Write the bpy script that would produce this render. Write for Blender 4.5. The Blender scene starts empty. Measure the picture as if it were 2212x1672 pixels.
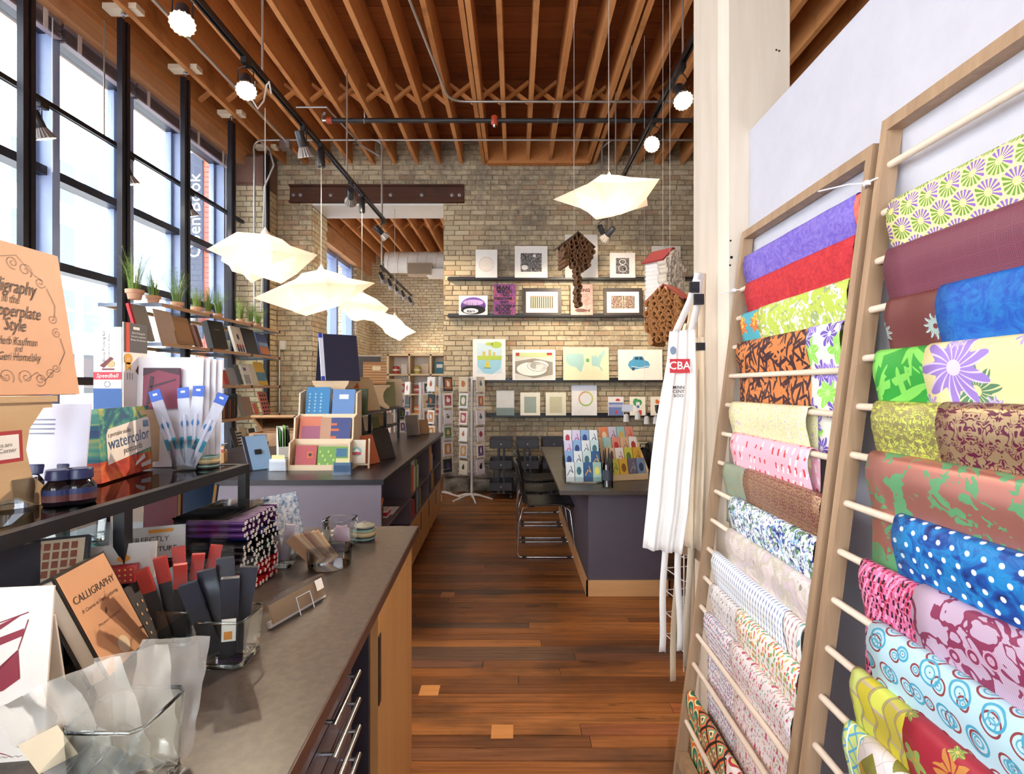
import bpy, bmesh, math, random
from mathutils import Vector, Matrix, Euler
R = random.Random(11)
PI = math.pi
S = bpy.context.scene
C = S.collection
# ---------------------------------------------------------------- camera, world, sun, exposure
F, CX, CY, H = 1130.0, 1112.0, 836.0, 1.45      # focal length (px of 2212), vanishing point, eye height
cam = bpy.data.cameras.new('camera'); camo = bpy.data.objects.new('camera', cam); C.objects.link(camo)
cam.sensor_width = 36; cam.lens = 36 * F / 2212; cam.shift_x = -(CX - 1106) / 2212; cam.clip_start = .05
camo.location = (0, 0, H); camo.rotation_euler = (PI / 2, 0, 0); S.camera = camo
S.cycles.transparent_max_bounces = 32; S.cycles.max_bounces = 10; S.cycles.diffuse_bounces = 5
W = bpy.data.worlds.new('daylight'); S.world = W; W.use_nodes = True
W.node_tree.nodes['Background'].inputs[0].default_value = (.93, .96, 1, 1)
W.node_tree.nodes['Background'].inputs[1].default_value = 6.0
sun = bpy.data.lights.new('sun', 'SUN'); sun.energy = 3.5; sun.angle = .02; sun.color = (1, .93, .82)
suno = bpy.data.objects.new('sun', sun); C.objects.link(suno)
suno.rotation_euler = Vector((1, .5, -2.1)).to_track_quat('-Z', 'Y').to_euler()
V = S.view_settings; V.view_transform = 'Standard'; V.look = 'None'; V.exposure = .72; V.gamma = 1; V.use_curve_mapping = False

def at(px, py, Y): return Vector(((px - CX) * Y / F, Y, H - (py - CY) * Y / F))
def ax(px, Y): return (px - CX) * Y / F
def az(py, Y): return H - (py - CY) * Y / F
# ---------------------------------------------------------------- node expressions and materials
def lin(h):
    if not isinstance(h, str): return tuple(h)[:3]
    h = h.lstrip('#'); o = []
    for i in (0, 2, 4):
        v = int(h[i:i + 2], 16) / 255
        o.append(v / 12.92 if v <= .04045 else ((v + .055) / 1.055) ** 2.4)
    return tuple(o)
class X:
    def __init__(s, nb, k): s.nb, s.k = nb, k
    def _m(s, op, *a, clamp=False):
        n = s.nb.nt.nodes.new('ShaderNodeMath'); n.operation = op; n.use_clamp = clamp
        for i, v in enumerate((s,) + a): s.nb.put(n.inputs[i], v)
        return X(s.nb, n.outputs[0])
    def __add__(s, o): return s._m('ADD', o)
    __radd__ = __add__
    def __sub__(s, o): return s._m('SUBTRACT', o)
    def __rsub__(s, o): return (s * -1) + o
    def __mul__(s, o): return s._m('MULTIPLY', o)
    __rmul__ = __mul__
    def __truediv__(s, o): return s._m('DIVIDE', o)
    def lt(s, o): return s._m('LESS_THAN', o)
    def gt(s, o): return s._m('GREATER_THAN', o)
    def fr(s): return s._m('FRACT')
    def fl(s): return s._m('FLOOR')
    def sin(s): return s._m('SINE')
    def abs(s): return s._m('ABSOLUTE')
    def mod(s, o): return s._m('FLOORED_MODULO', o)
    def pw(s, o): return s._m('POWER', o)
    def mn(s, o): return s._m('MINIMUM', o)
    def mx(s, o): return s._m('MAXIMUM', o)
    def at2(s, o): return s._m('ARCTAN2', o)
    def sq(s): return s._m('SQRT')
    def rng(s, a, b):
        n = s.nb.nt.nodes.new('ShaderNodeMapRange'); n.clamp = True
        s.nb.put(n.inputs[0], s); n.inputs[1].default_value = a; n.inputs[2].default_value = b
        return X(s.nb, n.outputs[0])
class NB:
    def __init__(s, name, rough=.6, metal=0., spec=.5, coat=0.):
        s.m = bpy.data.materials.new(name); s.m.use_nodes = True; s.nt = s.m.node_tree
        s.b = s.nt.nodes['Principled BSDF']
        s.b.inputs['Roughness'].default_value = rough; s.b.inputs['Metallic'].default_value = metal
        s.b.inputs['Specular IOR Level'].default_value = spec; s.b.inputs['Coat Weight'].default_value = coat
    def put(s, sock, v):
        if isinstance(v, X): s.nt.links.new(v.k, sock)
        elif isinstance(v, (int, float)): sock.default_value = v
        else:
            v = lin(v); sock.default_value = v + (1,) if len(sock.default_value) == 4 else v
    def co(s, kind='Object'):
        n = s.nt.nodes.new('ShaderNodeTexCoord'); return X(s, n.outputs[kind])
    def xyz(s, v):
        n = s.nt.nodes.new('ShaderNodeSeparateXYZ'); s.put(n.inputs[0], v); return [X(s, o) for o in n.outputs]
    def vec(s, x=0, y=0, z=0):
        n = s.nt.nodes.new('ShaderNodeCombineXYZ')
        for i, v in enumerate((x, y, z)): s.put(n.inputs[i], v)
        return X(s, n.outputs[0])
    def noise(s, v, sc=1., det=3., rough=.5, dist=0., col=False):
        n = s.nt.nodes.new('ShaderNodeTexNoise'); s.put(n.inputs['Vector'], v)
        n.inputs['Scale'].default_value = sc; n.inputs['Detail'].default_value = det
        n.inputs['Roughness'].default_value = rough; n.inputs['Distortion'].default_value = dist
        return X(s, n.outputs[1 if col else 0])
    def vor(s, v, sc=1., feat='F1', out=0, rnd=1.):
        n = s.nt.nodes.new('ShaderNodeTexVoronoi'); n.feature = feat; s.put(n.inputs['Vector'], v)
        n.inputs['Scale'].default_value = sc; n.inputs['Randomness'].default_value = rnd
        return X(s, n.outputs[out])
    def white(s, v):
        n = s.nt.nodes.new('ShaderNodeTexWhiteNoise'); s.put(n.inputs['Vector'], v); return X(s, n.outputs[0])
    def attr(s, a):
        n = s.nt.nodes.new('ShaderNodeAttribute'); n.attribute_name = a; return X(s, n.outputs['Fac'])
    def mix(s, f, a, b):
        n = s.nt.nodes.new('ShaderNodeMix'); n.data_type = 'RGBA'
        s.put(n.inputs[0], f); s.put(n.inputs[6], a); s.put(n.inputs[7], b); return X(s, n.outputs[2])
    def ramp(s, f, stops):
        n = s.nt.nodes.new('ShaderNodeValToRGB'); s.put(n.inputs[0], f); e = n.color_ramp.elements
        while len(e) < len(stops): e.new(.5)
        for i, (p, c) in enumerate(stops): e[i].position = p; e[i].color = lin(c) + (1,)
        return X(s, n.outputs[0])
    def bump(s, h, st=.3, d=.01):
        n = s.nt.nodes.new('ShaderNodeBump'); n.inputs['Strength'].default_value = st; n.inputs['Distance'].default_value = d
        s.put(n.inputs['Height'], h); s.nt.links.new(n.outputs[0], s.b.inputs['Normal'])
    def done(s, col): s.put(s.b.inputs['Base Color'], col); return s.m
MC = {}
def plain(col, rough=.55, metal=0., spec=.5):
    k = (col, rough, metal)
    if k not in MC:
        n = NB('paint_' + str(col).lstrip('#'), rough, metal, spec)
        v = n.noise(n.co(), 14, 4, .6)
        c = lin(col); a = tuple(x * .965 for x in c); b = tuple(min(1, x * 1.03) for x in c)
        MC[k] = n.done(n.mix(v.rng(.3, .7), a, b))
    return MC[k]
def wood(c1, c2, axis=0, sc=14., rough=.5, name='wood'):
    k = ('w', c1, c2, axis, sc)
    if k not in MC:
        n = NB(name, rough); o = n.xyz(n.co()); f = [o[0] * sc, o[1] * sc, o[2] * sc]; f[axis] = o[axis] * (sc * .06)
        g = n.noise(n.vec(*f), 2.2, 5, .65, .6); big = n.noise(n.vec(*f), .35, 2)
        n.bump(g, .12, .004); MC[k] = n.done(n.mix((g * .75 + big * .35).rng(.3, .75), c1, c2))
    return MC[k]
def glass(name='clear_glass', tint='#f4fbff', rough=.02, refl=1., milk=0., mcol='#efeef2'):
    if name not in MC:
        m = bpy.data.materials.new(name); m.use_nodes = True; nt = m.node_tree; nt.nodes.clear()
        o = nt.nodes.new('ShaderNodeOutputMaterial'); mx = nt.nodes.new('ShaderNodeMixShader')
        t = nt.nodes.new('ShaderNodeBsdfTransparent'); t.inputs[0].default_value = lin(tint) + (1,)
        g = nt.nodes.new('ShaderNodeBsdfGlossy'); g.inputs['Roughness'].default_value = rough
        fr = nt.nodes.new('ShaderNodeFresnel'); fr.inputs[0].default_value = 1.45
        mu = nt.nodes.new('ShaderNodeMath'); mu.operation = 'MULTIPLY'; mu.inputs[1].default_value = refl
        nt.links.new(fr.outputs[0], mu.inputs[0]); nt.links.new(mu.outputs[0], mx.inputs[0])
        nt.links.new(t.outputs[0], mx.inputs[1]); nt.links.new(g.outputs[0], mx.inputs[2]); nt.links.new(mx.outputs[0], o.inputs[0])
        if milk:
            m2 = nt.nodes.new('ShaderNodeMixShader'); df = nt.nodes.new('ShaderNodeBsdfDiffuse'); df.inputs[0].default_value = lin(mcol) + (1,); m2.inputs[0].default_value = milk
            nt.links.new(mx.outputs[0], m2.inputs[1]); nt.links.new(df.outputs[0], m2.inputs[2]); nt.links.new(m2.outputs[0], o.inputs[0])
        MC[name] = m
    return MC[name]
def emit(name, col, st):
    if name not in MC:
        n = NB(name); n.put(n.b.inputs['Emission Color'], col); n.b.inputs['Emission Strength'].default_value = st
        MC[name] = n.done(col)
    return MC[name]
BLACK = '#17161a'
black = lambda: plain(BLACK, .42)
chrome = lambda: plain('#c9c9cc', .22, 1.)
steel = lambda: plain('#b9b9bd', .35, 1.)
maple = lambda: wood('#c99a6a', '#e2bd8e', 0, 9, name='maple')
# ---------------------------------------------------------------- mesh builder
class MB:
    def __init__(s): s.v, s.f, s.uv, s.tone = [], [], [], []
    def add(s, vs, fs, M=None, tone=0.):
        b = len(s.v)
        s.v += [tuple(M @ Vector(v)) for v in vs] if M is not None else [tuple(v) for v in vs]
        s.f += [[b + i for i in f] for f in fs]; s.tone += [tone] * len(fs); return s
    def box(s, x0, x1, y0, y1, z0, z1, M=None, tone=0.):
        return s.add([(x0, y0, z0), (x1, y0, z0), (x1, y1, z0), (x0, y1, z0), (x0, y0, z1), (x1, y0, z1), (x1, y1, z1), (x0, y1, z1)],
                     [(0, 3, 2, 1), (4, 5, 6, 7), (0, 1, 5, 4), (1, 2, 6, 5), (2, 3, 7, 6), (3, 0, 4, 7)], M, tone)
    def cham(s, x0, x1, y0, y1, z0, z1, c, jit=0., M=None, tone=0.):
        """a block whose -y face is proud and chamfered (bricks, boards)"""
        j = lambda: R.uniform(-jit, jit)
        q = [(x0, z0), (x1, z0), (x1, z1), (x0, z1)]; i = [(x0 + c, z0 + c), (x1 - c, z0 + c), (x1 - c, z1 - c), (x0 + c, z1 - c)]
        vs = [(a, y1, b) for a, b in q] + [(a + j(), y0 + c, b + j()) for a, b in q] + [(a + j(), y0 + j(), b + j()) for a, b in i]
        fs = [(8, 9, 10, 11)]
        for k in range(4):
            l = (k + 1) % 4; fs += [(k, l, 4 + l, 4 + k), (4 + k, 4 + l, 8 + l, 8 + k)]
        return s.add(vs, fs, M, tone)
    def cyl(s, p0, p1, r0, r1=None, n=12, M=None, caps=True):
        r1 = r0 if r1 is None else r1
        p0, p1 = Vector(p0), Vector(p1); d = (p1 - p0)
        q = d.to_track_quat('Z', 'Y') if d.length > 1e-9 else Euler((0, 0, 0)).to_quaternion()
        vs = []
        for p, r in ((p0, r0), (p1, r1)):
            for k in range(n): a = 2 * PI * k / n; vs.append(p + q @ Vector((r * math.cos(a), r * math.sin(a), 0)))
        fs = [(k, (k + 1) % n, n + (k + 1) % n, n + k) for k in range(n)]
        if caps: fs += [tuple(range(n - 1, -1, -1)), tuple(range(n, 2 * n))]
        return s.add(vs, fs, M)
    def tube(s, pts, r, n=8, M=None, closed=False):
        P = [Vector(p) for p in pts]; vs = []; L = len(P); up = None
        for i, p in enumerate(P):
            a = P[(i - 1) % L] if (closed or i) else p; b = P[(i + 1) % L] if (closed or i < L - 1) else p
            d = (b - a).normalized() if (b - a).length > 1e-9 else Vector((0, 0, 1))
            if up is None: up = Vector((0, 0, 1)) if abs(d.z) < .9 else Vector((1, 0, 0))
            sd = d.cross(up)
            if sd.length < 1e-6: sd = d.cross(Vector((0, 1, 0)))
            sd.normalize(); up = sd.cross(d).normalized()
            rr = r[i] if isinstance(r, (list, tuple)) else r
            for k in range(n): t = 2 * PI * k / n; vs.append(p + sd * (rr * math.cos(t)) + up * (rr * math.sin(t)))
        fs = []
        for i in range(L if closed else L - 1):
            for k in range(n):
                a, b = i * n + k, i * n + (k + 1) % n; j = ((i + 1) % L) * n
                fs.append((a, b, j + (k + 1) % n, j + k))
        if not closed: fs += [tuple(range(n - 1, -1, -1)), tuple(range((L - 1) * n, L * n))]
        return s.add(vs, fs, M)
    def lathe(s, prof, n=24, M=None):
        vs = []
        for r, z in prof:
            for k in range(n): a = 2 * PI * k / n; vs.append((r * math.cos(a), r * math.sin(a), z))
        fs = [(i * n + k, i * n + (k + 1) % n, (i + 1) * n + (k + 1) % n, (i + 1) * n + k) for i in range(len(prof) - 1) for k in range(n)]
        if prof[0][0] > 1e-6: fs.append(tuple(range(n - 1, -1, -1)))
        if prof[-1][0] > 1e-6: b = (len(prof) - 1) * n; fs.append(tuple(range(b, b + n)))
        return s.add(vs, fs, M)
    def prism(s, poly, y0, y1, M=None):
        """polygon in the x-z plane extruded along y"""
        n = len(poly); vs = [(x, y0, z) for x, z in poly] + [(x, y1, z) for x, z in poly]
        return s.add(vs, [tuple(range(n)), tuple(range(2 * n - 1, n - 1, -1))] + [(k, n + k, n + (k + 1) % n, (k + 1) % n) for k in range(n)], M)
    def grid(s, fn, nu, nv, M=None, uv=None):
        vs = [fn(i / nu, j / nv) for j in range(nv + 1) for i in range(nu + 1)]
        fs = [(j * (nu + 1) + i, j * (nu + 1) + i + 1, (j + 1) * (nu + 1) + i + 1, (j + 1) * (nu + 1) + i) for j in range(nv) for i in range(nu)]
        if uv:
            s.uv += [uv(i / nu, j / nv) for j in range(nv + 1) for i in range(nu + 1)]
        return s.add(vs, fs, M)
    def build(s, name, mat, parent=None, smooth=None, tone=False, thick=0., kind=None):
        me = bpy.data.meshes.new(name); me.from_pydata(s.v, [], s.f); me.materials.append(mat)
        bm = bmesh.new(); bm.from_mesh(me); bmesh.ops.recalc_face_normals(bm, faces=bm.faces); bm.to_mesh(me); bm.free()
        if s.uv:
            l = me.uv_layers.new(name='UVMap')
            for lp in me.loops: l.data[lp.index].uv = s.uv[lp.vertex_index]
        if tone:
            a = me.attributes.new('tone', 'FLOAT', 'FACE'); a.data.foreach_set('value', s.tone)
        if smooth is not None:
            me.polygons.foreach_set('use_smooth', [True] * len(me.polygons)); me.set_sharp_from_angle(angle=math.radians(smooth))
        o = bpy.data.objects.new(name, me); C.objects.link(o)
        if parent: o.parent = parent
        if thick: md = o.modifiers.new('thickness', 'SOLIDIFY'); md.thickness = thick; md.offset = 0
        if kind: o['kind'] = kind
        return o
def tag(o, label, cat, group=None):
    o['label'] = label; o['category'] = cat
    if group: o['group'] = group
    return o
def T(name, label, cat, loc=(0, 0, 0), rz=0., group=None, rx=0., ry=0.):
    o = bpy.data.objects.new(name, None); C.objects.link(o); o.empty_display_size = .05
    o.matrix_world = Matrix.Translation(loc) @ Matrix.Rotation(rz, 4, 'Z') @ Matrix.Rotation(rx, 4, 'X') @ Matrix.Rotation(ry, 4, 'Y')
    return tag(o, label, cat, group)
def struct(o): o['kind'] = 'structure'; return o
def dup(root, loc=None, rz=None, label=None, group=None, M=None):
    r = root.copy(); C.objects.link(r)
    if M is not None: r.matrix_world = M
    if loc is not None: r.location = loc
    if rz is not None: r.rotation_euler = (0, 0, rz)
    if label: r['label'] = label
    if group: r['group'] = group
    for ch in root.children:
        c = ch.copy(); C.objects.link(c); c.parent = r
        for g in ch.children: d = g.copy(); C.objects.link(d); d.parent = c
    return r
ORD = 'first second third fourth fifth sixth seventh eighth ninth tenth eleventh twelfth thirteenth fourteenth fifteenth sixteenth seventeenth eighteenth nineteenth twentieth'.split()
def text(parent, s, size, x, z, y, col, align='CENTER', shear=0., rot=0., bold=0., name='lettering', sx=1.):
    cu = bpy.data.curves.new('t', 'FONT'); cu.body = s; cu.size = size; cu.align_x = align; cu.align_y = 'CENTER'; cu.shear = shear; cu.offset = bold
    cu.resolution_u = 2; cu.space_line = .95
    o = bpy.data.objects.new('t', cu); me = bpy.data.meshes.new_from_object(o); bpy.data.objects.remove(o)
    q = bpy.data.objects.new(name, me); C.objects.link(q); me.materials.clear(); me.materials.append(plain(col, .6)); q.parent = parent
    q.matrix_local = Matrix.Translation((x, y, z)) @ Matrix.Rotation(rot, 4, 'Y') @ Matrix.Rotation(PI / 2, 4, 'X') @ Matrix.Diagonal((sx, 1, 1, 1))
    return q
def shape(parent, polys, y, col, name='printed_shape', mat=None):
    """flat printed ink: polygons in x-z facing -y"""
    m = MB()
    for p in polys: m.add([(a, y, b) for a, b in p], [tuple(range(len(p)))])
    return m.build(name, mat or plain(col, .6), parent)
def rect(x0, z0, x1, z1): return [(x0, z0), (x1, z0), (x1, z1), (x0, z1)]
def disc(x, z, r, n=20, rz=None, a0=0, a1=2 * PI): return [(x + r * math.cos(a0 + (a1 - a0) * k / n), z + (rz or r) * math.sin(a0 + (a1 - a0) * k / n)) for k in range(n if a1 - a0 > 6.2 else n + 1)]
def ribbon(pts, w):
    out = []; P = [Vector(p) for p in pts]
    for i in range(len(P) - 1):
        d = P[i + 1] - P[i]
        if d.length < 1e-6: continue
        n = Vector((-d.y, d.x)).normalized() * w / 2
        out.append([tuple(P[i] - n), tuple(P[i + 1] - n), tuple(P[i + 1] + n), tuple(P[i] + n)])
    return out
# ---------------------------------------------------------------- structure materials
def m_brick(name, c, dark, spots):
    n = NB(name, .9, 0, .2); t = n.attr('tone'); o = n.co()
    ns = n.noise(o, 9, 5, .7); big = n.noise(o, .9, 3, .6); fine = n.noise(o, 60, 3)
    col = n.ramp(t, [(0, c[0]), (.3, c[1]), (.6, c[2]), (.85, c[3]), (1, c[4])])
    col = n.mix((ns * .7 + big * .8).rng(.72, .95) * .8, col, dark)
    col = n.mix((fine * .6 + ns * .4).rng(.58, .7) * spots, col, '#e9dfc8')
    n.bump(fine + ns, .5, .006); return n.done(col)
BRK = m_brick('cream_brick', ['#a8957a', '#c6b698', '#b9a98c', '#cfc0a2', '#b39274'], '#6c645e', .6)
BRKP = m_brick('pale_yellow_brick', ['#d6c49c', '#e4d6b4', '#dac8a2', '#eadfc4', '#d0ac86'], '#b09c80', .4)
n = NB('mortar', .95, 0, .1); o_ = n.co(); a_ = n.noise(o_, 7, 4, .6); b_ = n.noise(o_, 40, 3)
n.bump(a_ + b_, .6, .01); MORT = n.done(n.mix(a_.rng(.3, .7), '#6f6455', '#a8977a'))
n = NB('strip_floor', .33, 0, .4); t_ = n.attr('tone'); o_ = n.xyz(n.co()); g = n.noise(n.vec(o_[0] * 1.4, o_[1] * 42, t_ * 9), 1.6, 6, .7, .4)
st = n.noise(n.vec(o_[0] * .9, o_[1] * 2.4, 0), 1.2, 4, .65); kn = n.noise(n.vec(o_[0] * 3, o_[1] * 14, t_ * 20), 1.3, 3, .6)
col = n.ramp(t_, [(0, '#7a4b2b'), (.3, '#ab6a35'), (.55, '#bd7a40'), (.8, '#9a5f35'), (.93, '#6b5444'), (1, '#b3673c')])
col = n.mix(g.rng(.42, .7) * .75, col, '#4d2812'); col = n.mix(st.rng(.5, .68) * .7, col, '#3a281e'); col = n.mix(kn.rng(.66, .72) * .7, col, '#251610')
n.put(n.b.inputs['Roughness'], g * .22 + .24); n.bump(g, .25, .003); FLOOR = n.done(col)
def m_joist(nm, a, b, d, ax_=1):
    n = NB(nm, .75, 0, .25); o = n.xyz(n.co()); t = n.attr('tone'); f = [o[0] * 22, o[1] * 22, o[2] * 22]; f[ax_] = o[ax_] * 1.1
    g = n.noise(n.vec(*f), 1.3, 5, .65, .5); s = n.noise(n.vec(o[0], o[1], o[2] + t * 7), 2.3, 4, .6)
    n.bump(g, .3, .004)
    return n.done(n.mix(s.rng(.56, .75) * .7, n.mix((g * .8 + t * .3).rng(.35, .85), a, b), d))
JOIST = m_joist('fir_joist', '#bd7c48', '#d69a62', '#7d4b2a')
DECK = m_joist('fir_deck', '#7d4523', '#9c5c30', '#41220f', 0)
BEAMW = m_joist('fir_beam', '#d09a6c', '#e6bd92', '#a8764c')
WHITEP = plain('#f1efec', .7)
n = NB('old_cream_paint', .65); o_ = n.xyz(n.co()); g = n.noise(n.vec(o_[0] * 9, o_[1] * 9, o_[2] * .9), 1, 5, .6); n.bump(g, .25, .005)
POSTP = n.done(n.mix(g.rng(.4, .7), '#dccfbe', '#cfc0ad'))
FRAME = plain('#8d9dc2', .45); DARKM = plain('#1f2130', .4); EMT = plain('#b8b6b3', .38, .85)
def anodize(): return plain('#24252e', .35, .3)
# ---------------------------------------------------------------- floor
floor = struct(MB().box(-4.1, 5.2, -5, 13.2, -.1, -.022).build('floor', plain('#1c120c', .9)))
rest = MB(); rows = 0; y = -4.9; bw = .0745; k = 0; cnt = 0
Mfl = Matrix(((1, 0, 0, 0), (0, 0, 1, 0), (0, -1, 0, 0), (0, 0, 0, 1)))      # chamfer face -y -> +z
while y < 13.1:
    x = -4 - R.random() * 1.6
    while x < 5.1:
        L = R.uniform(1.4, 3.6); x1 = min(x + L, 5.15); t = R.random()
        near = 1.75 < y < 7.2 and x1 > -.9 and x < 2.2 and cnt < 300
        m = MB() if near else rest
        m.cham(x + .001, x1 - .001, -R.uniform(0, .0012), .02, y + .0012, y + bw - .0012, .0016, 0, Mfl, t)
        if near: m.build('floorboard', FLOOR, floor, tone=True); cnt += 1
        x = x1
    y += bw
rest.build('floorboard_field', FLOOR, floor, tone=True, kind='stuff')
for px, py in ((1085, 1581), (928, 1492), (967, 1285)):
    Y = H * F / (py - CY); x = ax(px, Y)
    MB().box(x - .046, x + .046, Y - .043, Y + .043, 0, .0022).build('floor_patch', wood('#c07a3c', '#dc9a58', 0, 12, .4), floor)
# ---------------------------------------------------------------- brick walls
def lay(wall, mat, x0, x1, z0, z1, holes, named, M, run=.215, crs=.0695, pick=None):
    rest = MB(); z = z0; r = 0; cnt = 0; h0 = crs
    while z < z1 - .02:
        head = r % 7 == 6; L = run / 2 if head else run
        x = x0 - (L / 2 if r % 2 else 0) - R.uniform(0, .02); zt = min(z + crs, z1)
        while x < x1:
            e = x + L * R.uniform(.94, 1.05); segs = [(max(x, x0), min(e, x1))]
            for hx0, hx1, hz0, hz1 in holes:
                if zt > hz0 + .02 and z < hz1 - .02:
                    n2 = []
                    for a, b in segs:
                        if b <= hx0 or a >= hx1: n2.append((a, b))
                        else:
                            if a < hx0: n2.append((a, hx0))
                            if b > hx1: n2.append((hx1, b))
                    segs = n2
            for a, b in segs:
                if b - a < .035: continue
                dz = R.uniform(-.002, .002); nm = cnt < named and (pick is None or pick(a, z))
                m = MB() if nm else rest
                m.cham(a + .005, b - .005, -R.uniform(.005, .014), .01, z + .005 + dz, zt - .005 + dz, .004, .0022, M, R.random())
                if nm: m.build('brick', mat, wall, tone=True); cnt += 1
            x = e
        z = zt; r += 1
    if rest.v: rest.build('brickwork', mat, wall, tone=True, kind='stuff')
YB = 7.24; TB = .55; OX0, OX1, OZ = -2.80, -.987, 3.99
wb = MB()
wb.box(-3.95, OX0, YB, YB + TB, 0, 4.86).box(OX1, 5, YB, YB + TB, 0, 4.86).box(OX0, OX1, YB, YB + TB, OZ, 4.86)
wall_back = struct(wb.build('wall_back', MORT))
lay(wall_back, BRK, -3.29, 4.4, .42, 4.84, [(OX0, OX1, -1, OZ)], 300, Matrix.Translation((0, YB, 0)), pick=lambda a, z: (-.95 < a < 2.4) and (1.85 < z < 4.2) and not (2.28 < z < 2.45))
# reveals of the opening
lay(wall_back, BRKP, 0, TB, 0, OZ - .05, [], 0, Matrix.Translation((OX0, YB, 0)) @ Matrix.Rotation(PI / 2, 4, 'Z'))
MB().box(OX0, OX1, YB - .005, YB + TB, OZ - .03, OZ).build('soffit_panel', plain('#e8e6e2', .5), wall_back)
n = NB('rubble_stone', .95, 0, .1); o_ = n.co(); a_ = n.vor(o_, 6); b_ = n.noise(o_, 22, 5, .7); n.bump(a_ + b_ * .5, .9, .05)
RUB = n.done(n.mix((a_ * .7 + b_ * .6).rng(.3, .8), '#4d4743', '#a39a90'))
x = OX1
while x < 4.4:
    L = R.uniform(.28, .6); z = 0
    while z < .41:
        h = min(R.uniform(.12, .26), .43 - z)
        MB().cham(x + .006, x + L - .006, -R.uniform(.015, .05), .02, z + .005, z + h - .005, .02, .012, Matrix.Translation((0, YB, 0))).build('footing_stone', RUB, wall_back)
        z += h
    x += L
# steel channel lintel with bolts
RUST = m_joist('rusted_steel', '#54362b', '#6d4a38', '#38302f', 0)
xl0, xl1 = ax(628, YB), ax(1003, YB); zl0, zl1 = az(440, YB), az(402, YB)
ch = T('steel_lintel', 'rusty steel channel lintel bolted across the brick above the opening', 'beam', (0, YB, 0))
MB().box(xl0, xl1, -.03, 0, zl0, zl1).build('web', RUST, ch)
MB().box(xl0, xl1, -.075, -.03, zl1 - .022, zl1).build('flange', RUST, ch); MB().box(xl0, xl1, -.075, -.03, zl0, zl0 + .022).build('flange', RUST, ch)
for px in (636, 651, 716, 780, 845, 912, 977, 993):
    MB().lathe([(0, 0), (.026, 0), (.026, .008), (.017, .008), (.017, .026), (.008, .034), (0, .034)], 8, Matrix.Translation((ax(px, YB), -.03, az(423, YB))) @ Matrix.Rotation(PI / 2, 4, 'X')).build('bolt', steel(), ch, 40)
# brick pier beside the windows
pier = struct(MB().box(-3.93, -3.30, 6.88, YB, 0, 4.12).build('wall_pier', MORT))
lay(pier, BRKP, -3.93, -3.29, 0, 4.1, [], 260, Matrix.Translation((0, 6.88, 0)), pick=lambda a, z: a > -3.75 and z > 1)
lay(pier, BRKP, 6.87, YB, 0, 4.1, [], 130, Matrix.Translation((-3.30, 0, 0)) @ Matrix.Rotation(PI / 2, 4, 'Z') @ Matrix.Translation((0, 0, 0)))
MB().cham(-3.72, -3.27, -.06, .3, 4.1, 4.5, .05, .03, Matrix.Translation((0, 6.88, 0))).build('cap_stone', plain('#8a6a5e', .95), pier)
# ---------------------------------------------------------------- ceiling: deck, joists, bridging
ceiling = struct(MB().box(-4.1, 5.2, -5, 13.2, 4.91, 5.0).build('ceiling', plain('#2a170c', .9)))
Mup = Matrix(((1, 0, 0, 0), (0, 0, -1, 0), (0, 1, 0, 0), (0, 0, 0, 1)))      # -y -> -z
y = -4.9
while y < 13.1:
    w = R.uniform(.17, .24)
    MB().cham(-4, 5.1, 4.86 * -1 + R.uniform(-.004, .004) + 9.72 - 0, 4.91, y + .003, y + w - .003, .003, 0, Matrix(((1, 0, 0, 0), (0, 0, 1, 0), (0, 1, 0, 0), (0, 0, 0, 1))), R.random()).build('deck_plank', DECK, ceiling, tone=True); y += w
jx = []
ZJ = 4.53
for k in range(-11, 21):
    px = 1092 + 47.6 * k; jx.append(ax(px, YB))
for x in jx + [ax(1053, YB), ax(1271, YB), ax(1417, YB)]:
    a = R.uniform(-.004, .004)
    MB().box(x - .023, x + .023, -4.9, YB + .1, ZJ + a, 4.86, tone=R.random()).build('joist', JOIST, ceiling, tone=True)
    if x < 1: MB().box(x - .023, x + .023, YB + TB - .1, 13.05, ZJ + a, 4.86, tone=R.random()).build('joist', JOIST, ceiling, tone=True)
for yb, lo, hi in ((5.76, -4, 6), (10.4, -4, 0), (2.9, 1, 5)):
    for a, b in zip(jx, jx[1:]):
        if not lo < a < hi: continue
        d = b - a
        for s in (0, 1):
            ang = math.atan2(.24, d) * (1 if s else -1)
            MB().box(-math.hypot(d, .24) / 2 + .03, math.hypot(d, .24) / 2 - .03, -.02, .02, -.017, .017, Matrix.Translation(((a + b) / 2, yb + (.025 if s else -.025), 4.69)) @ Matrix.Rotation(ang, 4, 'Y'), R.random()).build('bridging', JOIST, ceiling, tone=True)
MB().box(ax(1055, YB), ax(1270, YB), YB - .12, YB - .02, 4.5, 4.86).build('header', JOIST, ceiling)
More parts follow.
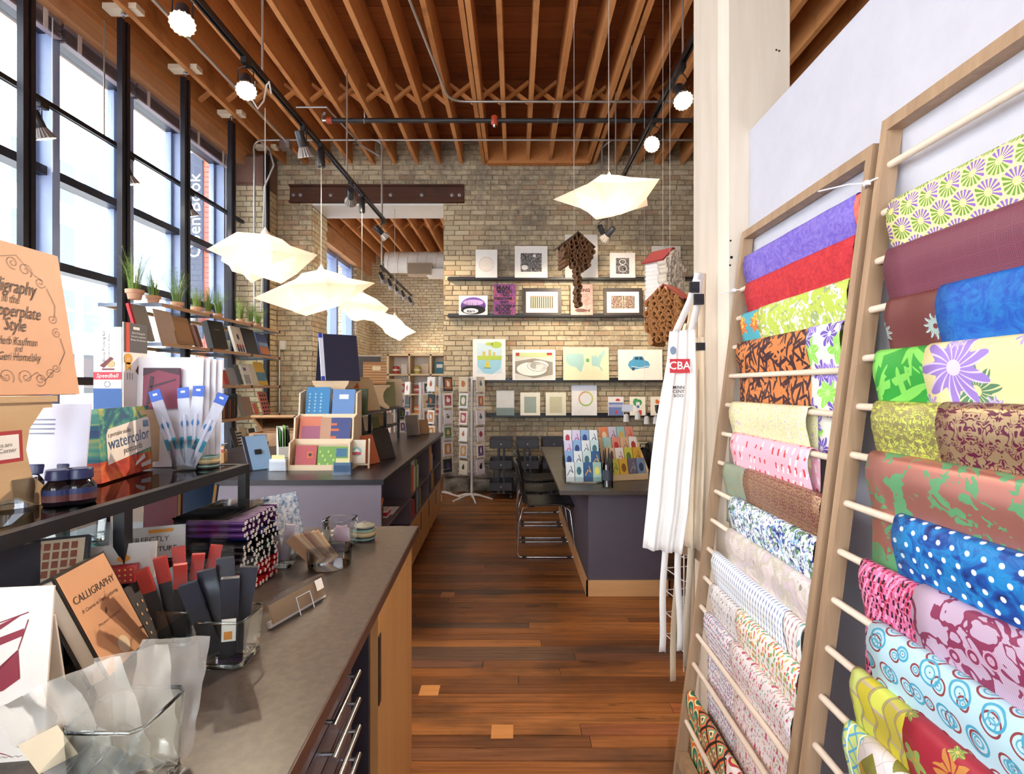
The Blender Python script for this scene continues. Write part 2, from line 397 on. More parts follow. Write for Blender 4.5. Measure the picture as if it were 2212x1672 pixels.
# ---------------------------------------------------------------- window wall
XW = -3.72
struct(MB().box(-4.05, -3.66, -5, 6.87, 0, .45).build('wall_left', WHITEP))
struct(MB().box(-4.0, -3.52, -5, 7.0, 4.36, 4.84).build('trim_1', BEAMW))
struct(MB().box(-3.52, -3.47, -5, 7.2, 4.52, 4.62).build('trim_2', JOIST))
struct(MB().box(-4.05, -3.60, -5, 6.87, .45, .49).build('trim_3', WHITEP))
GL = glass('window_glass', '#fbfeff', .0, .35)
ms = [6.62 - .815 * k for k in range(11)]
for i in range(10):
    b, a = ms[i], ms[i + 1]
    w = struct(MB().box(-3.815, -3.66, b - .035, b + .035, .49, 4.36).build('window_%d' % (i + 1), FRAME))
    if i == 0: MB().box(-3.815, -3.66, b + .035, 6.9, .49, 4.36).build('jamb', FRAME, w)
    MB().box(-3.83, -3.77, b - .07, b - .035, .49, 4.36).build('stile', FRAME, w); MB().box(-3.83, -3.76, a + .035, a + .075, .49, 4.36).build('stile', FRAME, w)
    for z in (.53, 1.5, 2.43, 3.16, 4.28): MB().box(-3.83, -3.70, a + .035, b - .035, z - .035, z + .035).build('transom', DARKM, w)
    for z0, z1 in ((.565, 1.465), (1.535, 2.395), (2.465, 3.125), (3.195, 4.245)):
        MB().box(-3.80, -3.794, a + .05, b - .05, z0, z1).build('pane', GL, w)
    if i < 6:
        bl = T('window_blind', 'raised grey venetian blind bunched under the beam, %s bay from the brick pier' % ORD[i], 'blind', (-3.63, (a + b) / 2, 4.22), 0, 'raised venetian blinds')
        MB().box(-.028, .028, -.39, .39, .10, .138).build('headrail', plain('#8d8088', .5), bl)
        for q in range(7): MB().box(-.025, .025, -.385, .385, .008 + q * .013, .012 + q * .013).build('slat', plain('#77666d', .5), bl)
        MB().box(-.026, .026, -.385, .385, -.012, .004).build('bottom_rail', plain('#8d8088', .5), bl)
        for q in (-.25, .25): MB().box(.026, .03, q - .02, q + .02, -.01, .14).build('valance_clip', plain('#d9d2d2', .3), bl)
        MB().cyl((.035, .3, .1), (.035, .3, -1.1), .004, n=6).build('wand', plain('#cfd4dc', .3), bl)
# the street: pale office block with window grid, road
street = struct(MB().box(-40, -4.3, -30, 60, -.25, -.15).build('ground', plain('#c9c9cb', .9)))
bld = T('office_building', 'pale concrete office block with rows of windows across the street', 'building', (-17, 0, 0))
MB().box(-8, -.3, -20, 45, -.15, 10.5).build('facade', plain('#efece8', .8), bld)
PW = plain('#5f6b7a', .3); DW = plain('#2e3036', .3)
for r in range(4):
    for q in range(26):
        y = -6 + q * 1.5 + (q % 2) * .1; z = 1.2 + r * 2.45
        MB().box(-.32, -.28, y, y + .95, z, z + 1.55).build('window', DW if r == 0 else PW, bld)
for r in range(4): MB().box(-.3, -.12, -20, 45, 3.0 + r * 2.45, 3.35 + r * 2.45).build('ledge', plain('#f4f1ee', .8), bld)
# red brick pilaster with the hanging banner outside the last bay
pil = T('brick_pilaster', 'red brick pilaster outside behind the last window bay', 'pillar', (-4.62, 8.0, 0))
MB().box(-.18, .18, -.2, .2, -.15, 5).build('shaft', plain('#b0573f', .9), pil)
m = MB()
for r in range(66):
    for q in range(2): m.cham(-.18 + q * .18 + .004, q * .18 - .004, -.012, .01, r * .075 + .004, r * .075 + .071, .004, 0, Matrix.Translation((0, -.2, 0)))
m.build('brickwork', plain('#b8664c', .9), pil, kind='stuff')
ban = T('banner_sign', 'vertical blue grey banner with white lettering outside the window', 'sign', (-4.30, 7.05, 0))
MB().cyl((0, 0, -.15), (0, 0, 2.1), .03, n=10).build('pole', steel(), ban)
MB().box(-.10, .10, -.015, .015, 2.1, 4.6).build('panel', plain('#39455e', .6), ban)
text(ban, 'Open Book', .24, 0, 3.75, -.017, '#fbfbfd', rot=-PI / 2)
# ---------------------------------------------------------------- shelf posts along the window
for i, y in enumerate((3.46, 4.32, 5.13, 5.97, 6.81)):
    p = T('shelf_post', 'black slotted shelf post before the window, %s from the brick pier' % ORD[4 - i], 'post', (-3.23, y, 0), 0, 'shelf posts by the window')
    m = MB(); m.box(-.022, .022, -.045, -.012, 0, 4.47).box(-.022, .022, .012, .045, 0, 4.47); m.build('rail', anodize(), p)
    MB().box(-.014, .014, -.012, .012, 0, 4.47).build('web', plain('#101018', .4), p)
    MB().cyl((0, 0, 4.47), (0, 0, 4.545), .008, n=8).build('levelling_bolt', chrome(), p); MB().cyl((0, 0, 4.52), (0, 0, 4.535), .02, n=12).build('bolt_washer', chrome(), p)
    MB().box(-.14, .14, -.05, .05, 4.545, 4.59).build('ceiling_block', wood('#d9c6a8', '#e8dac0', 0, 9), p)
# ---------------------------------------------------------------- white square column and partition on the right
XP, YC = .89, 1.99
col_ = struct(MB().prism([(.79 + .012, 0), (1.05, 0), (1.05, 1), (.79 + .012, 1)], 0, 1).build('wall_column', POSTP)) if False else None
m = MB(); m.add([(x, y, z) for z in (0, 4.6) for x, y in ((.79, YC + .045), (.815, YC), (1.046, YC), (1.046, YC + .32), (.79, YC + .32))],
                [(0, 1, 6, 5), (1, 2, 7, 6), (2, 3, 8, 7), (3, 4, 9, 8), (4, 0, 5, 9), (0, 4, 3, 2, 1), (5, 6, 7, 8, 9)])
column = struct(m.build('wall_column', POSTP))
for px, py, r in ((1578, 520, .004), (1580, 556, .006), (1577, 573, .004), (1677, 108, .004), (1683, 110, .004)):
    q = at(px, py, YC); MB().cyl((q.x, YC - .001, q.z), (q.x, YC + .01, q.z), r, n=8).build('nail_hole', plain('#2b211c', .9), column)
MB().cyl((.93, YC - .0015, 2.0), (.93, YC + .01, 2.0), .0008, n=6).build('nail_hole', plain('#2b211c', .9), column)
struct(MB().box(XP, XP + .12, -3, YC - .002, 0, 2.42).build('wall_partition', plain('#c6c6d0', .75)))
struct(MB().box(5.0, 5.15, -5, 7.8, 0, 4.86).build('wall_right', WHITEP))
wfr = MB().box(-4.1, 5.1, -3.6, -3.4, 0, .5).box(-4.1, 5.1, -3.6, -3.4, 3.6, 4.86)  # unseen wall behind the camera; its window openings are added for fill light
for x in (-4.1, -2.6, -1.1): wfr.box(x, x + .2, -3.6, -3.4, .5, 3.6)
wfr.box(.4, 5.1, -3.6, -3.4, .5, 3.6)
struct(wfr.build('wall_front', WHITEP))
for i in range(3):
    x = -3.9 + 1.5 * i; w = struct(MB().box(x, x + 1.3, -3.54, -3.48, .5, .56).box(x, x + 1.3, -3.54, -3.48, 3.54, 3.6).build('window_%d' % (20 + i), FRAME)); MB().box(x, x + 1.3, -3.512, -3.508, .56, 3.54).build('pane', GL, w)  # unseen windows added behind the camera so daylight floods the camera-facing surfaces
# ---------------------------------------------------------------- room beyond the opening
wf = struct(MB().box(-4.0, 2, 13.05, 13.3, 0, 4.9).build('wall_far', MORT))
lay(wf, BRKP, -3.9, 1, 0, 4.84, [], 0, Matrix.Translation((0, 13.05, 0)))
struct(MB().box(-.2, 0, YB + TB, 13.05, 0, 4.86).build('wall_side', WHITEP))
struct(MB().box(-4.0, -3.55, YB + TB, 13, 4.2, 4.86).build('trim_4', BEAMW))
struct(MB().box(-4.05, -3.7, YB + TB, 13, 0, .6).build('wall_left_far', BRKP))
lf = struct(MB().box(-4.05, -3.6, 11.9, 13.04, 0, 4.2).build('wall_left_end', MORT)); lay(lf, BRKP, 11.9, 13.04, 0, 4.2, [], 0, Matrix.Translation((-3.6, 0, 0)) @ Matrix.Rotation(PI / 2, 4, 'Z'))
lay(lf, BRKP, -4.05, -3.6, 0, 4.2, [], 0, Matrix.Translation((0, 11.9, 0)))
for i in range(4):
    a = 7.85 + i * 1.0; b = a + 1.0
    w = struct(MB().box(-3.9, -3.68, b - .05, b + .05, .6, 4.2).build('window_%d' % (11 + i), FRAME))
    for z in (.65, 2.43, 3.5, 4.15): MB().box(-3.86, -3.72, a + .05, b - .05, z - .04, z + .04).build('transom', FRAME, w)
    for z0, z1 in ((.69, 2.39), (2.47, 3.46), (3.54, 4.11)): MB().box(-3.80, -3.794, a + .05, b - .05, z0, z1).build('pane', GL, w)
# ---------------------------------------------------------------- decorative papers on the drying racks
def cell(n, U, V, w, h, stag=.5):
    r = (V / h).fl(); cu = U / w + (r.mod(2)) * stag; fx = cu.fr() - .5; fy = (V / h).fr() - .5
    d = ((fx * w) * (fx * w) + (fy * h) * (fy * h)).sq()
    return d, fy.at2(fx * (w / h)), n.white(n.vec(cu.fl(), r, 0)), fx, fy
def paper(name, fn, rough=.55, metal=0., bump=0.):
    n = NB(name, rough, 0, .45); U, V, _ = n.xyz(n.co('UV')); c = fn(n, U, V)
    if bump: n.bump(n.noise(n.vec(U * 55, V * 55, 0), 1, 5, .7, 1.), bump, .006)
    if isinstance(c, tuple): c, mk = c; n.put(n.b.inputs['Metallic'], mk * metal)
    return n.done(c)
def mulberry(a, b): return lambda n, U, V: n.mix(n.noise(n.vec(U * 30, V * 30, 0), 1, 5, .7, 2).rng(.4, .65), a, b)
def damask(a, b, sc=1.):
    def f(n, U, V):
        d, t, w, fx, fy = cell(n, U, V, .075 * sc, .1 * sc)
        z = n.noise(n.vec(fx.abs() * 5.6, fy * 7.5, 0), 1, 1.5, .4, 1.0); k = ((z * 34).sin() + (d * (420 / sc)).sin() * .45 + (t * 8).sin() * .25).gt(-.35); return n.mix(k, a, b), k
    return f
def blobs(bg, cols, sc, thr=.45, dist=2.):
    def f(n, U, V):
        c = bg
        for i, col in enumerate(cols): c = n.mix(n.noise(n.vec(U * sc, V * sc * .8, i * 9.3), 1, 2, .5, dist).rng(1 - thr - .01, 1 - thr + .01), c, col)
        return c
    return f
def dashes(bg, col, w=.016, h=.022):
    def f(n, U, V):
        d, t, q, fx, fy = cell(n, U, V, w, h)
        return n.mix(((fx + fy * .35).abs() * w + (fy.abs() * h) * .25).lt(w * .19), bg, col)
    return f
def flecks(bg, specs):
    def f(n, U, V):
        c = bg
        for i, (col, w, h, s, p) in enumerate(specs):
            d, t, q, fx, fy = cell(n, U + i * .013, V + i * .007, w, h)
            c = n.mix((((fx + (q - .5) * .5 + fy * (q - .4)).abs() * w).mx(fy.abs() * h * .45 + (q - .5) * h * .1)).lt(s) * q.gt(p), c, col)
        return c
    return f
def flowers(bg, specs, petals=6):
    def f(n, U, V):
        c = bg
        for i, (col, w, r, ph) in enumerate(specs):
            d, t, q, fx, fy = cell(n, U + i * w * .37, V + i * w * .29, w, w * .95)
            e = ((t * petals + q * 6).sin() * .22 + .8) * r
            c = n.mix(d.lt(e), c, col); c = n.mix(d.lt(e) * ((t * petals * 2 + d * 90).sin().gt(.75)), c, ph); c = n.mix(d.lt(r * .2), c, ph)
        return c
    return f
def rings(bg, specs):
    def f(n, U, V):
        c = bg
        for i, (col, w, k) in enumerate(specs):
            d, t, q, fx, fy = cell(n, U + i * .021, V + i * .017, w, w * .9); r = (q * .5 + .5) * w * k
            c = n.mix((d - r).abs().lt(w * .035), c, col); c = n.mix((d - r * .5).abs().lt(w * .025), c, '#5aa9c4'); c = n.mix(d.lt(w * .022), c, '#8a3f45')
        return c
    return f
def leaves(bg, col, sc=26., seed=0., thr=.07):
    def f(n, U, V):
        c = bg
        for i, (a, b) in enumerate(((.8, .6), (-.5, .9), (.15, 1), (-.95, .3))):
            p = U * a + V * b; q = U * b - V * a; v = n.vor(n.vec(p * sc * .34, q * sc * 2.3, seed + i * 3.7), 1.)
            c = n.mix(v.lt(.36) * n.noise(n.vec(U * 14, V * 14, seed + i), 1, 2).gt(.42), c, col)
        return c
    return f
def hexburst(n, U, V):
    d, t, q, fx, fy = cell(n, U, V, .052, .045)
    hx = (fx.abs() * .052).mx(fx.abs() * .026 + fy.abs() * .039); ray = (t * 16).sin().gt(-.2); base = n.mix((fx - fy).gt(0), '#6f9a35', '#8b63c0')
    c = n.mix(ray, '#e9e59a', base); c = n.mix(d.lt(.0075), c, '#f0ec9c'); return n.mix(hx.gt(.0238), c, '#ece4a8')
def plumb(n, U, V):
    sqx = ((U / .03).fr() - .5).abs(); sqy = ((V / .03).fr() - .5).abs(); m = sqx.mx(sqy)
    c = n.mix((m * 9).fr().lt(.3) * V.lt(.10), '#6a3346', '#8a4559')
    d, t, q, fx, fy = cell(n, U, V, .009, .011); c = n.mix(d.lt(.0022) * V.gt(.10) * V.lt(.15), c, '#b04a68')
    return n.mix(V.gt(.165) * V.lt(.19), c, '#93355c')
def argyle(bg, a, b, w=.052, h=.07):
    def f(n, U, V):
        p = (U / w + V / h); q = (U / w - V / h); i = p.fl(); j = q.fl(); k = (i + j * 2).mod(4)
        c = n.mix(k.lt(.5), bg, a); c = n.mix((k - 2).abs().lt(.5), c, b); k2 = (i * 2 + j).mod(3)
        c = n.mix(k2.lt(.5) * k.gt(.5), c, bg)
        return n.mix(((p * 1).fr() - .5).abs().lt(.02).__add__((q.fr() - .5).abs().lt(.02)).mn(1) * .35, c, '#8b8290')
    return f
def ogee(n, U, V):
    w, h = .036, .075; off = (V * (2 * PI / h)).sin() * .22; c0 = U / w + off; e = ((c0.fr() - .5).abs() - .5).abs(); id_ = n.white(n.vec(c0.fl(), (V / h + (c0.fl().mod(2)) * .5).fl(), 0))
    c = n.ramp(id_, [(0, '#cfc52f'), (.35, '#b9a73f'), (.7, '#d3d85a'), (1, '#c4cf7e')])
    e2 = ((V / h + (c0.fl().mod(2)) * .5).fr() - .5).abs(); c = n.mix(e2.gt(.46), c, '#b8a58c')
    return n.mix((e - .06).abs().lt(.022) + (e).lt(.012), c, '#7d6a70')
def dots(n, U, V):
    bgc = n.ramp(n.noise(n.vec(U * 22, V * 22, 0), 1, 3, .6, 1), [(.28, '#0d1450'), (.42, '#134c9e'), (.55, '#1a86c8'), (.68, '#1c5fa8'), (.78, '#0f5c62')])
    d, t, q, fx, fy = cell(n, U, V, .030, .026); return n.mix(d.lt(.0048), bgc, '#dfe4ec')
def lace(n, U, V):
    bgc = n.mix(((U * 2 + V) / .005).fr().lt(.3), '#c9b2c8', '#a98aa8')
    z = n.noise(n.vec(U * 11, V * 11, 0), 1, 2, .5, 1.6); k = n.vor(n.vec(U * 16, V * 16, 0), 1.); e = n.noise(n.vec(U * 70, V * 70, 0), 1, 2)
    c = n.mix((z - .5).abs().lt(.035) + k.lt(.26), bgc, '#8a3558'); return n.mix(k.lt(.27) * ((k * 60).sin() + e).gt(.75), c, '#c79fb8')
def marbled(n, U, V):
    z = n.noise(n.vec(U * 7, V * 7, 0), 1, 3, .5, 2.5); g = n.noise(n.vec(U * 40, V * 40, 3), 1, 4)
    c = n.ramp(z, [(.2, '#e3cfd0'), (.4, '#d6c6cc'), (.5, '#c8c0ae'), (.6, '#e6d9d6'), (.75, '#d8b7bd')])
    return n.mix(((z * 26).fr() - .5).abs().lt(.035) + g.gt(.68), c, '#8d8280')
def retro(n, U, V):
    d, t, q, fx, fy = cell(n, U, V, .055, .085, .5); ex = ((fx * .055) * (fx * .055) * 2.3 + (fy * .085) * (fy * .085)).sq()
    c = n.mix(ex.lt(.036), '#e9dfa0', '#2f6f58'); c = n.mix(ex.lt(.024), c, '#3f9a7a'); c = n.mix(ex.lt(.015), c, '#e2673a'); c = n.mix(ex.lt(.006), c, '#f2e4a6'); return n.mix(ex.gt(.043), c, '#e0703a')
def diamonds(n, U, V):
    p = (U / .075); q = V / .075; i = (p + q); j = (p - q); m = ((i.fr() - .5).abs()).mx((j.fr() - .5).abs())
    c = n.mix(m.gt(.42), '#e77a43', '#2a2326'); c = n.mix(m.lt(.30), c, '#58a583'); c = n.mix(m.lt(.2), c, '#f0d9a0'); return n.mix(m.lt(.09), c, '#2a2326')
def leafeye(n, U, V):
    d, t, q, fx, fy = cell(n, U, V, .062, .07); ex = ((fx * .062) * (fx * .062) * 1.5 + (fy * .07) * (fy * .07)).sq()
    c = n.mix(ex.lt(.032), '#f2e8e2', '#c93440'); c = n.mix((ex + fx * .012).lt(.022), c, '#ece29a'); return n.mix(((fx * .062).abs() * 2 + (fy * .07).abs()).lt(.009), c, '#3c8a70')
def maze(n, U, V):
    a = ((U / .034).fr() - .5).abs(); b = ((V / .034 + (U / .034).fl() * .5).fr() - .5).abs()
    c = n.mix((a - b).abs().lt(.09), '#c9d77e', '#5aa6cc'); return n.mix(a.gt(.45), c, '#f1efe6')
PAT = dict(
    violet=('violet mulberry paper', mulberry('#6d5ac0', '#8f7ed0'), .8, 0, .5), coral=('coral red mulberry paper', mulberry('#e0655a', '#ee8273'), .8, 0, .5),
    red=('red mulberry paper', mulberry('#b32030', '#d23a3c'), .8, 0, .5),
    aqua=('turquoise paper with red and yellow flowers', flowers('#4aa6b5', [('#d2472f', .09, .03, '#e9c94a'), ('#e9c53f', .11, .018, '#d2472f')])),
    lime=('lime green paper with white leaf and berry print', blobs('#b9cc52', ['#eef0d8', '#9dae77', '#f3f3e6'], 26, .40)),
    bamboo=('orange paper with dark bamboo leaves', leaves('#cf7e42', '#3a1c26', 26)),
    bloom=('white paper with purple and green blossoms', flowers('#e4dfd4', [('#8fd657', .12, .045, '#b6e58a'), ('#6a4fb0', .105, .036, '#e9e4f2'), ('#8f76cf', .14, .035, '#d9d0f0')])),
    swirl=('pale yellow paper with swirling marbling', lambda n, U, V: n.ramp((n.noise(n.vec(U * 26, V * 18, 0), 1, 2, .4, 1.4) * 7).fr(), [(0, '#d5cf62'), (.3, '#ece8c4'), (.55, '#c9c98f'), (.75, '#e8e2c8'), (.9, '#bfa9cb'), (1, '#d9d46e')])),
    pinkfleck=('pink paper with red goldfish flecks', flecks('#eeb3c4', [('#d23a3c', .035, .040, .0045, .3), ('#f6dfe4', .03, .03, .005, .5)])),
    tealgold=('teal and gold brocade paper', damask('#62a3a8', '#b0a070', .5), .4, .5), burg=('burgundy paper with gold damask', damask('#6d1f3e', '#b08f68', .6), .38, .55),
    birds=('blue and white paper crowded with small birds', blobs('#e3eaee', ['#3c55a8', '#86b6dc', '#5f8a5c', '#2d2f7a', '#e6ecef'], 60, .42, 1.)),
    marble=('pale pink and grey marbled paper', marbled),
    dashblue=('white paper with small blue dashes', dashes('#edf0f0', '#7d8fc0')), dashpink=('white paper with small rose dashes', dashes('#efece8', '#bf8a96')), dashteal=('white paper with small teal marks', dashes('#eef2ee', '#6fa6a4', .02, .026)),
    greyfleck=('grey paper with brown flecks', flecks('#d6d0cf', [('#8d7a74', .022, .026, .003, .2), ('#efebe8', .02, .016, .003, .4)])),
    squig=('white paper with green and orange squiggles', flecks('#efeae2', [('#d9665a', .016, .018, .003, .3), ('#6fae7a', .024, .02, .0035, .35), ('#e0b24e', .02, .022, .003, .4)])),
    confet=('white paper with fine purple confetti', flecks('#e4dedf', [('#6a5a9a', .010, .018, .0022, .2), ('#c0667c', .014, .02, .0024, .4), ('#5a8a9a', .013, .017, .002, .5)])),
    crossr=('pale paper with small red crosses', flecks('#e6dcdc', [('#b8395a', .03, .034, .0038, .35), ('#c98a9c', .012, .016, .0022, .3), ('#7aa98e', .016, .014, .002, .6), ('#d8b06a', .015, .019, .002, .6)])),
    retro=('green and orange retro circle paper', retro), diam=('orange and black diamond paper', diamonds), leafeye=('white paper with red and yellow leaf shapes', leafeye),
    hexb=('yellow paper with purple and green starbursts', hexburst), plum=('plum paper with stitched squares', plumb),
    mums=('brown paper with pale blue chrysanthemums', flowers('#6a3230', [('#a9c6c2', .14, .026, '#6a3230')], 11)), cobalt=('cobalt blue mulberry paper', mulberry('#0f4fb0', '#1f78c0'), .6, 0, .3),
    leafg=('bright green paper with lighter leaves', leaves('#2f9a36', '#7fcf5a', 17, 4)), gardn=('cream paper with lilac and green flowers', flowers('#e9e0a4', [('#5c8a68', .17, .05, '#e3dca0'), ('#9d80cf', .21, .072, '#dccbea'), ('#b39ad6', .13, .022, '#efe8c0')], 9)),
    limeg=('lime and gold damask paper', damask('#c6cf5c', '#a79f6a', 1.1), .38, .5), burg2=('wine paper with large gold damask', damask('#5e1536', '#b59c78', 1.3), .36, .55),
    rosegrn=('green paper with copper pink foliage', lambda n, U, V: ((lambda k: (n.mix(k, '#5f9a6c', '#c48478'), k))(blob_k(n, U, V))), .36, .6),
    dots=('blue batik paper with white dots', dots), speck=('pink paper speckled red and black', flecks('#d672a0', [('#b8304a', .011, .013, .0026, .2), ('#2a1626', .013, .015, .0026, .3), ('#e79ac0', .015, .012, .003, .5)])),
    lace=('lilac paper with maroon lace flowers', lace), rings=('pale blue paper with blue and red rings', rings('#b9dbe8', [('#8f3f45', .05, .36), ('#4ba4c4', .062, .33)])),
    ogee=('chartreuse paper with wavy ogee lines', ogee), redfl=('red paper with green and gold flowers', flowers('#a8283a', [('#86b25c', .13, .026, '#d29a4a'), ('#c98a45', .16, .04, '#a8283a'), ('#7d9a4a', .10, .014, '#e8c06a')], 5)),
    maze=('lime and blue maze paper', maze), argy=('white paper with olive and ochre argyle', argyle('#ebe2e2', '#8c8a3c', '#c9a13f')), argg=('grey blue argyle paper', argyle('#a9c2d0', '#7f7f93', '#5c8f8c', .045, .06)))
def blob_k(n, U, V):
    a = n.noise(n.vec(U * 9, V * 9, 0), 1, 3, .6, 1.4); b = n.noise(n.vec(U * 46, V * 60, 0), 1, 2, .5, 1.)
    return (a * .8 + b * .35).gt(.575)
RACKW = wood('#8a6d55', '#b79878', 2, 12, .5, 'rack_ash'); DOW = wood('#dcc6b0', '#efdfcd', 1, 10, .45, 'dowel_birch')
rx_ = lambda z: .61 + .1285 * z
def rack(y1, y0, z1, pitch, nd, label, top):
    t = T('paper_rack', label, 'rack', (rx_(0), y0, 0))
    L = y1 - y0; Ms = Matrix(((1, 0, .1285, 0), (0, 1, 0, 0), (0, 0, 1, 0), (0, 0, 0, 1)))
    for y in (L - .011, .011): MB().box(-.018, .018, y - .011, y + .011, 0, top, Ms).build('stile', RACKW, t)
    MB().box(-.018, .018, .022, L - .022, top - .03, top, Ms).build('top_rail', RACKW, t)
    MB().box(-.018, .018, .022, L - .022, .06, .10, Ms).build('bottom_rail', RACKW, t)
    for k in range(nd):
        z = z1 - pitch * k
        if z > .14: MB().cyl((.1285 * z, .005, z), (.1285 * z, L - .005, z), .0085, n=10).build('dowel', DOW, t, 40)
    return t
rack(1.962, 1.245, 1.917, .1067, 17, 'tall wooden rack of hanging papers beside the white column', 2.03)
rack(1.222, .46, 1.96, .111, 17, 'nearer tall wooden rack of hanging papers at the right edge', 2.07)
def sheet(rk, k, p0, p1, key, Lf=.2, r=.015, order=0):
    z = (1.917 - .1067 * (k - 1)) if rk == 1 else (1.96 - .111 * (k - 1)); x = rx_(z)
    r = r + .0035 * order
    ya = (x - .02) * F / (p0 - CX); yb = (x - .02) * F / (p1 - CX)
    if rk == 1: ya = min(ya, 1.932); yb = max(yb, 1.275)
    else: ya = min(ya, 1.195); yb = max(yb, .49)
    Lb = .16; prof = [(r - .002, -Lb), (r + .001, -Lb * .5), (r, 0)]
    for i in range(1, 8): a = PI * i / 8; prof.append((r * math.cos(a), r * 1.0 * math.sin(a)))
    prof += [(-r, 0), (-r - .004, -.018), (-r - .003, -.04), (-r + .003, -.065), (-r + .010, -.095)]
    d = .095
    while d < Lf - .001: d = min(d + .04, Lf); prof.append((-r + .0115, -d))
    s = [0.]
    for a, b in zip(prof, prof[1:]): s.append(s[-1] + math.hypot(b[0] - a[0], b[1] - a[1]))
    n_ = len(prof) - 1; ph = R.uniform(0, 6)
    sz = s[9]
    def fn(u, v):
        i = round(v * n_); px, pz = prof[i]; w = math.sin(u * 9 + ph) * .002 * (1 if i > 8 else .3) + (math.sin(u * 23 + ph) * .0012 if key in ('violet', 'red', 'coral', 'cobalt') else 0)
        return (px + w, ya + (yb - ya) * u - y0_, pz)
    y0_ = (ya + yb) / 2
    mt = PM.setdefault(key, None) or PM.__setitem__(key, paper(key + '_paper', *PAT[key][1:])) or PM[key]
    m = MB(); m.grid(fn, 10, n_, uv=lambda u, v: ((ya - yb) * u + k * .37, s[round(v * n_)] - sz))
    o = m.build('decorative_paper', mt, None, 60, thick=.0012); o.location = (x, y0_, z)
    return tag(o, PAT[key][0] + (' on the rack by the column' if rk == 1 else ' on the nearer rack'), 'paper', 'papers on the drying racks')
PM = {}
for a in ((1, 1, 1605, 1842, 'violet'), (1, 1, 1836, 1900, 'coral', .2, .011), (1, 2, 1608, 1880, 'red'), (1, 3, 1597, 1640, 'aqua', .2, .011), (1, 3, 1634, 1880, 'lime'),
          (1, 4, 1588, 1748, 'bamboo', .30), (1, 4, 1740, 1842, 'bloom', .33, .015, 1), (1, 6, 1575, 1738, 'swirl', .17), (1, 7, 1578, 1742, 'pinkfleck', .17), (1, 8, 1558, 1608, 'tealgold', .2, .011), (1, 8, 1603, 1826, 'burg'),
          (1, 9, 1572, 1768, 'birds', .22), (1, 10, 1566, 1756, 'marble', .2), (1, 11, 1535, 1688, 'dashblue'), (1, 11, 1684, 1728, 'dashpink', .2, .012), (1, 11, 1722, 1800, 'dashteal', .2, .015, 1),
          (1, 12, 1530, 1592, 'greyfleck', .2, .012), (1, 12, 1586, 1792, 'squig'), (1, 13, 1518, 1580, 'confet', .36, .012), (1, 13, 1572, 1786, 'crossr', .36),
          (1, 16, 1470, 1508, 'retro', .27, .012), (1, 16, 1504, 1565, 'diam', .27, .014), (1, 16, 1560, 1700, 'leafeye', .27),
          (2, 2, 1917, 2600, 'hexb', .2, .02), (2, 3, 1908, 2600, 'plum', .2, .018), (2, 4, 1910, 2030, 'mums', .2, .014), (2, 4, 2024, 2600, 'cobalt', .2, .018),
          (2, 5, 1885, 2004, 'leafg', .2, .015), (2, 5, 1996, 2600, 'gardn', .2, .018), (2, 6, 1878, 2032, 'limeg', .2, .015), (2, 6, 2024, 2600, 'burg2', .2, .018), (2, 7, 1872, 2600, 'rosegrn', .34, .02), (2, 8, 1925, 2600, 'dots', .22, .018),
          (2, 9, 1850, 1980, 'speck', .34, .013), (2, 9, 1972, 2600, 'lace', .22, .018), (2, 10, 1875, 2600, 'rings', .22, .018), (2, 11, 1832, 1958, 'ogee', .22, .014), (2, 11, 1950, 2600, 'redfl', .22, .018),
          (2, 12, 1818, 1866, 'maze', .22, .013), (2, 12, 1858, 2600, 'argy', .22, .018), (2, 13, 1806, 2600, 'argg', .25, .016)):
    sheet(*a)
# zip ties
zt = plain('#e9e7ec', .35)
t = T('cable_tie', 'white cable tie with a long tail around the two rack frames', 'cable tie', (rx_(1.93), 1.234, 1.93))
MB().tube([(.026 * math.cos(a), .030 * math.sin(a), .004 * math.sin(2 * a)) for a in [2 * PI * k / 16 for k in range(16)]], .0022, 6, closed=True).build('loop', zt, t, 40)
MB().box(-.033, -.022, -.006, .006, -.005, .006).build('head', zt, t); MB().tube([(-.028, 0, 0), (-.05, .03, .01), (-.09, .09, .015)], .0018, 6).build('tail', zt, t, 40)
t = T('cable_tie', 'white cable tie sticking out of the rack stile beside the column', 'cable tie', (rx_(1.81), 1.951, 1.81))
MB().tube([(.024 * math.cos(a), .016 * math.sin(a), 0) for a in [2 * PI * k / 16 for k in range(16)]], .0022, 6, closed=True).build('loop', zt, t, 40)
MB().box(-.03, -.02, -.006, .006, -.005, .006).build('head', zt, t); MB().tube([(-.026, 0, 0), (-.05, .005, -.006), (-.075, .005, -.012)], .0018, 6).build('tail', zt, t, 40)
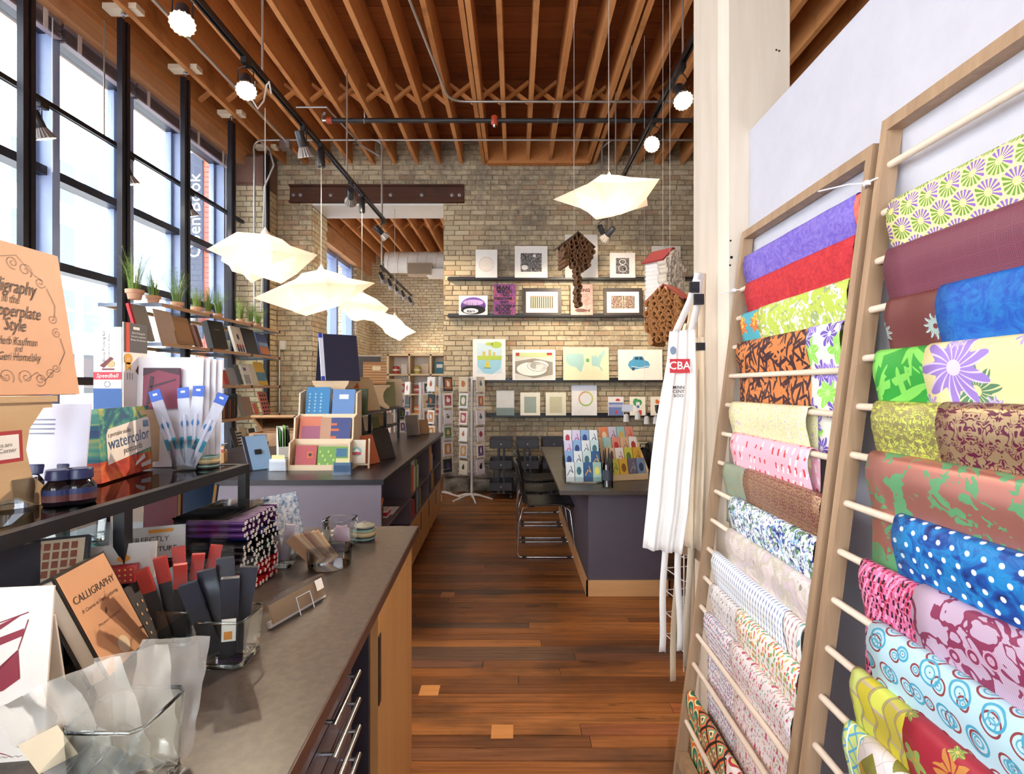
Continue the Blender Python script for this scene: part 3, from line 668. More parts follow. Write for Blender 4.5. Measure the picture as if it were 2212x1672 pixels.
# ---------------------------------------------------------------- aprons on the column
def cloth(c1, c2):
    n = NB('canvas_' + c1[1:], .9, 0, .15); o = n.xyz(n.co()); w = n.noise(n.vec(o[0] * 300, o[1] * 300, o[2] * 300), 1, 2); b = n.noise(n.co(), 6, 3)
    n.bump(w + b * 3, .15, .004); n.b.inputs['Sheen Weight'].default_value = .2; return n.done(n.mix(b.rng(.3, .7), c1, c2))
CW, CB = cloth('#e9e6e2', '#f2efec'), cloth('#d6c3a8', '#e0d0b8')
hk = T('coat_hook', 'black coat hook on the white column holding the aprons', 'hook', (.79, 2.215, 1.90))
MB().tube([(0, 0, .02), (-.012, 0, .015), (-.03, 0, .005), (-.035, 0, .02)], .003, 8).build('prong', black(), hk, 50); MB().box(-.004, 0, -.01, .01, -.015, .03).build('plate', black(), hk)
def apron(label, mat, Y, rows, amp, nf, ties, neck, seed):
    r = random.Random(seed); p = at(rows[0][0], rows[0][1], Y); t = T('canvas_apron', label, 'apron', (p.x, Y, p.z)); nr = len(rows) - 1
    L = lambda px, py: ((px - CX) * Y / F - p.x, H - (py - CY) * Y / F - p.z)
    def fn(u, v):
        f = v * nr; i = min(int(f), nr - 1); f -= i; a, b = rows[i], rows[i + 1]
        xl, yl, xr, yr = (a[q] + (b[q] - a[q]) * f for q in range(4))
        x, z = L(xl + (xr - xl) * u, yl + (yr - yl) * u)
        return (x, amp * (.25 + .75 * v) * (math.sin(u * nf * PI + seed) + .4 * math.sin(u * nf * 2.3 * PI + v * 3)) - .01 * u, z)
    MB().grid(fn, 36, nr * 5).build('body', mat, t, 60, thick=.003)
    for px0, y0, px1, y1, dy in ties:
        a, b = L(px0, y0), L(px1, y1); n = 8
        MB().grid(lambda u, v: (a[0] + (b[0] - a[0]) * v + .004 * math.sin(v * 7 + px0) + (u - .5) * .026, dy + .006 * math.sin(v * 5 + px0) + (u - .5) * .008, a[1] + (b[1] - a[1]) * v), 2, 14).build('waist_tie', mat, t, 60, thick=.0025)
    for pts, dy in neck:
        q = [L(*w) for w in pts]
        def nf_(u, v):
            f = v * (len(q) - 1); i = min(int(f), len(q) - 2); f -= i
            return (q[i][0] + (q[i + 1][0] - q[i][0]) * f + (u - .5) * .03, dy + (u - .5) * .012, q[i][1] + (q[i + 1][1] - q[i][1]) * f)
        MB().grid(nf_, 2, 18).build('neck_strap', mat, t, 60, thick=.003)
    return t, L
ap, L = apron('long natural canvas apron hanging behind the white apron', CB, 2.22, [(1478, 700, 1512, 690), (1452, 780, 1522, 780), (1442, 900, 1528, 900), (1432, 1000, 1530, 1000), (1425, 1100, 1528, 1110), (1428, 1180, 1520, 1215)], .028, 7,
      [(1470, 1150, 1455, 1475, .02), (1500, 1150, 1492, 1540, .02)], [([(1490, 705), (1500, 640), (1512, 588)], .0), ([(1518, 720), (1522, 650), (1516, 588)], .02)], 3)
ap2, L2 = apron('beige canvas apron hanging nearest the paper rack', CB, 2.06, [(1498, 730, 1522, 728), (1494, 830, 1524, 830), (1490, 950, 1526, 950), (1482, 1060, 1524, 1060), (1480, 1180, 1520, 1190)], .018, 4,
      [(1500, 900, 1484, 1440, 0)], [([(1512, 800), (1516, 700), (1518, 590)], .0)], 8)
MB().box(.005, .04, -.018, -.006, -.05, -.02).build('buckle', black(), ap2)
ap3, L3 = apron('white canvas apron with a red logo band in front', CW, 2.00, [(1447, 716, 1498, 712), (1442, 780, 1500, 778), (1428, 860, 1500, 860), (1416, 930, 1496, 935), (1408, 1000, 1490, 1010), (1400, 1090, 1484, 1100), (1390, 1185, 1470, 1195)], .014, 5,
      [(1440, 1150, 1430, 1410, .01), (1466, 1150, 1470, 1410, .012)], [([(1460, 716), (1490, 650), (1508, 590)], -.005), ([(1494, 714), (1506, 660), (1512, 590)], .0)], 1)
a, b = L3(1442, 776), L3(1486, 806); shape(ap3, [rect(a[0] + .002, b[1], b[0], a[1])], -.022, '#c8303c', 'logo_band')
text(ap3, 'CBA', .042, (a[0] + b[0]) / 2, (a[1] + b[1]) / 2, -.024, '#f4f0ee', bold=.0006)
for i, w in enumerate(('MINN', 'CENT', 'BOO')):
    q = L3(1462, 837 + i * 9); text(ap3, w, .017, q[0], q[1], -.021, '#2a2626', bold=.0002)
q = L3(1446, 758); shape(ap3, [disc(q[0] + .008, q[1], .012, 12, .016)], -.021, '#7a8ea8')
for px, py in ((1497, 622), (1507, 648)):
    q = L3(px, py); MB().box(q[0] - .018, q[0] + .018, -.02, -.006, q[1] - .02, q[1] + .02).box(q[0] - .012, q[0] + .012, -.024, -.006, q[1] - .008, q[1] + .008).build('buckle', black(), ap3)
# ---------------------------------------------------------------- pipes and conduits under the joists
def arc(c, a, b, n=6):
    """rounded corner c between a and b"""
    a, b, c = Vector(a), Vector(b), Vector(c); return [a * (1 - t) ** 2 + c * 2 * t * (1 - t) + b * t * t for t in [k / n for k in range(n + 1)]]
def pipe(name, pts, r, mat, label, cat):
    o = T(name, label, cat, pts[0]); q = Vector(pts[0])
    MB().tube([Vector(p) - q for p in pts], r, 10).build('tube', mat, o, 50); return o
zc = 4.505
sp = pipe('sprinkler_pipe', [(ax(712, 5.83), 5.83, 4.42), (4.6, 5.83, 4.42)], .026, plain('#2c2b2e', .45), 'black sprinkler pipe running below the ceiling joists', 'pipe')
X0 = ax(712, 5.83)
MB().cyl((-.03, 0, 0), (.03, 0, 0), .036, n=12).build('coupling', plain('#b5482f', .5), sp, 40); MB().tube([(-.02, 0, 0), (-.07, 0, .0), (-.08, 0, .06), (-.05, 0, .09)], .018, 8).build('elbow', steel(), sp, 50)
xr = ax(1068, 5.83) - X0; MB().lathe([(.028, -.05), (.04, -.035), (.04, .035), (.028, .05)], 12, Matrix.Translation((xr, 0, 0))).build('branch_tee', plain('#c0492f', .5), sp, 40)
MB().cyl((xr, 0, -.075), (xr, 0, -.05), .012, .02, 10).build('sprinkler_head', steel(), sp, 40)
for px in (787, 1205, 1415): x = ax(px, 5.83) - X0; MB().tube([(x, -.03, 0), (x, 0, -.032), (x, .03, 0), (x, .004, .05), (x, 0, .11)], .006, 6).build('hanger', steel(), sp, 50)
y1, y2 = 5.6, 6.47
a0 = (ax(905, 4.05), 3.0, zc); c0 = (ax(966, y1), y1, zc)
pipe('conduit', [(-.93, -1, zc), (-.93, 3.0, zc)] + arc((c0[0], y1, zc), (c0[0] - .0, y1 - .25, zc), (c0[0] + .2, y1, zc)) + [(4.5, y1, zc)], .0125, EMT, 'thin steel conduit bending along a joist then across ceiling, nearer run', 'conduit')
xb = ax(510, y2)
cd = pipe('conduit', [(-3.23, y2 + .02, 2.2), (-3.23, y2 + .02, 4.3)] + arc((-3.23, y2, zc), (-3.23, y2, 4.38), (-3.1, y2, zc)) + [(ax(617, y2), y2, zc), (4.5, y2, zc)], .0125, EMT, 'thin steel conduit across the joists nearest the brick wall', 'conduit')
bx_ = ax(617, y2) + 3.23; MB().box(bx_ - .06, bx_ + .06, -.06, .04, 2.19, 2.29).build('junction_box', steel(), cd)
MB().tube([(bx_, -.05, 2.3), (bx_ - .02, -2, 2.31), (bx_ - .0, -6, 2.31)], .0125, 8).build('branch_run', EMT, cd, 50)
xb2 = ax(825, y2) + 3.23; MB().tube([(xb2 - .15, -.03, zc - 2.2)] + [p - Vector((-3.23, y2 + .02, 2.2)) for p in arc((ax(825, y2), y2, zc), (ax(825, y2) - .1, y2, zc), (ax(825, y2), y2, zc - .1))] + [(xb2, -.02, 1.3)], .0125, 8).build('drop_run', EMT, cd, 50)
xb3 = ax(1300, y2) + 3.23; MB().tube([(xb3 + .12, -.03, zc - 2.2), (xb3, -.03, zc - 2.3), (xb3, -.03, 1.75)], .0125, 8).build('drop_run', EMT, cd, 50)
MB().tube([(.1, 0, 2.28), (.19, .0, 2.2), (.24, 0, 2.0), (.1, .05, 1.75), (.06, .05, .2)], .012, 8).build('branch_run', EMT, cd, 50)
pipe('conduit', [(ax(640, 5.7), 5.7, 4.5), (ax(705, 5.7), 5.7, 4.5), (ax(780, 6.6), 6.6, 4.5), (ax(820, 6.47), 6.45, 4.3)], .011, EMT, 'short curved steel conduit crossing the left joists', 'conduit')
# ---------------------------------------------------------------- track lights
LENS_ON = emit('lamp_lens', '#fff0d0', 20.)
def par(base, aim, label, power=60., on=True, size=.62, group='spot lamps on the tracks', drop=.17, blend=.7):
    """PAR flood lamp hung from a track by a yoke; base = point on the track"""
    t = T('spot_lamp', label, 'lamp', base, 0, group); d = (Vector(aim) - (Vector(base) - Vector((0, 0, drop)))).normalized()
    M = Matrix.Translation((0, 0, -drop)) @ d.to_track_quat('-Z', 'Y').to_matrix().to_4x4()
    MB().box(-.017, .017, -.035, .035, -.035, 0).build('track_adapter', black(), t)
    q = M @ Vector((0, 0, .06)); sd = M.to_3x3() @ Vector((1, 0, 0)) * .045
    MB().tube([q + sd, q + sd * .95 + Vector((0, 0, drop * .45)), Vector((0, 0, -.04)), q - sd * .95 + Vector((0, 0, drop * .45)), q - sd], .004, 6).build('yoke', black(), t, 50)
    MB().lathe([(0, .135), (.03, .135), (.034, .125), (.034, .02), (.03, .01)], 16, M).build('socket', plain('#24252b', .35), t, 40)
    rb = MB(); prof = [(.028, .03), (.036, .015), (.052, -.02), (.062, -.045), (.0625, -.055)]
    vs = []
    nn = 32
    for r_, z in prof:
        for k in range(nn): a = 2 * PI * k / nn; rr = r_ * (1.0 if k % 2 else .90); vs.append((rr * math.cos(a), rr * math.sin(a), z))
    rb.add(vs, [(i * nn + k, i * nn + (k + 1) % nn, (i + 1) * nn + (k + 1) % nn, (i + 1) * nn + k) for i in range(4) for k in range(nn)], M)
    rb.build('reflector', plain('#8f8884', .4, .5), t)
    MB().lathe([(0, -.046), (.03, -.048), (.055, -.052)], 20, M).build('lens', LENS_ON if on else plain('#e8e2da', .2), t, 60)
    if on:
        l = bpy.data.lights.new('spot_light', 'SPOT'); l.energy = power * .7; l.color = (1, .82, .60); l.spot_size = size * 2; l.spot_blend = blend; l.shadow_soft_size = .04
        o = bpy.data.objects.new('spot_light', l); C.objects.link(o); o.parent = t; o.matrix_local = M @ Matrix.Translation((0, 0, -.075))
    return t
def track(p0, p1, label):
    p0, p1 = Vector(p0), Vector(p1); t = T('light_track', label, 'track', p0); d = p1 - p0; L = d.length
    q = d.to_track_quat('Y', 'Z').to_matrix().to_4x4(); m = MB()
    m.box(-.018, -.006, 0, L, 0, .034, q).box(.006, .018, 0, L, 0, .034, q).box(-.018, .018, 0, L, .028, .036, q); m.build('rail', plain('#2a2a2f', .3, .4), t)
    return t
ZT = 3.49
tl = track((-1.70, 2.1, ZT), (-1.61, 6.5, ZT), 'long black light track hanging over the left counters')
for px, y in ((577, 3.46), (742, 5.1)):
    x = -1.67 + (y - 3.4) * .02 + 1.70; MB().cyl((x, y - 2.1, .03), (x, y - 2.1, 1.06), .008, n=8).build('hanger_rod', EMT, tl, 50)
tr = track((1.06, 3.0, ZT), (1.06, 6.3, ZT), 'black light track on the right near the white column')
for y in (3.3, 4.75, 5.5): MB().cyl((0, y - 3.0, .03), (0, y - 3.0, 1.06), .007, n=8).build('hanger_rod', EMT, tr, 50)
tw = track((-3.43, 2.0, 3.51), (-3.43, 6.6, 3.51), 'thin black light track hanging in front of the windows')
for y in (4.37, 5.42): MB().cyl((0, y - 2, .03), (0, y - 2, 1.0), .006, n=8).build('hanger_rod', EMT, tw, 50)
par((-1.69, 2.66, ZT), (-.7, 1.05, .93), 'blazing spot lamp nearest the camera on the left track', 70, size=.8)
par((-1.675, 3.26, ZT), (-.75, 1.6, 1.0), 'glaring spot lamp on the left track beside the wire hook', 70, size=.8)
par((-1.66, 4.12, ZT), (-1.3, 5.3, .9), 'downward spot lamp mid-way along the left track', 60)
par((-1.63, 5.2, ZT), (-2.3, 7.2, 2.6), 'spot lamp on the left track before the steel lintel', 90)
par((-1.615, 6.42, ZT), (-.6, 7.3, 2.4), 'spot lamp at the far end of the left track', 75)
def can(base, label):
    t = T('cord_canister', label, 'canopy', base); MB().box(-.017, .017, -.035, .035, -.035, 0).build('track_adapter', black(), t)
    MB().lathe([(0, -.19), (.028, -.19), (.032, -.18), (.03, -.05), (.022, -.035), (0, -.035)], 16).build('can', plain('#1c1c20', .35), t, 40)
can((-1.628, 4.40, ZT), 'black cord canister on the left track above the second paper lamp'); can((-1.621, 5.55, ZT), 'black cord canister on the left track above the third paper lamp')
par((1.06, 3.32, ZT), (1.0, 1.7, 1.2), 'large spot lamp on the right track beside the column', 80, size=.8, drop=.2)
par((1.06, 4.0, ZT), (-.55, 1.3, .93), 'spot lamp on the right track hidden behind the column edge', 480, size=.42)
par((1.06, 5.15, ZT), (1.3, 7.2, 2.3), 'dark spot lamp on the right track behind the paper lamp', 110)
par((1.06, 6.05, ZT), (.2, 7.2, 2.2), 'left of the two spot lamps at the right track end', 95, drop=.3)
par((1.06, 6.22, ZT), (1.9, 7.2, 2.0), 'right of the two spot lamps at the right track end', 95, drop=.24)
for i, (y, ay) in enumerate(((3.8, 4.6), (4.66, 5.3), (5.54, 6.2))):
    par((-3.43, y, 3.51), (-3.1, ay, 1.5), 'spot lamp hanging against the window glass, %s from the brick pier' % ORD[2 - i], 28, drop=.2)
tf = track((-2.2, 8.6, 3.42), (-2.25, 11.4, 3.42), 'short light track in the room beyond the opening')
for i, y in enumerate((8.75, 9.3, 9.8, 10.4, 11.1)): par((-2.2, y, 3.42), (-1.6, y + 2.5, 1.4), 'spot lamp in the room beyond the opening, %s along the track' % ORD[i], 60)
pipe('conduit', [(-2.2, 8.65, 4.5), (-2.2, 8.65, 3.44)], .0125, EMT, 'vertical conduit dropping to the far room light track', 'conduit')
# wire hook on the left track
hk = T('wire_hook', 'bent white wire hook with cord hanging from the left track', 'hook', (-1.66, 3.46, ZT))
MB().tube([(-.06, 0, -.02), (-.075, 0, -.14), (-.04, 0, -.2), (0, 0, -.15), (.02, 0, -.04), (.035, 0, -.02), (.05, 0, -.1)], .006, 8).build('wire', plain('#d8cfc6', .4), hk, 50)
# ---------------------------------------------------------------- folded paper pendant lamps
def m_lamp():
    m = bpy.data.materials.new('lamp_paper'); m.use_nodes = True; nt = m.node_tree; nt.nodes.clear()
    o = nt.nodes.new('ShaderNodeOutputMaterial'); a = nt.nodes.new('ShaderNodeAddShader'); x = nt.nodes.new('ShaderNodeMixShader'); x.inputs[0].default_value = .5
    d = nt.nodes.new('ShaderNodeBsdfDiffuse'); tt = nt.nodes.new('ShaderNodeBsdfTranslucent'); e = nt.nodes.new('ShaderNodeEmission')
    d.inputs[0].default_value = lin('#f8ebe0') + (1,); tt.inputs[0].default_value = lin('#f8e4d2') + (1,); e.inputs[0].default_value = lin('#ffe4cc') + (1,); e.inputs[1].default_value = .12
    nt.links.new(d.outputs[0], x.inputs[1]); nt.links.new(tt.outputs[0], x.inputs[2]); nt.links.new(x.outputs[0], a.inputs[0]); nt.links.new(e.outputs[0], a.inputs[1]); nt.links.new(a.outputs[0], o.inputs[0]); return m
LAMP = m_lamp()
def pendant(px, py, Y, w, h, top, label, seed, power=14., tilt=0., corners=5):
    r = random.Random(seed); c = at(px, py, Y); t = T('paper_pendant_lamp', label, 'lamp', c, r.uniform(0, 1), 'folded paper pendant lamps', ry=0)
    n = corners * 2; vs = []; ring = [(.09, .50, 0), (.45, .36, .1), (1., .02, 1), (.52, -.34, .15), (.30, -.46, .05)]
    for f, z, pk in ring:
        for k in range(n):
            a = 2 * PI * (k + (.5 if f == .52 else 0) * .3) / n
            q = w / 2 * f * (1 if k % 2 == 0 else (1 - .28 * pk)) * r.uniform(.84, 1.1)
            vs.append((q * math.cos(a), q * math.sin(a) * .9, h * (z + (r.uniform(-.11, .11) if .2 < f else 0) + tilt * f * math.cos(a))))
    fs = []
    for i in range(4):
        for k in range(n):
            a, b, c_, d = i * n + k, i * n + (k + 1) % n, (i + 1) * n + (k + 1) % n, (i + 1) * n + k
            fs += [(a, b, c_), (a, c_, d)] if (k + i) % 2 else [(a, b, d), (b, c_, d)]
    fs.append(tuple(range(4 * n, 5 * n)))
    MB().add(vs, fs).build('shade', LAMP, t)
    MB().lathe([(.03, h * .5 - .01), (.03, h * .5 + .01), (.012, h * .5 + .035), (.006, h * .5 + .05)], 12).build('cap', plain('#e8ded2', .5), t, 40)
    MB().cyl((0, 0, h * .5 + .04), (0, 0, top - c.z), .0032, n=6).build('cord', plain('#b8aea6', .6), t)
    MB().lathe([(0, -.05), (.03, -.03), (.035, 0), (.02, .04), (.013, .07)], 12).build('bulb', emit('bulb', '#ffe6c0', 6), t, 60)
    l = bpy.data.lights.new('bulb_light', 'POINT'); l.energy = power * .22; l.color = (1, .90, .78); l.shadow_soft_size = .05
    o = bpy.data.objects.new('bulb_light', l); C.objects.link(o); o.parent = t; o.location = (0, 0, 0)
pendant(573, 555, 3.47, .76, .29, 3.3, 'crumpled paper pendant lamp nearest the windows, largest on the left', 4, 12)
pendant(694, 628, 4.40, .98, .34, 3.32, 'second paper pendant lamp along the left track, glowing white', 9, 20, .25, 4)
pendant(782, 664, 5.55, .74, .30, 3.31, 'third paper pendant lamp along the left track', 15, 24, -.1, 4)
pendant(853, 706, 7.35, .68, .30, 3.95, 'farthest paper pendant lamp hanging inside the wall opening', 21, 40, -.35, 4)
pendant(1315, 426, 3.68, .78, .25, 4.52, 'paper pendant lamp hanging alone on the right by the column', 30, 12, .05)
# ---------------------------------------------------------------- books, cards, boxes
def book(p, w, h, t, cover, label, rz=0., lean=0., pages='#ece2cc', spine=None, group=None, title=None, tcol='#f2ead8', tsz=.02, cat='book', name='book', deco=None, ry=0.):
    o = T(name, label, cat, Vector(p) + Vector((0, 0, t * math.sin(max(lean, 0)))), rz, group, -lean, ry); b = min(.003, t * .2); x = w / 2; m = MB(); cm = plain(cover, .5)
    m.box(-x, x, 0, b, 0, h).box(-x, x, t - b, t, 0, h)
    if not spine: m.box(-x, -x + b, b, t - b, 0, h)
    m.build('cover', cm, o)
    if spine: MB().box(-x, -x + b, b, t - b, 0, h).box(-x - .0006, -x + w * .12, -.0006, t + .0006, 0, h).build('spine', plain(spine, .5), o)
    MB().box(-x + b, x - .004, b, t - b, .003, h - .003).build('pages', plain(pages, .8), o)
    if title: text(o, title, tsz, 0, h * .68, -.0012, tcol)
    for k, (c, q) in enumerate(deco or []): shape(o, [[(-x + u * w, v * h) for u, v in s] for s in q], -.0012 - k * .0004, c)
    return o
def card(p, w, h, t, col, label, rz=0., lean=0., group=None, cat='card', name='card', deco=None, title=None, tcol='#2a2a2a', tsz=.02, mat=None, tz=.5, ry=0.):
    o = T(name, label, cat, Vector(p) + Vector((0, 0, t * math.sin(max(lean, 0)))), rz, group, -lean, ry); MB().box(-w / 2, w / 2, 0, t, 0, h).build('sheet', mat or plain(col, .6), o)
    for k, (c, q) in enumerate(deco or []): shape(o, [[(-w / 2 + u * w, v * h) for u, v in s] for s in q], -.001 - k * .0005, c)
    if title: text(o, title, tsz, 0, h * tz, -.0035, tcol)
    return o
def easel(p, w, rz, label, col=None):
    o = T('book_easel', label, 'stand', p, rz); m = maple()
    MB().box(-w / 2, w / 2, -.035, .06, 0, .008).build('base', m, o); MB().box(-w / 2, w / 2, -.035, -.029, .008, .02).build('lip', m, o)
    MB().box(-w * .4, w * .4, 0, .006, 0, .11, Matrix.Translation((0, .03, .008)) @ Matrix.Rotation(-.3, 4, 'X')).build('back', m, o)
def wire_easel(p, w, h, rz, label):
    o = T('wire_easel', label, 'stand', p, rz); m = MB(); c = steel()
    for s in (-1, 1):
        MB().tube([(s * w / 2, -.03, .02), (s * w / 2, -.035, .004), (s * w / 2, .01, .004), (s * w / 3, .05, h), (s * w / 3, .11, .003)], .002, 6).build('leg', c, o, 60)
    MB().tube([(-w / 3, .05, h), (w / 3, .05, h)], .002, 6).build('crossbar', c, o, 60)
# ---------------------------------------------------------------- window shelves with plants and books
SZ = [2.166, 1.829, 1.468, 1.113, .76]; SN = ['top', 'second', 'third', 'fourth', 'lowest']
OAK = wood('#b98a60', '#d8ae82', 1, 9, .45, 'shelf_oak'); SHG = glass('shelf_glass', '#f2f7f4', .05, .8)
for i, z in enumerate(SZ):
    y0, y1 = (4.46, 6.69)
    o = T('window_shelf', 'glass shelf with oak front edge before the windows, %s of five' % SN[i], 'shelf', (-3.0, y0, z), 0, 'window shelves')
    MB().box(-.025, 0, 0, y1 - y0, -.028, 0).build('front_edge', OAK, o); MB().box(-.52, -.025, 0, y1 - y0, -.012, -.002).build('glass_panel', SHG, o)
    MB().box(-.545, -.52, 0, y1 - y0, -.028, 0).build('back_edge', OAK, o); MB().box(-.545, 0, -.012, 0, -.03, 0).build('end_bracket', plain('#8d96a4', .35, .6), o)
    for y in (5.17, 5.97, 6.67):
        MB().box(-.03, .004, y - y0 - .02, y - y0 + .02, -.032, .003).build('clip', plain('#2b3040', .4), o); MB().box(-.54, -.02, y - y0 - .008, y - y0 + .008, -.034, -.013).build('bracket_arm', plain('#3b4150', .4), o)
SY = lambda px, x=3.12: x * F / (CX - px)
TERRA = plain('#d9a98a', .85); G1 = [plain(c, .7) for c in ('#6f8f3a', '#8aa64a', '#5d8246', '#9db25a')]
def plant(px, w, hp, label, seed, sp=1., x=-3.11, bush=0):
    r = random.Random(seed); o = T('potted_grass', label, 'plant', (x, SY(px, -x), SZ[0]), 0, 'potted grasses on the top window shelf'); h = w * .58
    MB().lathe([(0, 0), (w * .34, 0), (w * .40, h * .55), (w * .41, h * .6), (w * .48, h * .62), (w * .5, h), (w * .45, h), (w * .43, h * .8), (0, h * .8)], 20).build('pot', TERRA, o, 40)
    MB().lathe([(0, h * .84), (w * .42, h * .8)], 14).build('soil', plain('#4b3a2c', .9), o)
    for gi in range(2):
        m = MB()
        for k in range(60 if not bush else 80):
            a = r.uniform(0, 2 * PI); rr = w * .33 * math.sqrt(r.random()); L = hp * 1.5 * r.uniform(.4, 1.05); ln = r.uniform(.05, .5) * sp
            b = Vector((rr * math.cos(a), rr * math.sin(a), h * .82)); d = Vector((math.cos(a), math.sin(a), 0)); sd = Vector((-d.y, d.x, 0)) * .0016
            P = [b + d * (L * ln * t * t) + Vector((0, 0, L * (t - .18 * ln * t * t))) for t in (0, .35, .7, 1)]
            for q in range(3):
                w1 = 1 - q * .25; m.add([P[q] - sd * w1, P[q] + sd * w1, P[q + 1] + sd * (w1 - .25), P[q + 1] - sd * (w1 - .25)], [(0, 1, 2, 3)])
            for q in range(4):
                t = r.uniform(.3, 1); c = b + d * (L * ln * t * t) + Vector((0, 0, L * (t - .18 * ln * t * t))); e = Vector((r.uniform(-1, 1), r.uniform(-1, 1), r.uniform(.2, 1))) * .011
                m.add([c, c + e + sd, c + e * 1.9, c + e - sd], [(0, 1, 2, 3)])
        m.build('foliage', G1[(seed + gi) % 4], o)
for i, a in enumerate(((291, .135, .24, .9), (331, .115, .15, .7), (383, .11, .23, 1.1), (425, .11, .13, .6), (450, .085, .19, .9), (472, .09, .22, 1.2), (519, .09, .17, .5), (541, .09, .18, .7), (557, .085, .15, 1.6))):
    plant(a[0], a[1], a[2], ['tall bushy', 'short dark', 'tall feathery', 'short dense', 'slim reddish-green', 'tall spreading', 'narrow upright', 'rounded', 'trailing'][i] + ' grass in a clay pot on the top window shelf', 40 + i, a[3])
def wbook(px, lv, w, h, t, col, what, lean=.28, x=-3.07, rz=PI / 2, **k):
    y = SY(px, -x); lb = '%s on the %s window shelf' % (what, SN[lv])
    return book((x, y, SZ[lv] + .004 + math.sin(lean) * 0), w, h, t, col, lb, rz, lean, **k)
L2_ = 'upright books and sheets on the window shelves'
wbook(318, 1, .20, .31, .022, '#9d9a90', 'grey book with red spine leaning', spine='#c02a35', group=L2_)
card((-3.07, SY(356), SZ[1] + .002), .24, .31, .004, '#cdb6a6', 'speckled beige handmade sheet on the second window shelf', PI / 2, .25, L2_, 'sheet', 'sheet')
bx = wbook(403, 1, .26, .27, .05, '#a87f58', 'kraft brown portfolio box', group=L2_, pages='#c79c70'); shape(bx, [rect(-.11, .03, .12, .22)], -.002, '#b88e66')
wbook(436, 1, .12, .22, .045, '#7a4a32', 'small brown leather book', rz=PI / 2 + .3, group=L2_)
wbook(478, 1, .20, .30, .075, '#343330', 'thick black book with gilt edges', pages='#b5713f', rz=PI / 2 - .25, title='THE BIBLE', tcol='#cfc6b4', tsz=.016, group=L2_)
card((-3.2, SY(504), SZ[1] + .002), .16, .14, .02, '#d9cbb4', 'low cream box standing behind books on second window shelf', PI / 2, 0, None, 'box', 'box')
wbook(523, 1, .21, .30, .03, '#e6dfd6', 'white book with red and blue dots', deco=[('#a8404a', [disc(.25 + .25 * i, .22, .1, 10) for i in range(3)]), ('#32406e', [disc(.25 + .25 * i, .1, .1, 10) for i in range(3)]), ('#4a3a34', [disc(.5, .6, .12, 10)])], group=L2_)
wbook(549, 1, .28, .31, .012, '#2c2e33', 'charcoal portfolio', group=L2_)
wbook(575, 1, .26, .28, .012, '#41588e', 'landscape photograph book in blue and orange', deco=[('#d98a5a', [rect(.05, .06, .95, .4)]), ('#8fb0d4', [rect(.05, .42, .95, .6)])], group=L2_)
wbook(455, 2, .19, .25, .012, '#3a2b34', 'dark pamphlet with lilac tag', group=L2_, deco=[('#8a6a9a', [rect(.6, .02, 1, .3)])])
wbook(470, 2, .24, .28, .006, '#d2703a', 'orange paper folder', group=L2_, lean=.3); wbook(492, 2, .09, .16, .02, '#b23a34', 'small red book', group=L2_)
wbook(507, 2, .17, .19, .02, '#8d8f98', 'grey cloth book', group=L2_); wbook(524, 2, .14, .23, .03, '#26241f', 'black book', rz=PI / 2 + .3, group=L2_)
wbook(539, 2, .16, .24, .018, '#e9e6e0', 'white book with black stripes', deco=[('#222222', [rect(.1 + .2 * i, .05, .18 + .2 * i, .5) for i in range(4)]), ('#7a6aa8', [rect(.2, .7, .6, .85)])], group=L2_)
wbook(555, 2, .16, .26, .008, '#e4dcc8', 'cream pamphlet', group=L2_)
wbook(570, 2, .24, .29, .01, '#e6bb3a', 'yellow and blue book', deco=[('#5f93a8', [rect(.02, .18, .98, .55)])], group=L2_)
for i in range(11):
    c = ['#6d3f2a', '#2c211e', '#8a5a3c', '#1d1b1c', '#a07050', '#5a2f24', '#33302f', '#8f4a38', '#241f22', '#4a3026', '#17181c'][i]; y = SY(458 + i * 4.6)
    book((-3.16, y, SZ[3] + .002), .17, R.uniform(.2, .27), .025, c, 'thin %s journal, %s from the left in the fourth shelf row' % (['tan', 'dark', 'brown', 'black'][i % 4], ORD[i]), PI, 0, group='journals standing in a row on the fourth window shelf')
wbook(518, 3, .10, .17, .006, '#c4bcb0', 'small grey card', group=L2_); wbook(527, 3, .13, .25, .01, '#8e8a80', 'grey notebook', group=L2_); wbook(541, 3, .18, .22, .03, '#9c7d6a', 'brown notebook', group=L2_)
wbook(560, 3, .10, .14, .03, '#e0b03e', 'yellow and red pamphlet stack', spine='#c44436', group=L2_, rz=PI / 2 + .2)
wbook(578, 3, .20, .28, .014, '#c9705f', 'black and coral patterned book', deco=[('#231d20', [rect(.1 + .3 * (i % 3), .06 + .18 * (i // 3), .28 + .3 * (i % 3), .15 + .18 * (i // 3)) for i in range(15)])], group=L2_)
for i, (px, c, h, what) in enumerate(((515, '#2a2a2c', .24, 'black card with white print'), (524, '#e9e4da', .2, 'zebra striped card'), (533, '#d8c8a4', .24, 'cream postcard'), (541, '#c9a070', .14, 'kraft envelope'), (553, '#2e3036', .2, 'charcoal booklet'), (567, '#e6ded2', .22, 'white alphabet card'), (577, '#e08a3e', .12, 'orange card'))):
    w_ = wbook(px, 4, .13, h, .008, c, what, group=L2_)
    if i == 5: text(w_, 'ABC', .05, 0, .06, -.0015, '#b03a3a')
    if i == 1: shape(w_, [rect(-.06, .02 + .035 * k, .06, .037 + .035 * k) for k in range(5)], -.0015, '#1e1e20')
MB_ = T('framed_picture', 'dark red picture frame leaning below the window shelves', 'frame', (-3.05, SY(492, 3.05), .40), PI / 2, None, -.2)
for a in (rect(-.15, 0, .15, .03), rect(-.15, .33, .15, .36), rect(-.15, .03, -.12, .33), rect(.12, .03, .15, .33)): MB().prism(a, 0, .02).build('moulding', plain('#6a2a2a', .4), MB_)
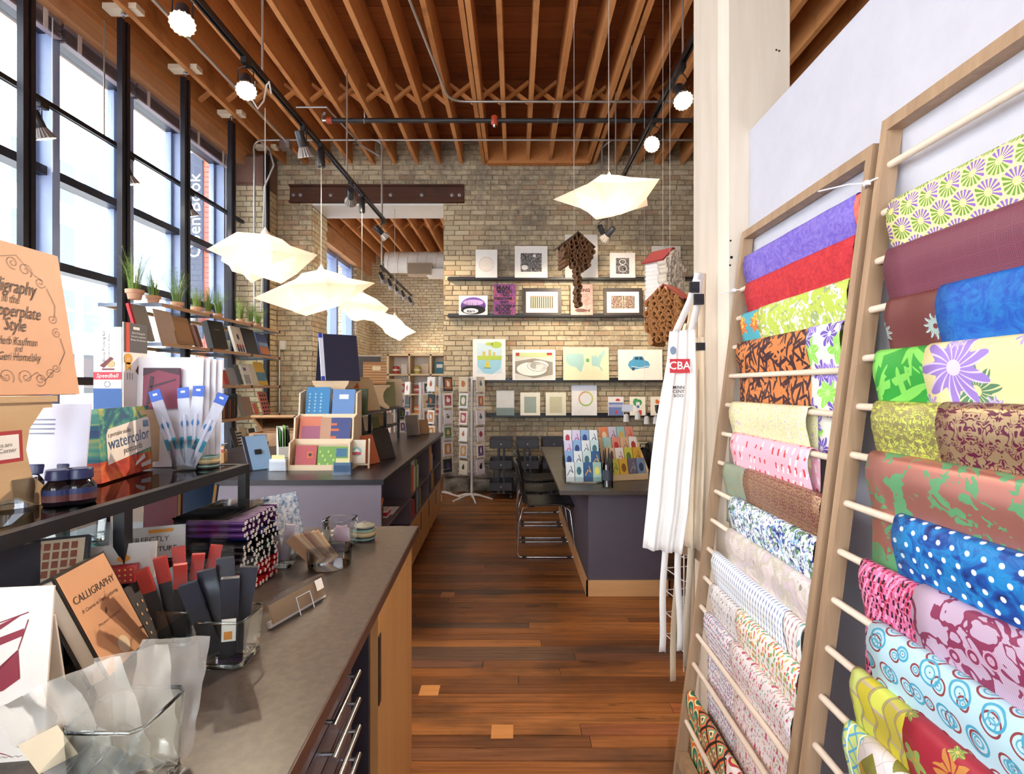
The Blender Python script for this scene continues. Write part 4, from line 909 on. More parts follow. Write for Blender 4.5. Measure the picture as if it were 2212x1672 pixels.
MB().box(-.12, .12, .008, .012, .03, .33).build('picture', plain('#e2ddd6', .6), MB_)
# low cabinet below the window shelves
lc = T('window_cabinet', 'low cream cabinet under the window shelves', 'cabinet', (-3.09, 5.6, 0))
MB().box(-.1, .1, -1.1, 1.1, .06, .38).build('body', plain('#d9d0c4', .6), lc); MB().box(-.105, .12, -1.11, 1.11, .38, .40).build('top', OAK, lc)
for k in range(4): MB().box(.1, .115, -1.09 + k * .55, -.56 + k * .55, .08, .37).build('door', plain('#cbb894', .5), lc)
# ---------------------------------------------------------------- near counter (flat-file drawers)
GREYP = plain('#6c6673', .5); DGREY = plain('#3a3740', .5)
n = NB('counter_laminate', .34, 0, .5); o_ = n.co(); g = n.noise(o_, 60, 4, .6); b_ = n.noise(o_, 3, 3); n.put(n.b.inputs['Roughness'], b_ * .12 + .27)
LAM = n.done(n.mix(g.rng(.35, .65), '#453d38', '#564c44'))
n = NB('dark_laminate', .3, 0, .5); g = n.noise(n.co(), 50, 3); LAM2 = n.done(n.mix(g, '#26232b', '#34303a'))
BIR = wood('#c08a4e', '#d8a468', 2, 7, .4, 'birch_veneer'); EDGE = plain('#4b2e26', .4)
A1 = Matrix.Translation((-.3625, 1.96, 0)) @ Matrix.Rotation(.045, 4, 'Z'); CT = .93
def w1(x, y, z=CT): return A1 @ Vector((x, y, z))
wt = T('worktop', 'grey laminate worktop of the near counter', 'worktop', A1.translation, .045)
MB().box(-1.15, 0, -2.4, 0, .902, CT).build('slab', LAM, wt); MB().box(0, .003, -2.4, .003, .902, CT - .002).box(-1.15, 0, 0, .003, .902, CT - .002).build('edge_band', EDGE, wt)
ca = T('end_cabinet', 'birch fronted cabinet at the far end of the near counter', 'cabinet', A1.translation, .045)
MB().box(-1.1, -.04, -.62, -.025, .08, .902).build('body', DGREY, ca); MB().box(-.04, -.02, -.60, -.025, .06, .90).build('door', BIR, ca); MB().box(-1.08, -.08, -.60, -.05, 0, .08).build('toe_kick', black(), ca)
MB().box(-.019, -.017, -.60, -.575, .62, .80).build('pull_slot', plain('#3a2014', .6), ca); MB().box(-1.1, -.04, -.025, -.02, .08, .902).build('end_panel', GREYP, ca)
fc = T('flat_file_cabinet', 'charcoal flat file cabinet with many shallow drawers under the near counter', 'cabinet', A1.translation, .045)
MB().box(-1.1, -.06, -2.3, -.80, .02, .90).build('body', plain('#232128', .5), fc); MB().box(-.5, -.15, -.80, -.62, .02, .90).build('recess_panel', black(), fc)
for k in range(14):
    z1 = .868 - k * .058
    d = MB().box(-.06, -.032, -1.75, -.815, z1 - .054, z1).build('drawer', plain('#4a4149', .38), fc)
    h = MB(); h.cyl((-.032, -1.02, z1 - .02), (-.005, -1.02, z1 - .02), .004, n=8).cyl((-.032, -.87, z1 - .02), (-.005, -.87, z1 - .02), .004, n=8).cyl((-.005, -1.035, z1 - .02), (-.005, -.855, z1 - .02), .0055, n=10); h.build('handle', chrome(), d, 40)
    if k in (1, 3, 4): MB().box(-.0318, -.031, -1.22, -1.16, z1 - .045, z1 - .012).build('label_card', plain('#e8e4e6', .6), d)
# ---------------------------------------------------------------- steel and glass riser on the near counter
RZ, RX = 1.213, -.83
rs = T('display_riser', 'black steel riser with glass top on the near counter', 'riser', (RX, 1.12, CT))
def bar(o, name, x0, x1, y0, y1, z0, z1): MB().box(x0, x1, y0, y1, z0, z1).build(name, plain('#15141b', .38), o)
zt_ = RZ - CT
for y in (-.9, -.012, .482):
    for x in (-.43, 0): bar(rs, 'leg', x - .012, x + .012, y - .012, y + .012, 0, zt_ - .025)
for x in (-.43, 0): bar(rs, 'top_rail', x - .012, x + .012, -.912, .494, zt_ - .025, zt_); bar(rs, 'shelf_rail', x - .01, x + .01, -.888, .47, .09, .105)
for y in (-.9, .482): bar(rs, 'end_rail', -.418, -.012, y - .012, y + .012, zt_ - .025, zt_)
bar(rs, 'shelf', -.42, -.01, -.888, .47, .105, .11); MB().box(-.418, -.012, -.888, .47, zt_ - .008, zt_ - .001).build('glass_top', glass('riser_glass', '#e6efef', .03, 1.), rs)
# --- goods on the riser (z = RZ)
def stand(p, w, h, d, rz, label, cut=.8):
    o = T('plywood_stand', label, 'stand', p, rz); m = wood('#c9a67c', '#dcbd94', 0, 8, .45, 'plywood')
    pr = [(-w / 2, 0), (-w / 2, .02)] + [(-w / 2 + w * .30 * math.sin(t * PI / 2), .02 + (h - .05) * t) for t in (.2, .4, .6, .8)][:0] + [(-w * .32, h * .3), (-w * .27, h * .55), (-w * .30, h * .75), (-w * .42, h * .94), (-w / 2, h - .012), (-w / 2, h), (w / 2, h), (w / 2, h - .012), (w * .42, h * .94), (w * .30, h * .75), (w * .27, h * .55), (w * .32, h * .3), (w / 2, .02), (w / 2, 0), (w * .38, 0), (w * .2, h * .12), (-w * .2, h * .12), (-w * .38, 0)]
    for y in (0, d - .012): MB().prism(pr, y, y + .012).build('side_panel', m, o)
    MB().box(-w / 2 - .006, w / 2 + .006, -.006, d + .006, h, h + .012).build('top_board', m, o)
    return o
stand((-.955, .955, RZ), .25, .207, .09, PI / 2, 'curved plywood stand carrying the calligraphy book')
sg = card((-.925, .935, RZ + .098), .10, .058, .003, '#b03038', 'small red bordered shelf sign clipped to the plywood stand', PI / 2, .05, None, 'sign', 'shelf_sign', [('#f6f2ee', [rect(.08, .12, .92, .88)])]); text(sg, 'Books are\nBook Corner', .011, .004, .028, -.0035, '#2b2628')
# calligraphy book
cb = T('calligraphy_book', 'large peach calligraphy book displayed on the plywood stand', 'book', (-.952, 1.005, RZ + .222), PI / 2, None, -.16)
MB().box(-.14, .14, 0, .012, 0, .305).build('cover', plain('#e2a983', .55), cb); MB().box(-.135, .137, .0122, .02, .002, .303).build('pages', plain('#efe6da', .8), cb)
def swirl(cx, cz, r0, r1, a0, turns, n=22): return [(cx + (r0 + (r1 - r0) * k / n) * math.cos(a0 + turns * 2 * PI * k / n), cz + (r0 + (r1 - r0) * k / n) * math.sin(a0 + turns * 2 * PI * k / n)) for k in range(n + 1)]
fl = []
for sx in (-1, 1):
    for (cx, cz, r, tn) in ((.03, .265, .014, 1.6), (.055, .255, .016, -1.5), (.02, .035, .016, 1.5), (.05, .03, .014, -1.7), (.085, .235, .012, 1.4), (.10, .16, .011, 1.5), (.105, .13, .011, -1.5), (.09, .055, .010, 1.5), (.075, .042, .011, -1.4)):
        fl += ribbon([(sx * a, b) for a, b in swirl(cx, cz, .002, r, cx * 40, tn)], .0009)
    fl += ribbon([(sx * .098, .225), (sx * .112, .19), (sx * .106, .165)], .0012) + ribbon([(sx * .112, .12), (sx * .118, .09), (sx * .10, .062)], .0012) + ribbon([(sx * .02, .03), (sx * .045, .045), (sx * .06, .028), (sx * .085, .05)], .0009) + ribbon([(0, .27), (sx * .04, .282), (sx * .07, .25), (sx * .092, .24)], .0009)
shape(cb, fl, -.001, '#4a3c3e', 'flourish')
for s_, sz, z in (('Calligraphy', .033, .215), ('in the', .02, .189), ('Copperplate', .03, .165), ('Style', .03, .137), ('Herb Kaufman', .0185, .105), ('and', .014, .09), ('Geri Homelsky', .0185, .074)): text(cb, s_, sz * 1.25, .012, z, -.0014, '#2f2a30', shear=.5, sx=.62)
# papers / sheets behind
for i, (px, w, h, c) in enumerate(((105, .17, .20, '#dcdcec'), (135, .10, .17, '#cfd4ea'))):
    card((ax(px, 1.14 + .05 * i), 1.12 + .05 * i, RZ + .001), w, h, .004, c, ['white printed sheet standing behind the ink bottles', 'pale blue leaflet standing beside the postcard box'][i], .1, .12, None, 'sheet', 'sheet', [('#7a7a90', [rect(.1, .82 - .05 * k, .6, .835 - .05 * k) for k in range(4)])])
# watercolor postcard box
wc = T('postcard_box', 'watercolor postcards box with a painted splash on its front', 'box', (-1.02, 1.385, RZ + .004), PI / 2 + .19, None, -.06)
n = NB('watercolour_wash', .5); o_ = n.xyz(n.co()); z_ = n.noise(n.vec(o_[0] * 14, o_[1], o_[2] * 16), 1, 3, .6, 1.)
WASH = n.done(n.mix(o_[2].lt(.05), n.ramp(z_, [(.3, '#3f2f7a'), (.45, '#24687a'), (.55, '#4f9a86'), (.66, '#c9c25a'), (.8, '#e3d68a')]), n.ramp(z_, [(.3, '#8a2a3a'), (.5, '#d0502f'), (.7, '#e58a4a')])))
MB().box(-.125, .125, 0, .045, 0, .18).build('carton', WASH, wc); shape(wc, [[(-.095, .04), (.123, .062), (.123, .145), (.105, .150), (-.085, .128), (-.095, .115)]], -.0008, '#efe6dc', 'label_panel')
text(wc, 'a portable studio', .016, -.035, .116, -.0016, '#4a4448', rot=-.06); text(wc, 'watercolor', .045, .012, .096, -.0016, '#3d5a86', rot=-.06); text(wc, 'postcards', .024, .025, .070, -.0016, '#4a4448', rot=-.06)
shape(wc, [rect(.085, .122, .113, .140)], -.0016, '#7aa0b8', 'stamp'); shape(wc, [[(.03, .02), (.035, .03), (.08, .048), (.085, .036)], [(.06, .012), (.06, .022), (.115, .028), (.115, .014)]], -.0016, '#e6e0e2', 'paint_tubes')
def ringp_(cx, cz, r, w, n=20): return ribbon([(cx + r * math.cos(2 * PI * k / n), cz + r * math.sin(2 * PI * k / n)) for k in range(n + 1)], w)
# block printing kit
bk = T('block_printing_kit', 'tall white and grey block printing kit box', 'box', (-1.12, 1.49, RZ + .173))
MB().box(-.08, 0, 0, .095, 0, .235).build('carton', plain('#efeae8', .5), bk)
shape(bk, [rect(-.08, 0, 0, .06)], -.0008, '#2a5590', 'blue_panel'); shape(bk, [rect(-.08, .085, 0, .107)], -.0008, '#b5303c', 'red_band'); text(bk, 'Speedball', .0165, -.04, .096, -.0014, '#f4eeea', shear=.2)
text(bk, 'Block Printing Kit', .0125, -.05, .18, -.0014, '#2e2a2c', rot=-PI / 2); text(bk, 'Gravure en blocs', .0105, -.036, .18, -.0014, '#2e2a2c', rot=-PI / 2)
shape(bk, [[(-.062, .125), (-.05, .118), (-.022, .145), (-.03, .15)], rect(-.055, .112, -.02, .117)], -.0014, '#6a2a2c', 'picture'); shape(bk, [disc(-.03, .13, .011)], -.0012, '#c9a06a', 'picture'); shape(bk, ringp_(-.04, .072, .008, .0016), -.0014, '#5a5a60', 'emblem')
hc = bpy.data.objects.new('hang_card', None); C.objects.link(hc); hc.parent = bk; hc.matrix_local = Matrix.Translation((.004, .05, 0)) @ Matrix.Rotation(PI / 2, 4, 'Z')
MB().box(-.048, .048, 0, .003, 0, .25).build('card_front', plain('#efeae8', .5), hc); shape(hc, [rect(-.048, .165, .048, .25)], -.0008, '#55565c', 'grey_panel'); shape(hc, [rect(-.04, .165, -.026, .25)], -.0014, '#d2493a', 'orange_strip')
shape(hc, [disc(-.03, .145, .016, 16), [(-.039, .135), (-.021, .135), (-.021, .11), (-.03, .118), (-.039, .11)]], -.0014, '#e2a53a', 'rosette'); text(hc, '#1', .015, -.03, .145, -.002, '#f6efe0')
for s_, z in (('Block Printing Kit', .222), ('Gravure a imprimer', .212), ('Bloque de Impresion', .202)): text(hc, s_, .0075, .01, z, -.0016, '#f0eeee')
shape(hc, [[(-.002, .11), (.008, .1), (.034, .15), (.026, .156)], [(.03, .12), (.04, .09), (.036, .13)]], -.0016, '#6a2a2c', 'picture'); shape(hc, [rect(.008, .085, .03, .12)], -.0012, '#c9a06a', 'picture'); shape(hc, [rect(-.036 + .01 * k, .085, -.034 + .01 * k, .105) for k in range(3)], -.0014, '#4a4a50', 'picture'); shape(hc, [rect(-.012, .232, .014, .24)], -.0016, '#efeae8', 'hang_slot')
# foam boards and red picture
for i in range(4): card((ax(395, 1.62) + .012 * i, 1.545 + .012 * i, RZ + .001), .19, .325 - .002 * i, .006, '#e9e6ea', 'white foam board, %s from the front of the leaning stack' % ORD[i], .12, .05, 'white foam boards leaning together', 'board', 'foam_board')
o = card((ax(352, 1.545), 1.535, RZ + .173), .1, .12, .006, '#7a2a42', 'dark red print with black branches in front of the foam boards', .12, .05, None, 'print', 'print', [('#3a1426', [[(0, .8), (.4, .95), (1, .82), (1, 1), (0, 1)], [(.1, .1), (.18, .1), (.3, .78), (.2, .8)], [(.2, .5), (.9, .7), (.9, .74), (.2, .56)]])])
stand((-1.05, 1.50, RZ), .20, .16, .11, PI / 2, 'short curved plywood stand beside the postcard box')
# glass tumbler with eraser pens
GLS = glass('clear_glass', '#f8fcfb', .02, 1.5)
def tumbler(p, r0, r1, h, label, sq=False, mat=None):
    o = T('glass_cup', label, 'glass', p); t = .0035
    if not sq: MB().lathe([(0, .004), (r0, .004), (r1, h)], 28).build('cup', mat or GLS, o, 40)
    else:
        m = MB(); c = .22; rg = lambda r, z: [(r * x, r * y, z) for x, y in ((-1 + c, -1), (1 - c, -1), (1, -1 + c), (1, 1 - c), (1 - c, 1), (-1 + c, 1), (-1, 1 - c), (-1, -1 + c))]
        vs = rg(r0, .004) + rg(r1, h); n = 8
        m.add(vs, [tuple(range(7, -1, -1))] + [(i * n + k, i * n + (k + 1) % n, (i + 1) * n + (k + 1) % n, (i + 1) * n + k) for i in range(1) for k in range(n)]); m.build('cup', mat or GLS, o)
        MB().tube([Vector(v) for v in rg(r1 - t / 2, h)], t * .7, 6, closed=True).build('rim', GLS, o, 50); MB().tube([Vector(v) for v in rg(r0 * .97, .006)], .005, 6, closed=True).build('base', GLS, o, 50)
    return o
tc = at(402, 1000, 1.51); tc.z = RZ; tumbler(tc, .034, .042, .085, 'clear glass tumbler of eraser packets on the riser')
PLS = glass('plastic_sleeve', '#fbfbfd', .1, 1.0, .015); ERS = glass('frosted_sleeve', '#ffffff', .15, 1.2, .4, '#dfe2f2')
for i, (dx, dy, a, b, hh) in enumerate(((-.02, 0, -.28, .05, .195), (-.004, .014, -.08, -.04, .195), (.012, .008, .06, -.05, .2), (.018, -.012, .42, .0, .195))):
    o = T('eraser_packet', ['blue topped eraser packet tilted left in the tumbler', 'blue topped eraser packet second in the tumbler', 'blue topped eraser packet standing upright in the tumbler', 'blue topped eraser packet tilted right in the tumbler'][i], 'packet', tc + Vector((dx, dy, .010)), .1, 'eraser packets in the tumbler', b, a)
    MB().box(-.016, .016, -.002, .002, 0, hh).build('sleeve', ERS, o); MB().prism([(-.016, hh), (.016, hh), (.016, hh + .032), (.006, hh + .032), (-.016, hh + .03)], -.001, .001).build('header_card', plain('#2456b8', .5), o)
    shape(o, [rect(-.006, hh + .016, .006, hh + .022)], -.0016, '#ece8ec', 'hang_slot'); MB().cyl((0, .0, .01), (0, .0, hh * .75), .006, n=10).build('eraser_pen', plain('#cdd0e2', .4), o, 40); shape(o, [disc(0, hh * .62, .011)], -.0032, '#2f6aa0', 'badge'); shape(o, [rect(-.016, hh * .25, .016, hh * .42)], -.0032, '#1f7f96', 'label')
# woven basket, ink bottles
BEAD = [plain(c, .4) for c in ('#3a3430', '#c2b48c', '#7aa29a', '#a08a5a')]
def basket(p, r, h, label, lid=True):
    o = T('woven_basket', label, 'basket', p); k = int(h / (r * .16))
    for i in range(k):
        rr = r * (.86 + .14 * math.sin(PI * (i + .5) / k)); MB().tube([(rr * math.cos(a), rr * math.sin(a), (i + .5) * h / k) for a in [2 * PI * q / 24 for q in range(24)]], h / k * .56, 6, closed=True).build('coil', BEAD[(i * 2 + i // 3) % 4], o, 60)
    MB().lathe([(0, .002), (r * .85, .002), (r * .9, h * .9), (0, h * .9)], 20).build('lining', BEAD[0], o)
    if lid: MB().lathe([(r * .98, h), (r * 1.02, h + r * .12), (r * .6, h + r * .3), (r * .2, h + r * .36), (r * .16, h + r * .5), (0, h + r * .52)], 24).build('lid', plain('#8d8878', .5), o, 40)
tb = at(449, 1000, 1.54); tb.z = RZ; basket(tb, .030, .035, 'small striped woven basket on the riser beside the tumbler', False)
def ink(px, py, Y, label):
    p = at(px, py, Y); p.z = RZ; o = T('ink_bottle', label, 'bottle', p, 0, 'ink bottles on the riser')
    MB().lathe([(0, 0), (.025, 0), (.027, .004), (.027, .036), (.020, .046), (.018, .05)], 24).build('bottle', plain('#140f14', .08), o, 40)
    MB().lathe([(.0275, .009), (.0275, .033)], 24).build('label', plain('#5a2a2a', .5), o); MB().lathe([(.0278, .022), (.0278, .033)], 24).build('label_stripe', plain('#1d2a5a', .5), o)
    MB().lathe([(.019, .05), (.0225, .051), (.0225, .068), (.021, .071), (0, .071)], 24).build('cap', plain('#1c2250', .35), o, 40)
ink(128, 1075, 1.055, 'black ink bottle with navy cap, nearest the plywood stand'); ink(173, 1068, 1.075, 'black ink bottle with navy cap, closest to the postcard box'); ink(150, 1040, 1.15, 'black ink bottle with navy cap standing behind two others'); ink(88, 1050, 1.14, 'black ink bottle half hidden by the plywood stand')
# --- goods on the lower riser shelf
SZL = CT + .112
def lo(px, Y, dx=0): p = at(px, 900, Y); p.z = SZL + .004; p.x += dx; return p
book(lo(345, 1.42), .085, .115, .03, '#7a1f2c', 'dark red notebook with a yellow note on the riser shelf', .12, .05, pages='#cdb070')
card(lo(350, 1.45), .07, .135, .002, '#dccf86', 'pale yellow price note behind the red notebook', .12, 0, None, 'note', 'price_note')
book(lo(420, 1.56), .085, .105, .035, '#2c4468', 'navy notebook leaning in a clear stand', .1, .3, pages='#d3a566'); card(lo(418, 1.585), .06, .13, .002, '#dccf86', 'pale yellow price note behind the navy notebook', .1, .1, None, 'note', 'price_note')
for i, (px, Y, h) in enumerate(((270, 1.08, .062), (345, 1.22, .062))):
    o = T('illustrated_tin', ['grey illustrated tin with orange tools on the lower riser shelf', 'grey illustrated tin lettered adventure beside the riser leg'][i], 'tin', lo(px, Y, -.03), .42, None, -.25); MB().box(-.075, .075, 0, .02, 0, .075).build('box', plain('#b9b9b4', .45), o)
    if i == 0: shape(o, [[(-.05, .05), (-.015, .062), (-.012, .054), (-.047, .042)], disc(.02, .045, .012, 12, .007), [(-.01, .025), (.03, .03), (.035, .022), (-.008, .014)]], -.0008, '#c98a2a', 'drawing'); shape(o, [rect(-.065, .012, -.05, .03), rect(-.04, .008, -.02, .026)], -.0008, '#f0ece4', 'drawing')
    else:
        text(o, 'PERFECTLY', .017, 0, .045, -.001, '#2b2b2b'); text(o, 'BIG ADVENTURE', .0155, 0, .022, -.001, '#2b2b2b', bold=.0003); shape(o, [rect(0, .06, .05, .068)], -.0008, '#c98a2a', 'drawing')
o = T('red_dotted_box', 'red box with yellow dots behind the riser leg', 'box', lo(268, 1.07, -.02), .3); MB().box(-.035, .035, 0, .05, 0, .033).build('carton', plain('#a8202c', .5), o); shape(o, [disc(-.031 + .01 * (k % 7), .006 + .011 * (k // 7), .0022, 6) for k in range(21)], -.0008, '#e0b04a', 'dots')
for i in range(5): book(lo(25 + i * 22, .96, -.06), .12, .105, .016, '#2d313c', 'slate grey notebook, %s in the leaning row on the riser shelf' % ORD[i], 1.2, .32, pages='#3d414c', group='slate notebooks on the riser shelf')
o = T('stamp_album', 'black album with a red stamp grid card on the riser shelf', 'book', lo(150, .99, -.05), .45, None, -.35); MB().box(-.06, .06, 0, .02, 0, .115).build('cover', plain('#23242c', .5), o); shape(o, [rect(-.055, .005, .055, .11)], -.0008, '#c9b89a', 'stamp_card'); shape(o, [rect(-.05 + .014 * (k % 7), .04 + .017 * (k // 7), -.04 + .014 * (k % 7), .053 + .017 * (k // 7)) for k in range(28)], -.0014, '#8a4a34', 'stamps')
o = T('tape_dispenser', 'turquoise tape dispenser in front of a clear tub', 'dispenser', lo(235, 1.22, -.06), .3)
MB().prism([(-.03, 0), (.03, 0), (.035, .02), (.02, .035), (-.03, .035)], 0, .02).build('body', plain('#6fb3aa', .4), o); MB().lathe([(.012, 0), (.018, 0), (.018, .016), (.012, .016)], 16, Matrix.Translation((-.015, .002, .03)) @ Matrix.Rotation(-PI / 2, 4, 'X')).build('tape_roll', plain('#c98a86', .4), o)
tumbler(lo(215, 1.34, -.06), .045, .05, .085, 'clear plastic tub of tape rolls on the riser shelf', True)
tumbler(at(30, 1060, 1.02) * 1 + Vector((0, 0, 0)), .03, .035, .06, 'clear plastic tub at the left edge of the riser') .location.z = RZ
# clear lidded dark boxes on the counter below
for i, (px, Y, w) in enumerate(((30, .93, .07), (110, .99, .07), (170, 1.03, .075))):
    p = at(px, 1000, Y); p.z = CT; o = T('lidded_box', ['white lidded box at the left edge of the counter', 'dark box with a clear lid behind the calligraphy course', 'dark box with a shiny clear lid nearest the riser leg'][i], 'box', p, .25)
    MB().box(-w / 2, w / 2, -.03, .05, 0, .055).build('tray', plain('#e6e2dc' if i == 0 else '#17161c', .35), o); MB().box(-w / 2 - .002, w / 2 + .002, -.032, .052, .055, .068).build('lid', PLS, o)
# --- goods on the counter top
cc = T('calligraphy_course_book', 'thick calligraphy course book leaning on the counter', 'book', Vector((-.715, .975, CT + .0155)), PI / 2 + .2, None, -.43)
MB().box(-.075, .075, 0, .004, 0, .2).box(-.075, .075, .03, .034, 0, .2).box(-.075, .075, .004, .03, .196, .2).build('cover', plain('#1d1a20', .25), cc); MB().box(-.07, .073, .004, .03, .003, .196).build('pages', plain('#e9e1d4', .8), cc); shape(cc, [rect(-.071, .004, .071, .196)], -.0006, '#d29a70', 'cover_art')
text(cc, 'CALLIGRAPHY', .0195, 0, .145, -.0012, '#2b1d1a', shear=.12); text(cc, 'A Course in Hand Lettering', .0098, 0, .122, -.0012, '#3a2a24', shear=.2); text(cc, 'Maryanne Grebenstein', .0075, 0, .085, -.0012, '#3a2a24', shear=.2); shape(cc, [disc(.0, .03, .016)], -.001, '#e6cfae', 'seal'); shape(cc, [ribbon([(-.004, .1), (.004, .106)], .002)[0], ribbon([(-.004, .096), (.004, .102)], .002)[0]], -.0012, '#3a2a24', 'ornament')
cd2 = card(Vector((-.745, 1.075, CT)), .1, .12, .006, '#2a2326', 'dark patterned booklet leaning behind the course book', PI / 2 + .2, .4, None, 'booklet', 'booklet', [('#c9a070', [disc(.15 + .2 * (k % 4), .1 + .18 * (k // 4), .03, 6) for k in range(16)])])
pr_ = T('folded_print', 'white folded card with a crimson ink drawing at lower left', 'print', Vector((-.745, .72, CT)), .12, None, -.1)
MB().box(-.085, .085, 0, .003, 0, .235).build('front_leaf', plain('#e9dfd4', .6), pr_); MB().box(-.085, .085, 0, .003, 0, .20, Matrix.Translation((0, .06, 0)) @ Matrix.Rotation(.28, 4, 'X')).build('back_leaf', plain('#ddd2c6', .6), pr_)
ink_ = [[(.0, .175), (.03, .19), (.048, .198), (.02, .178), (-.03, .16), (-.05, .158)], [(-.05, .15), (.0, .16), (.05, .178), (.05, .168), (.0, .148), (-.04, .138)], [(.045, .15), (.03, .13), (.01, .11), (-.02, .095), (-.045, .09), (-.01, .1), (.02, .125)], [(.045, .15), (.05, .11), (.03, .095), (-.01, .085), (-.05, .08), (.0, .1)], disc(.005, .07, .007), disc(.012, .058, .005), [(-.03, .03), (-.02, .032), (.03, .014), (.05, .006), (.02, .016)]] + ribbon([(.01, .09), (.0, .06), (-.01, .03), (.02, .01)], .003) + ribbon([(-.06, .16), (.055, .2)], .0016) + ribbon([(.045, .15), (.055, .19)], .0014)
shape(pr_, ink_, -.0008, '#8a1c30', 'ink_drawing'); shape(pr_, ribbon([(.0 + .004 * k, .006 + .0018 * (k % 2)) for k in range(16)], .0006), -.001, '#8a7a72', 'signature')
def packet(p, w, h, rz, rx, ry, col, label, group, name='packet', cap=None, sleeve=True):
    o = T(name, label, 'packet', p, rz, group, rx, ry); MB().box(-w * .42, w * .42, -.004, .004, .004, h * .9).build('contents', plain(col, .45), o)
    if sleeve: MB().add([(-w / 2, -.0055, 0), (w / 2, -.0055, 0), (w / 2, -.0055, h), (w / 2, 0, h + .004), (-w / 2, 0, h + .004), (-w / 2, -.0055, h)], [(0, 1, 2, 5), (5, 2, 3, 4)]).build('sleeve', PLS, o)
    if cap: MB().box(-w * .44, w * .44, -.0048, .0048, h * .62, h * .9).build('cap', plain(cap, .35), o)
    return o
c1 = at(395, 1383, 1.075); c1.z = CT; tumbler(c1, .034, .038, .072, 'square glass cup holding red capped pen packets', True)
for i in range(6):
    q = packet(c1 + Vector((-.024 + .0095 * i, -.014 + .014 * (i % 3), .010)), .026, .178 + .010 * (i % 3), .45, .16 - .1 * (i % 3), -.24 + .085 * i, '#191519', 'red capped marker packet, %s from the left in the rear cup' % ORD[i], 'red capped packets in the rear square cup', 'marker_packet', '#c1301f')
c2 = at(497, 1425, 1.0); c2.z = CT; tumbler(c2, .040, .046, .088, 'square glass cup holding navy pen packets nearest the camera', True)
for i in range(5):
    q = packet(c2 + Vector((-.022 + .009 * i, -.014 + .012 * (i % 3), .016)), .034, .170 + .012 * (i % 3), .35, .14 - .08 * (i % 3), -.26 + .10 * i, '#14131c', 'navy pen packet, %s from the left in the front cup' % ORD[i], 'navy packets in the front square cup', 'pen_packet', '#15182c')
    if i == 3: shape(q, [rect(-.012, .03, .012, .075)], -.0062, '#e8dfd4', 'price_label'); shape(q, [rect(-.008, .034, .006, .05)], -.0066, '#d98a3a', 'label_mark')
# marker rack
mk = T('marker_rack', 'clear acrylic rack packed with markers on the near counter', 'rack', (-.74, 1.37, CT)); AC = glass('acrylic', '#fbfcfd', .03, 1.1)
for a in ((-.085, .045, -.105, -.101, 0, .2), (-.085, .045, .101, .105, 0, .2), (-.085, -.081, -.101, .101, 0, .2), (-.081, .045, -.101, .101, 0, .003), (-.085, .05, -.11, .11, .2, .204)): MB().box(*a).build('panel', AC, mk)
for k in (1, 2, 3): MB().box(-.081, .045, -.101, .101, .05 * k - .0015, .05 * k).build('divider', AC, mk)
proto = None
for j in range(13):
    for i in range(14):
        if R.random() < .13: continue
        c = '#4a2260' if j > 9 else '#12121c' if j > 3 else '#a8141c'
        if 3 < j < 7 and R.random() < .3: c = '#0f3a30'
        if j in (8, 9) and R.random() < .4: c = '#1a2266'
        nm = {'#4a2260': 'dark purple', '#12121c': 'black', '#a8141c': 'red', '#0f3a30': 'dark green', '#1a2266': 'navy'}[c]
        loc = (-.735 + R.uniform(-.006, .006), 1.37 - .094 + i * .0144, CT + .0095 + j * .0147 + (.0005 * (j // 4)))
        key = 'mk' + c; lb = '%s marker in the acrylic rack, %s row up, %s from the camera' % (nm, ORD[j], ORD[i])
        if key not in MC:
            o = T('marker_pen', lb, 'marker', loc, 0, 'markers in the acrylic rack')
            MB().cyl((-.07, 0, 0), (.072, 0, 0), .0064, n=10).build('barrel', plain(c, .3), o, 40); MB().cyl((.072, 0, 0), (.0735, 0, 0), .0044, n=10).build('end_disc', plain('#d9d4d2', .4), o); MB().cyl((.0735, 0, 0), (.0738, 0, 0), .0018, n=6).build('end_dot', plain('#4a4448', .4), o)
            MC[key] = o
        else: dup(MC[key], loc, label=lb)
# long clear packs in holder
lp = T('bone_folder_pack', 'long clear pack with a beige card in an acrylic holder', 'packet', w1(-.155, -.75), PI / 2 - .32, None, -.35)
MB().add([(-.095, 0, .004), (.095, 0, .004), (.095, 0, .06), (-.095, 0, .06), (.095, .02, .064), (-.095, .02, .064)], [(0, 1, 2, 3), (3, 2, 4, 5)]).build('sleeve', PLS, lp); MB().box(-.085, .085, .004, .008, .012, .052).build('card', plain('#c9ab80', .6), lp); MB().box(-.09, .09, .01, .018, .006, .02).build('tool', plain('#efe9e0', .4), lp); shape(lp, [rect(.055, .03, .08, .055)], -.0008, '#ece6de', 'price_label'); MB().tube([(-.015, -.003, 0), (-.015, -.003, .04), (.03, -.003, .04), (.03, -.003, 0)], .0012, 5).build('holder', plain('#d9dce4', .2), lp)
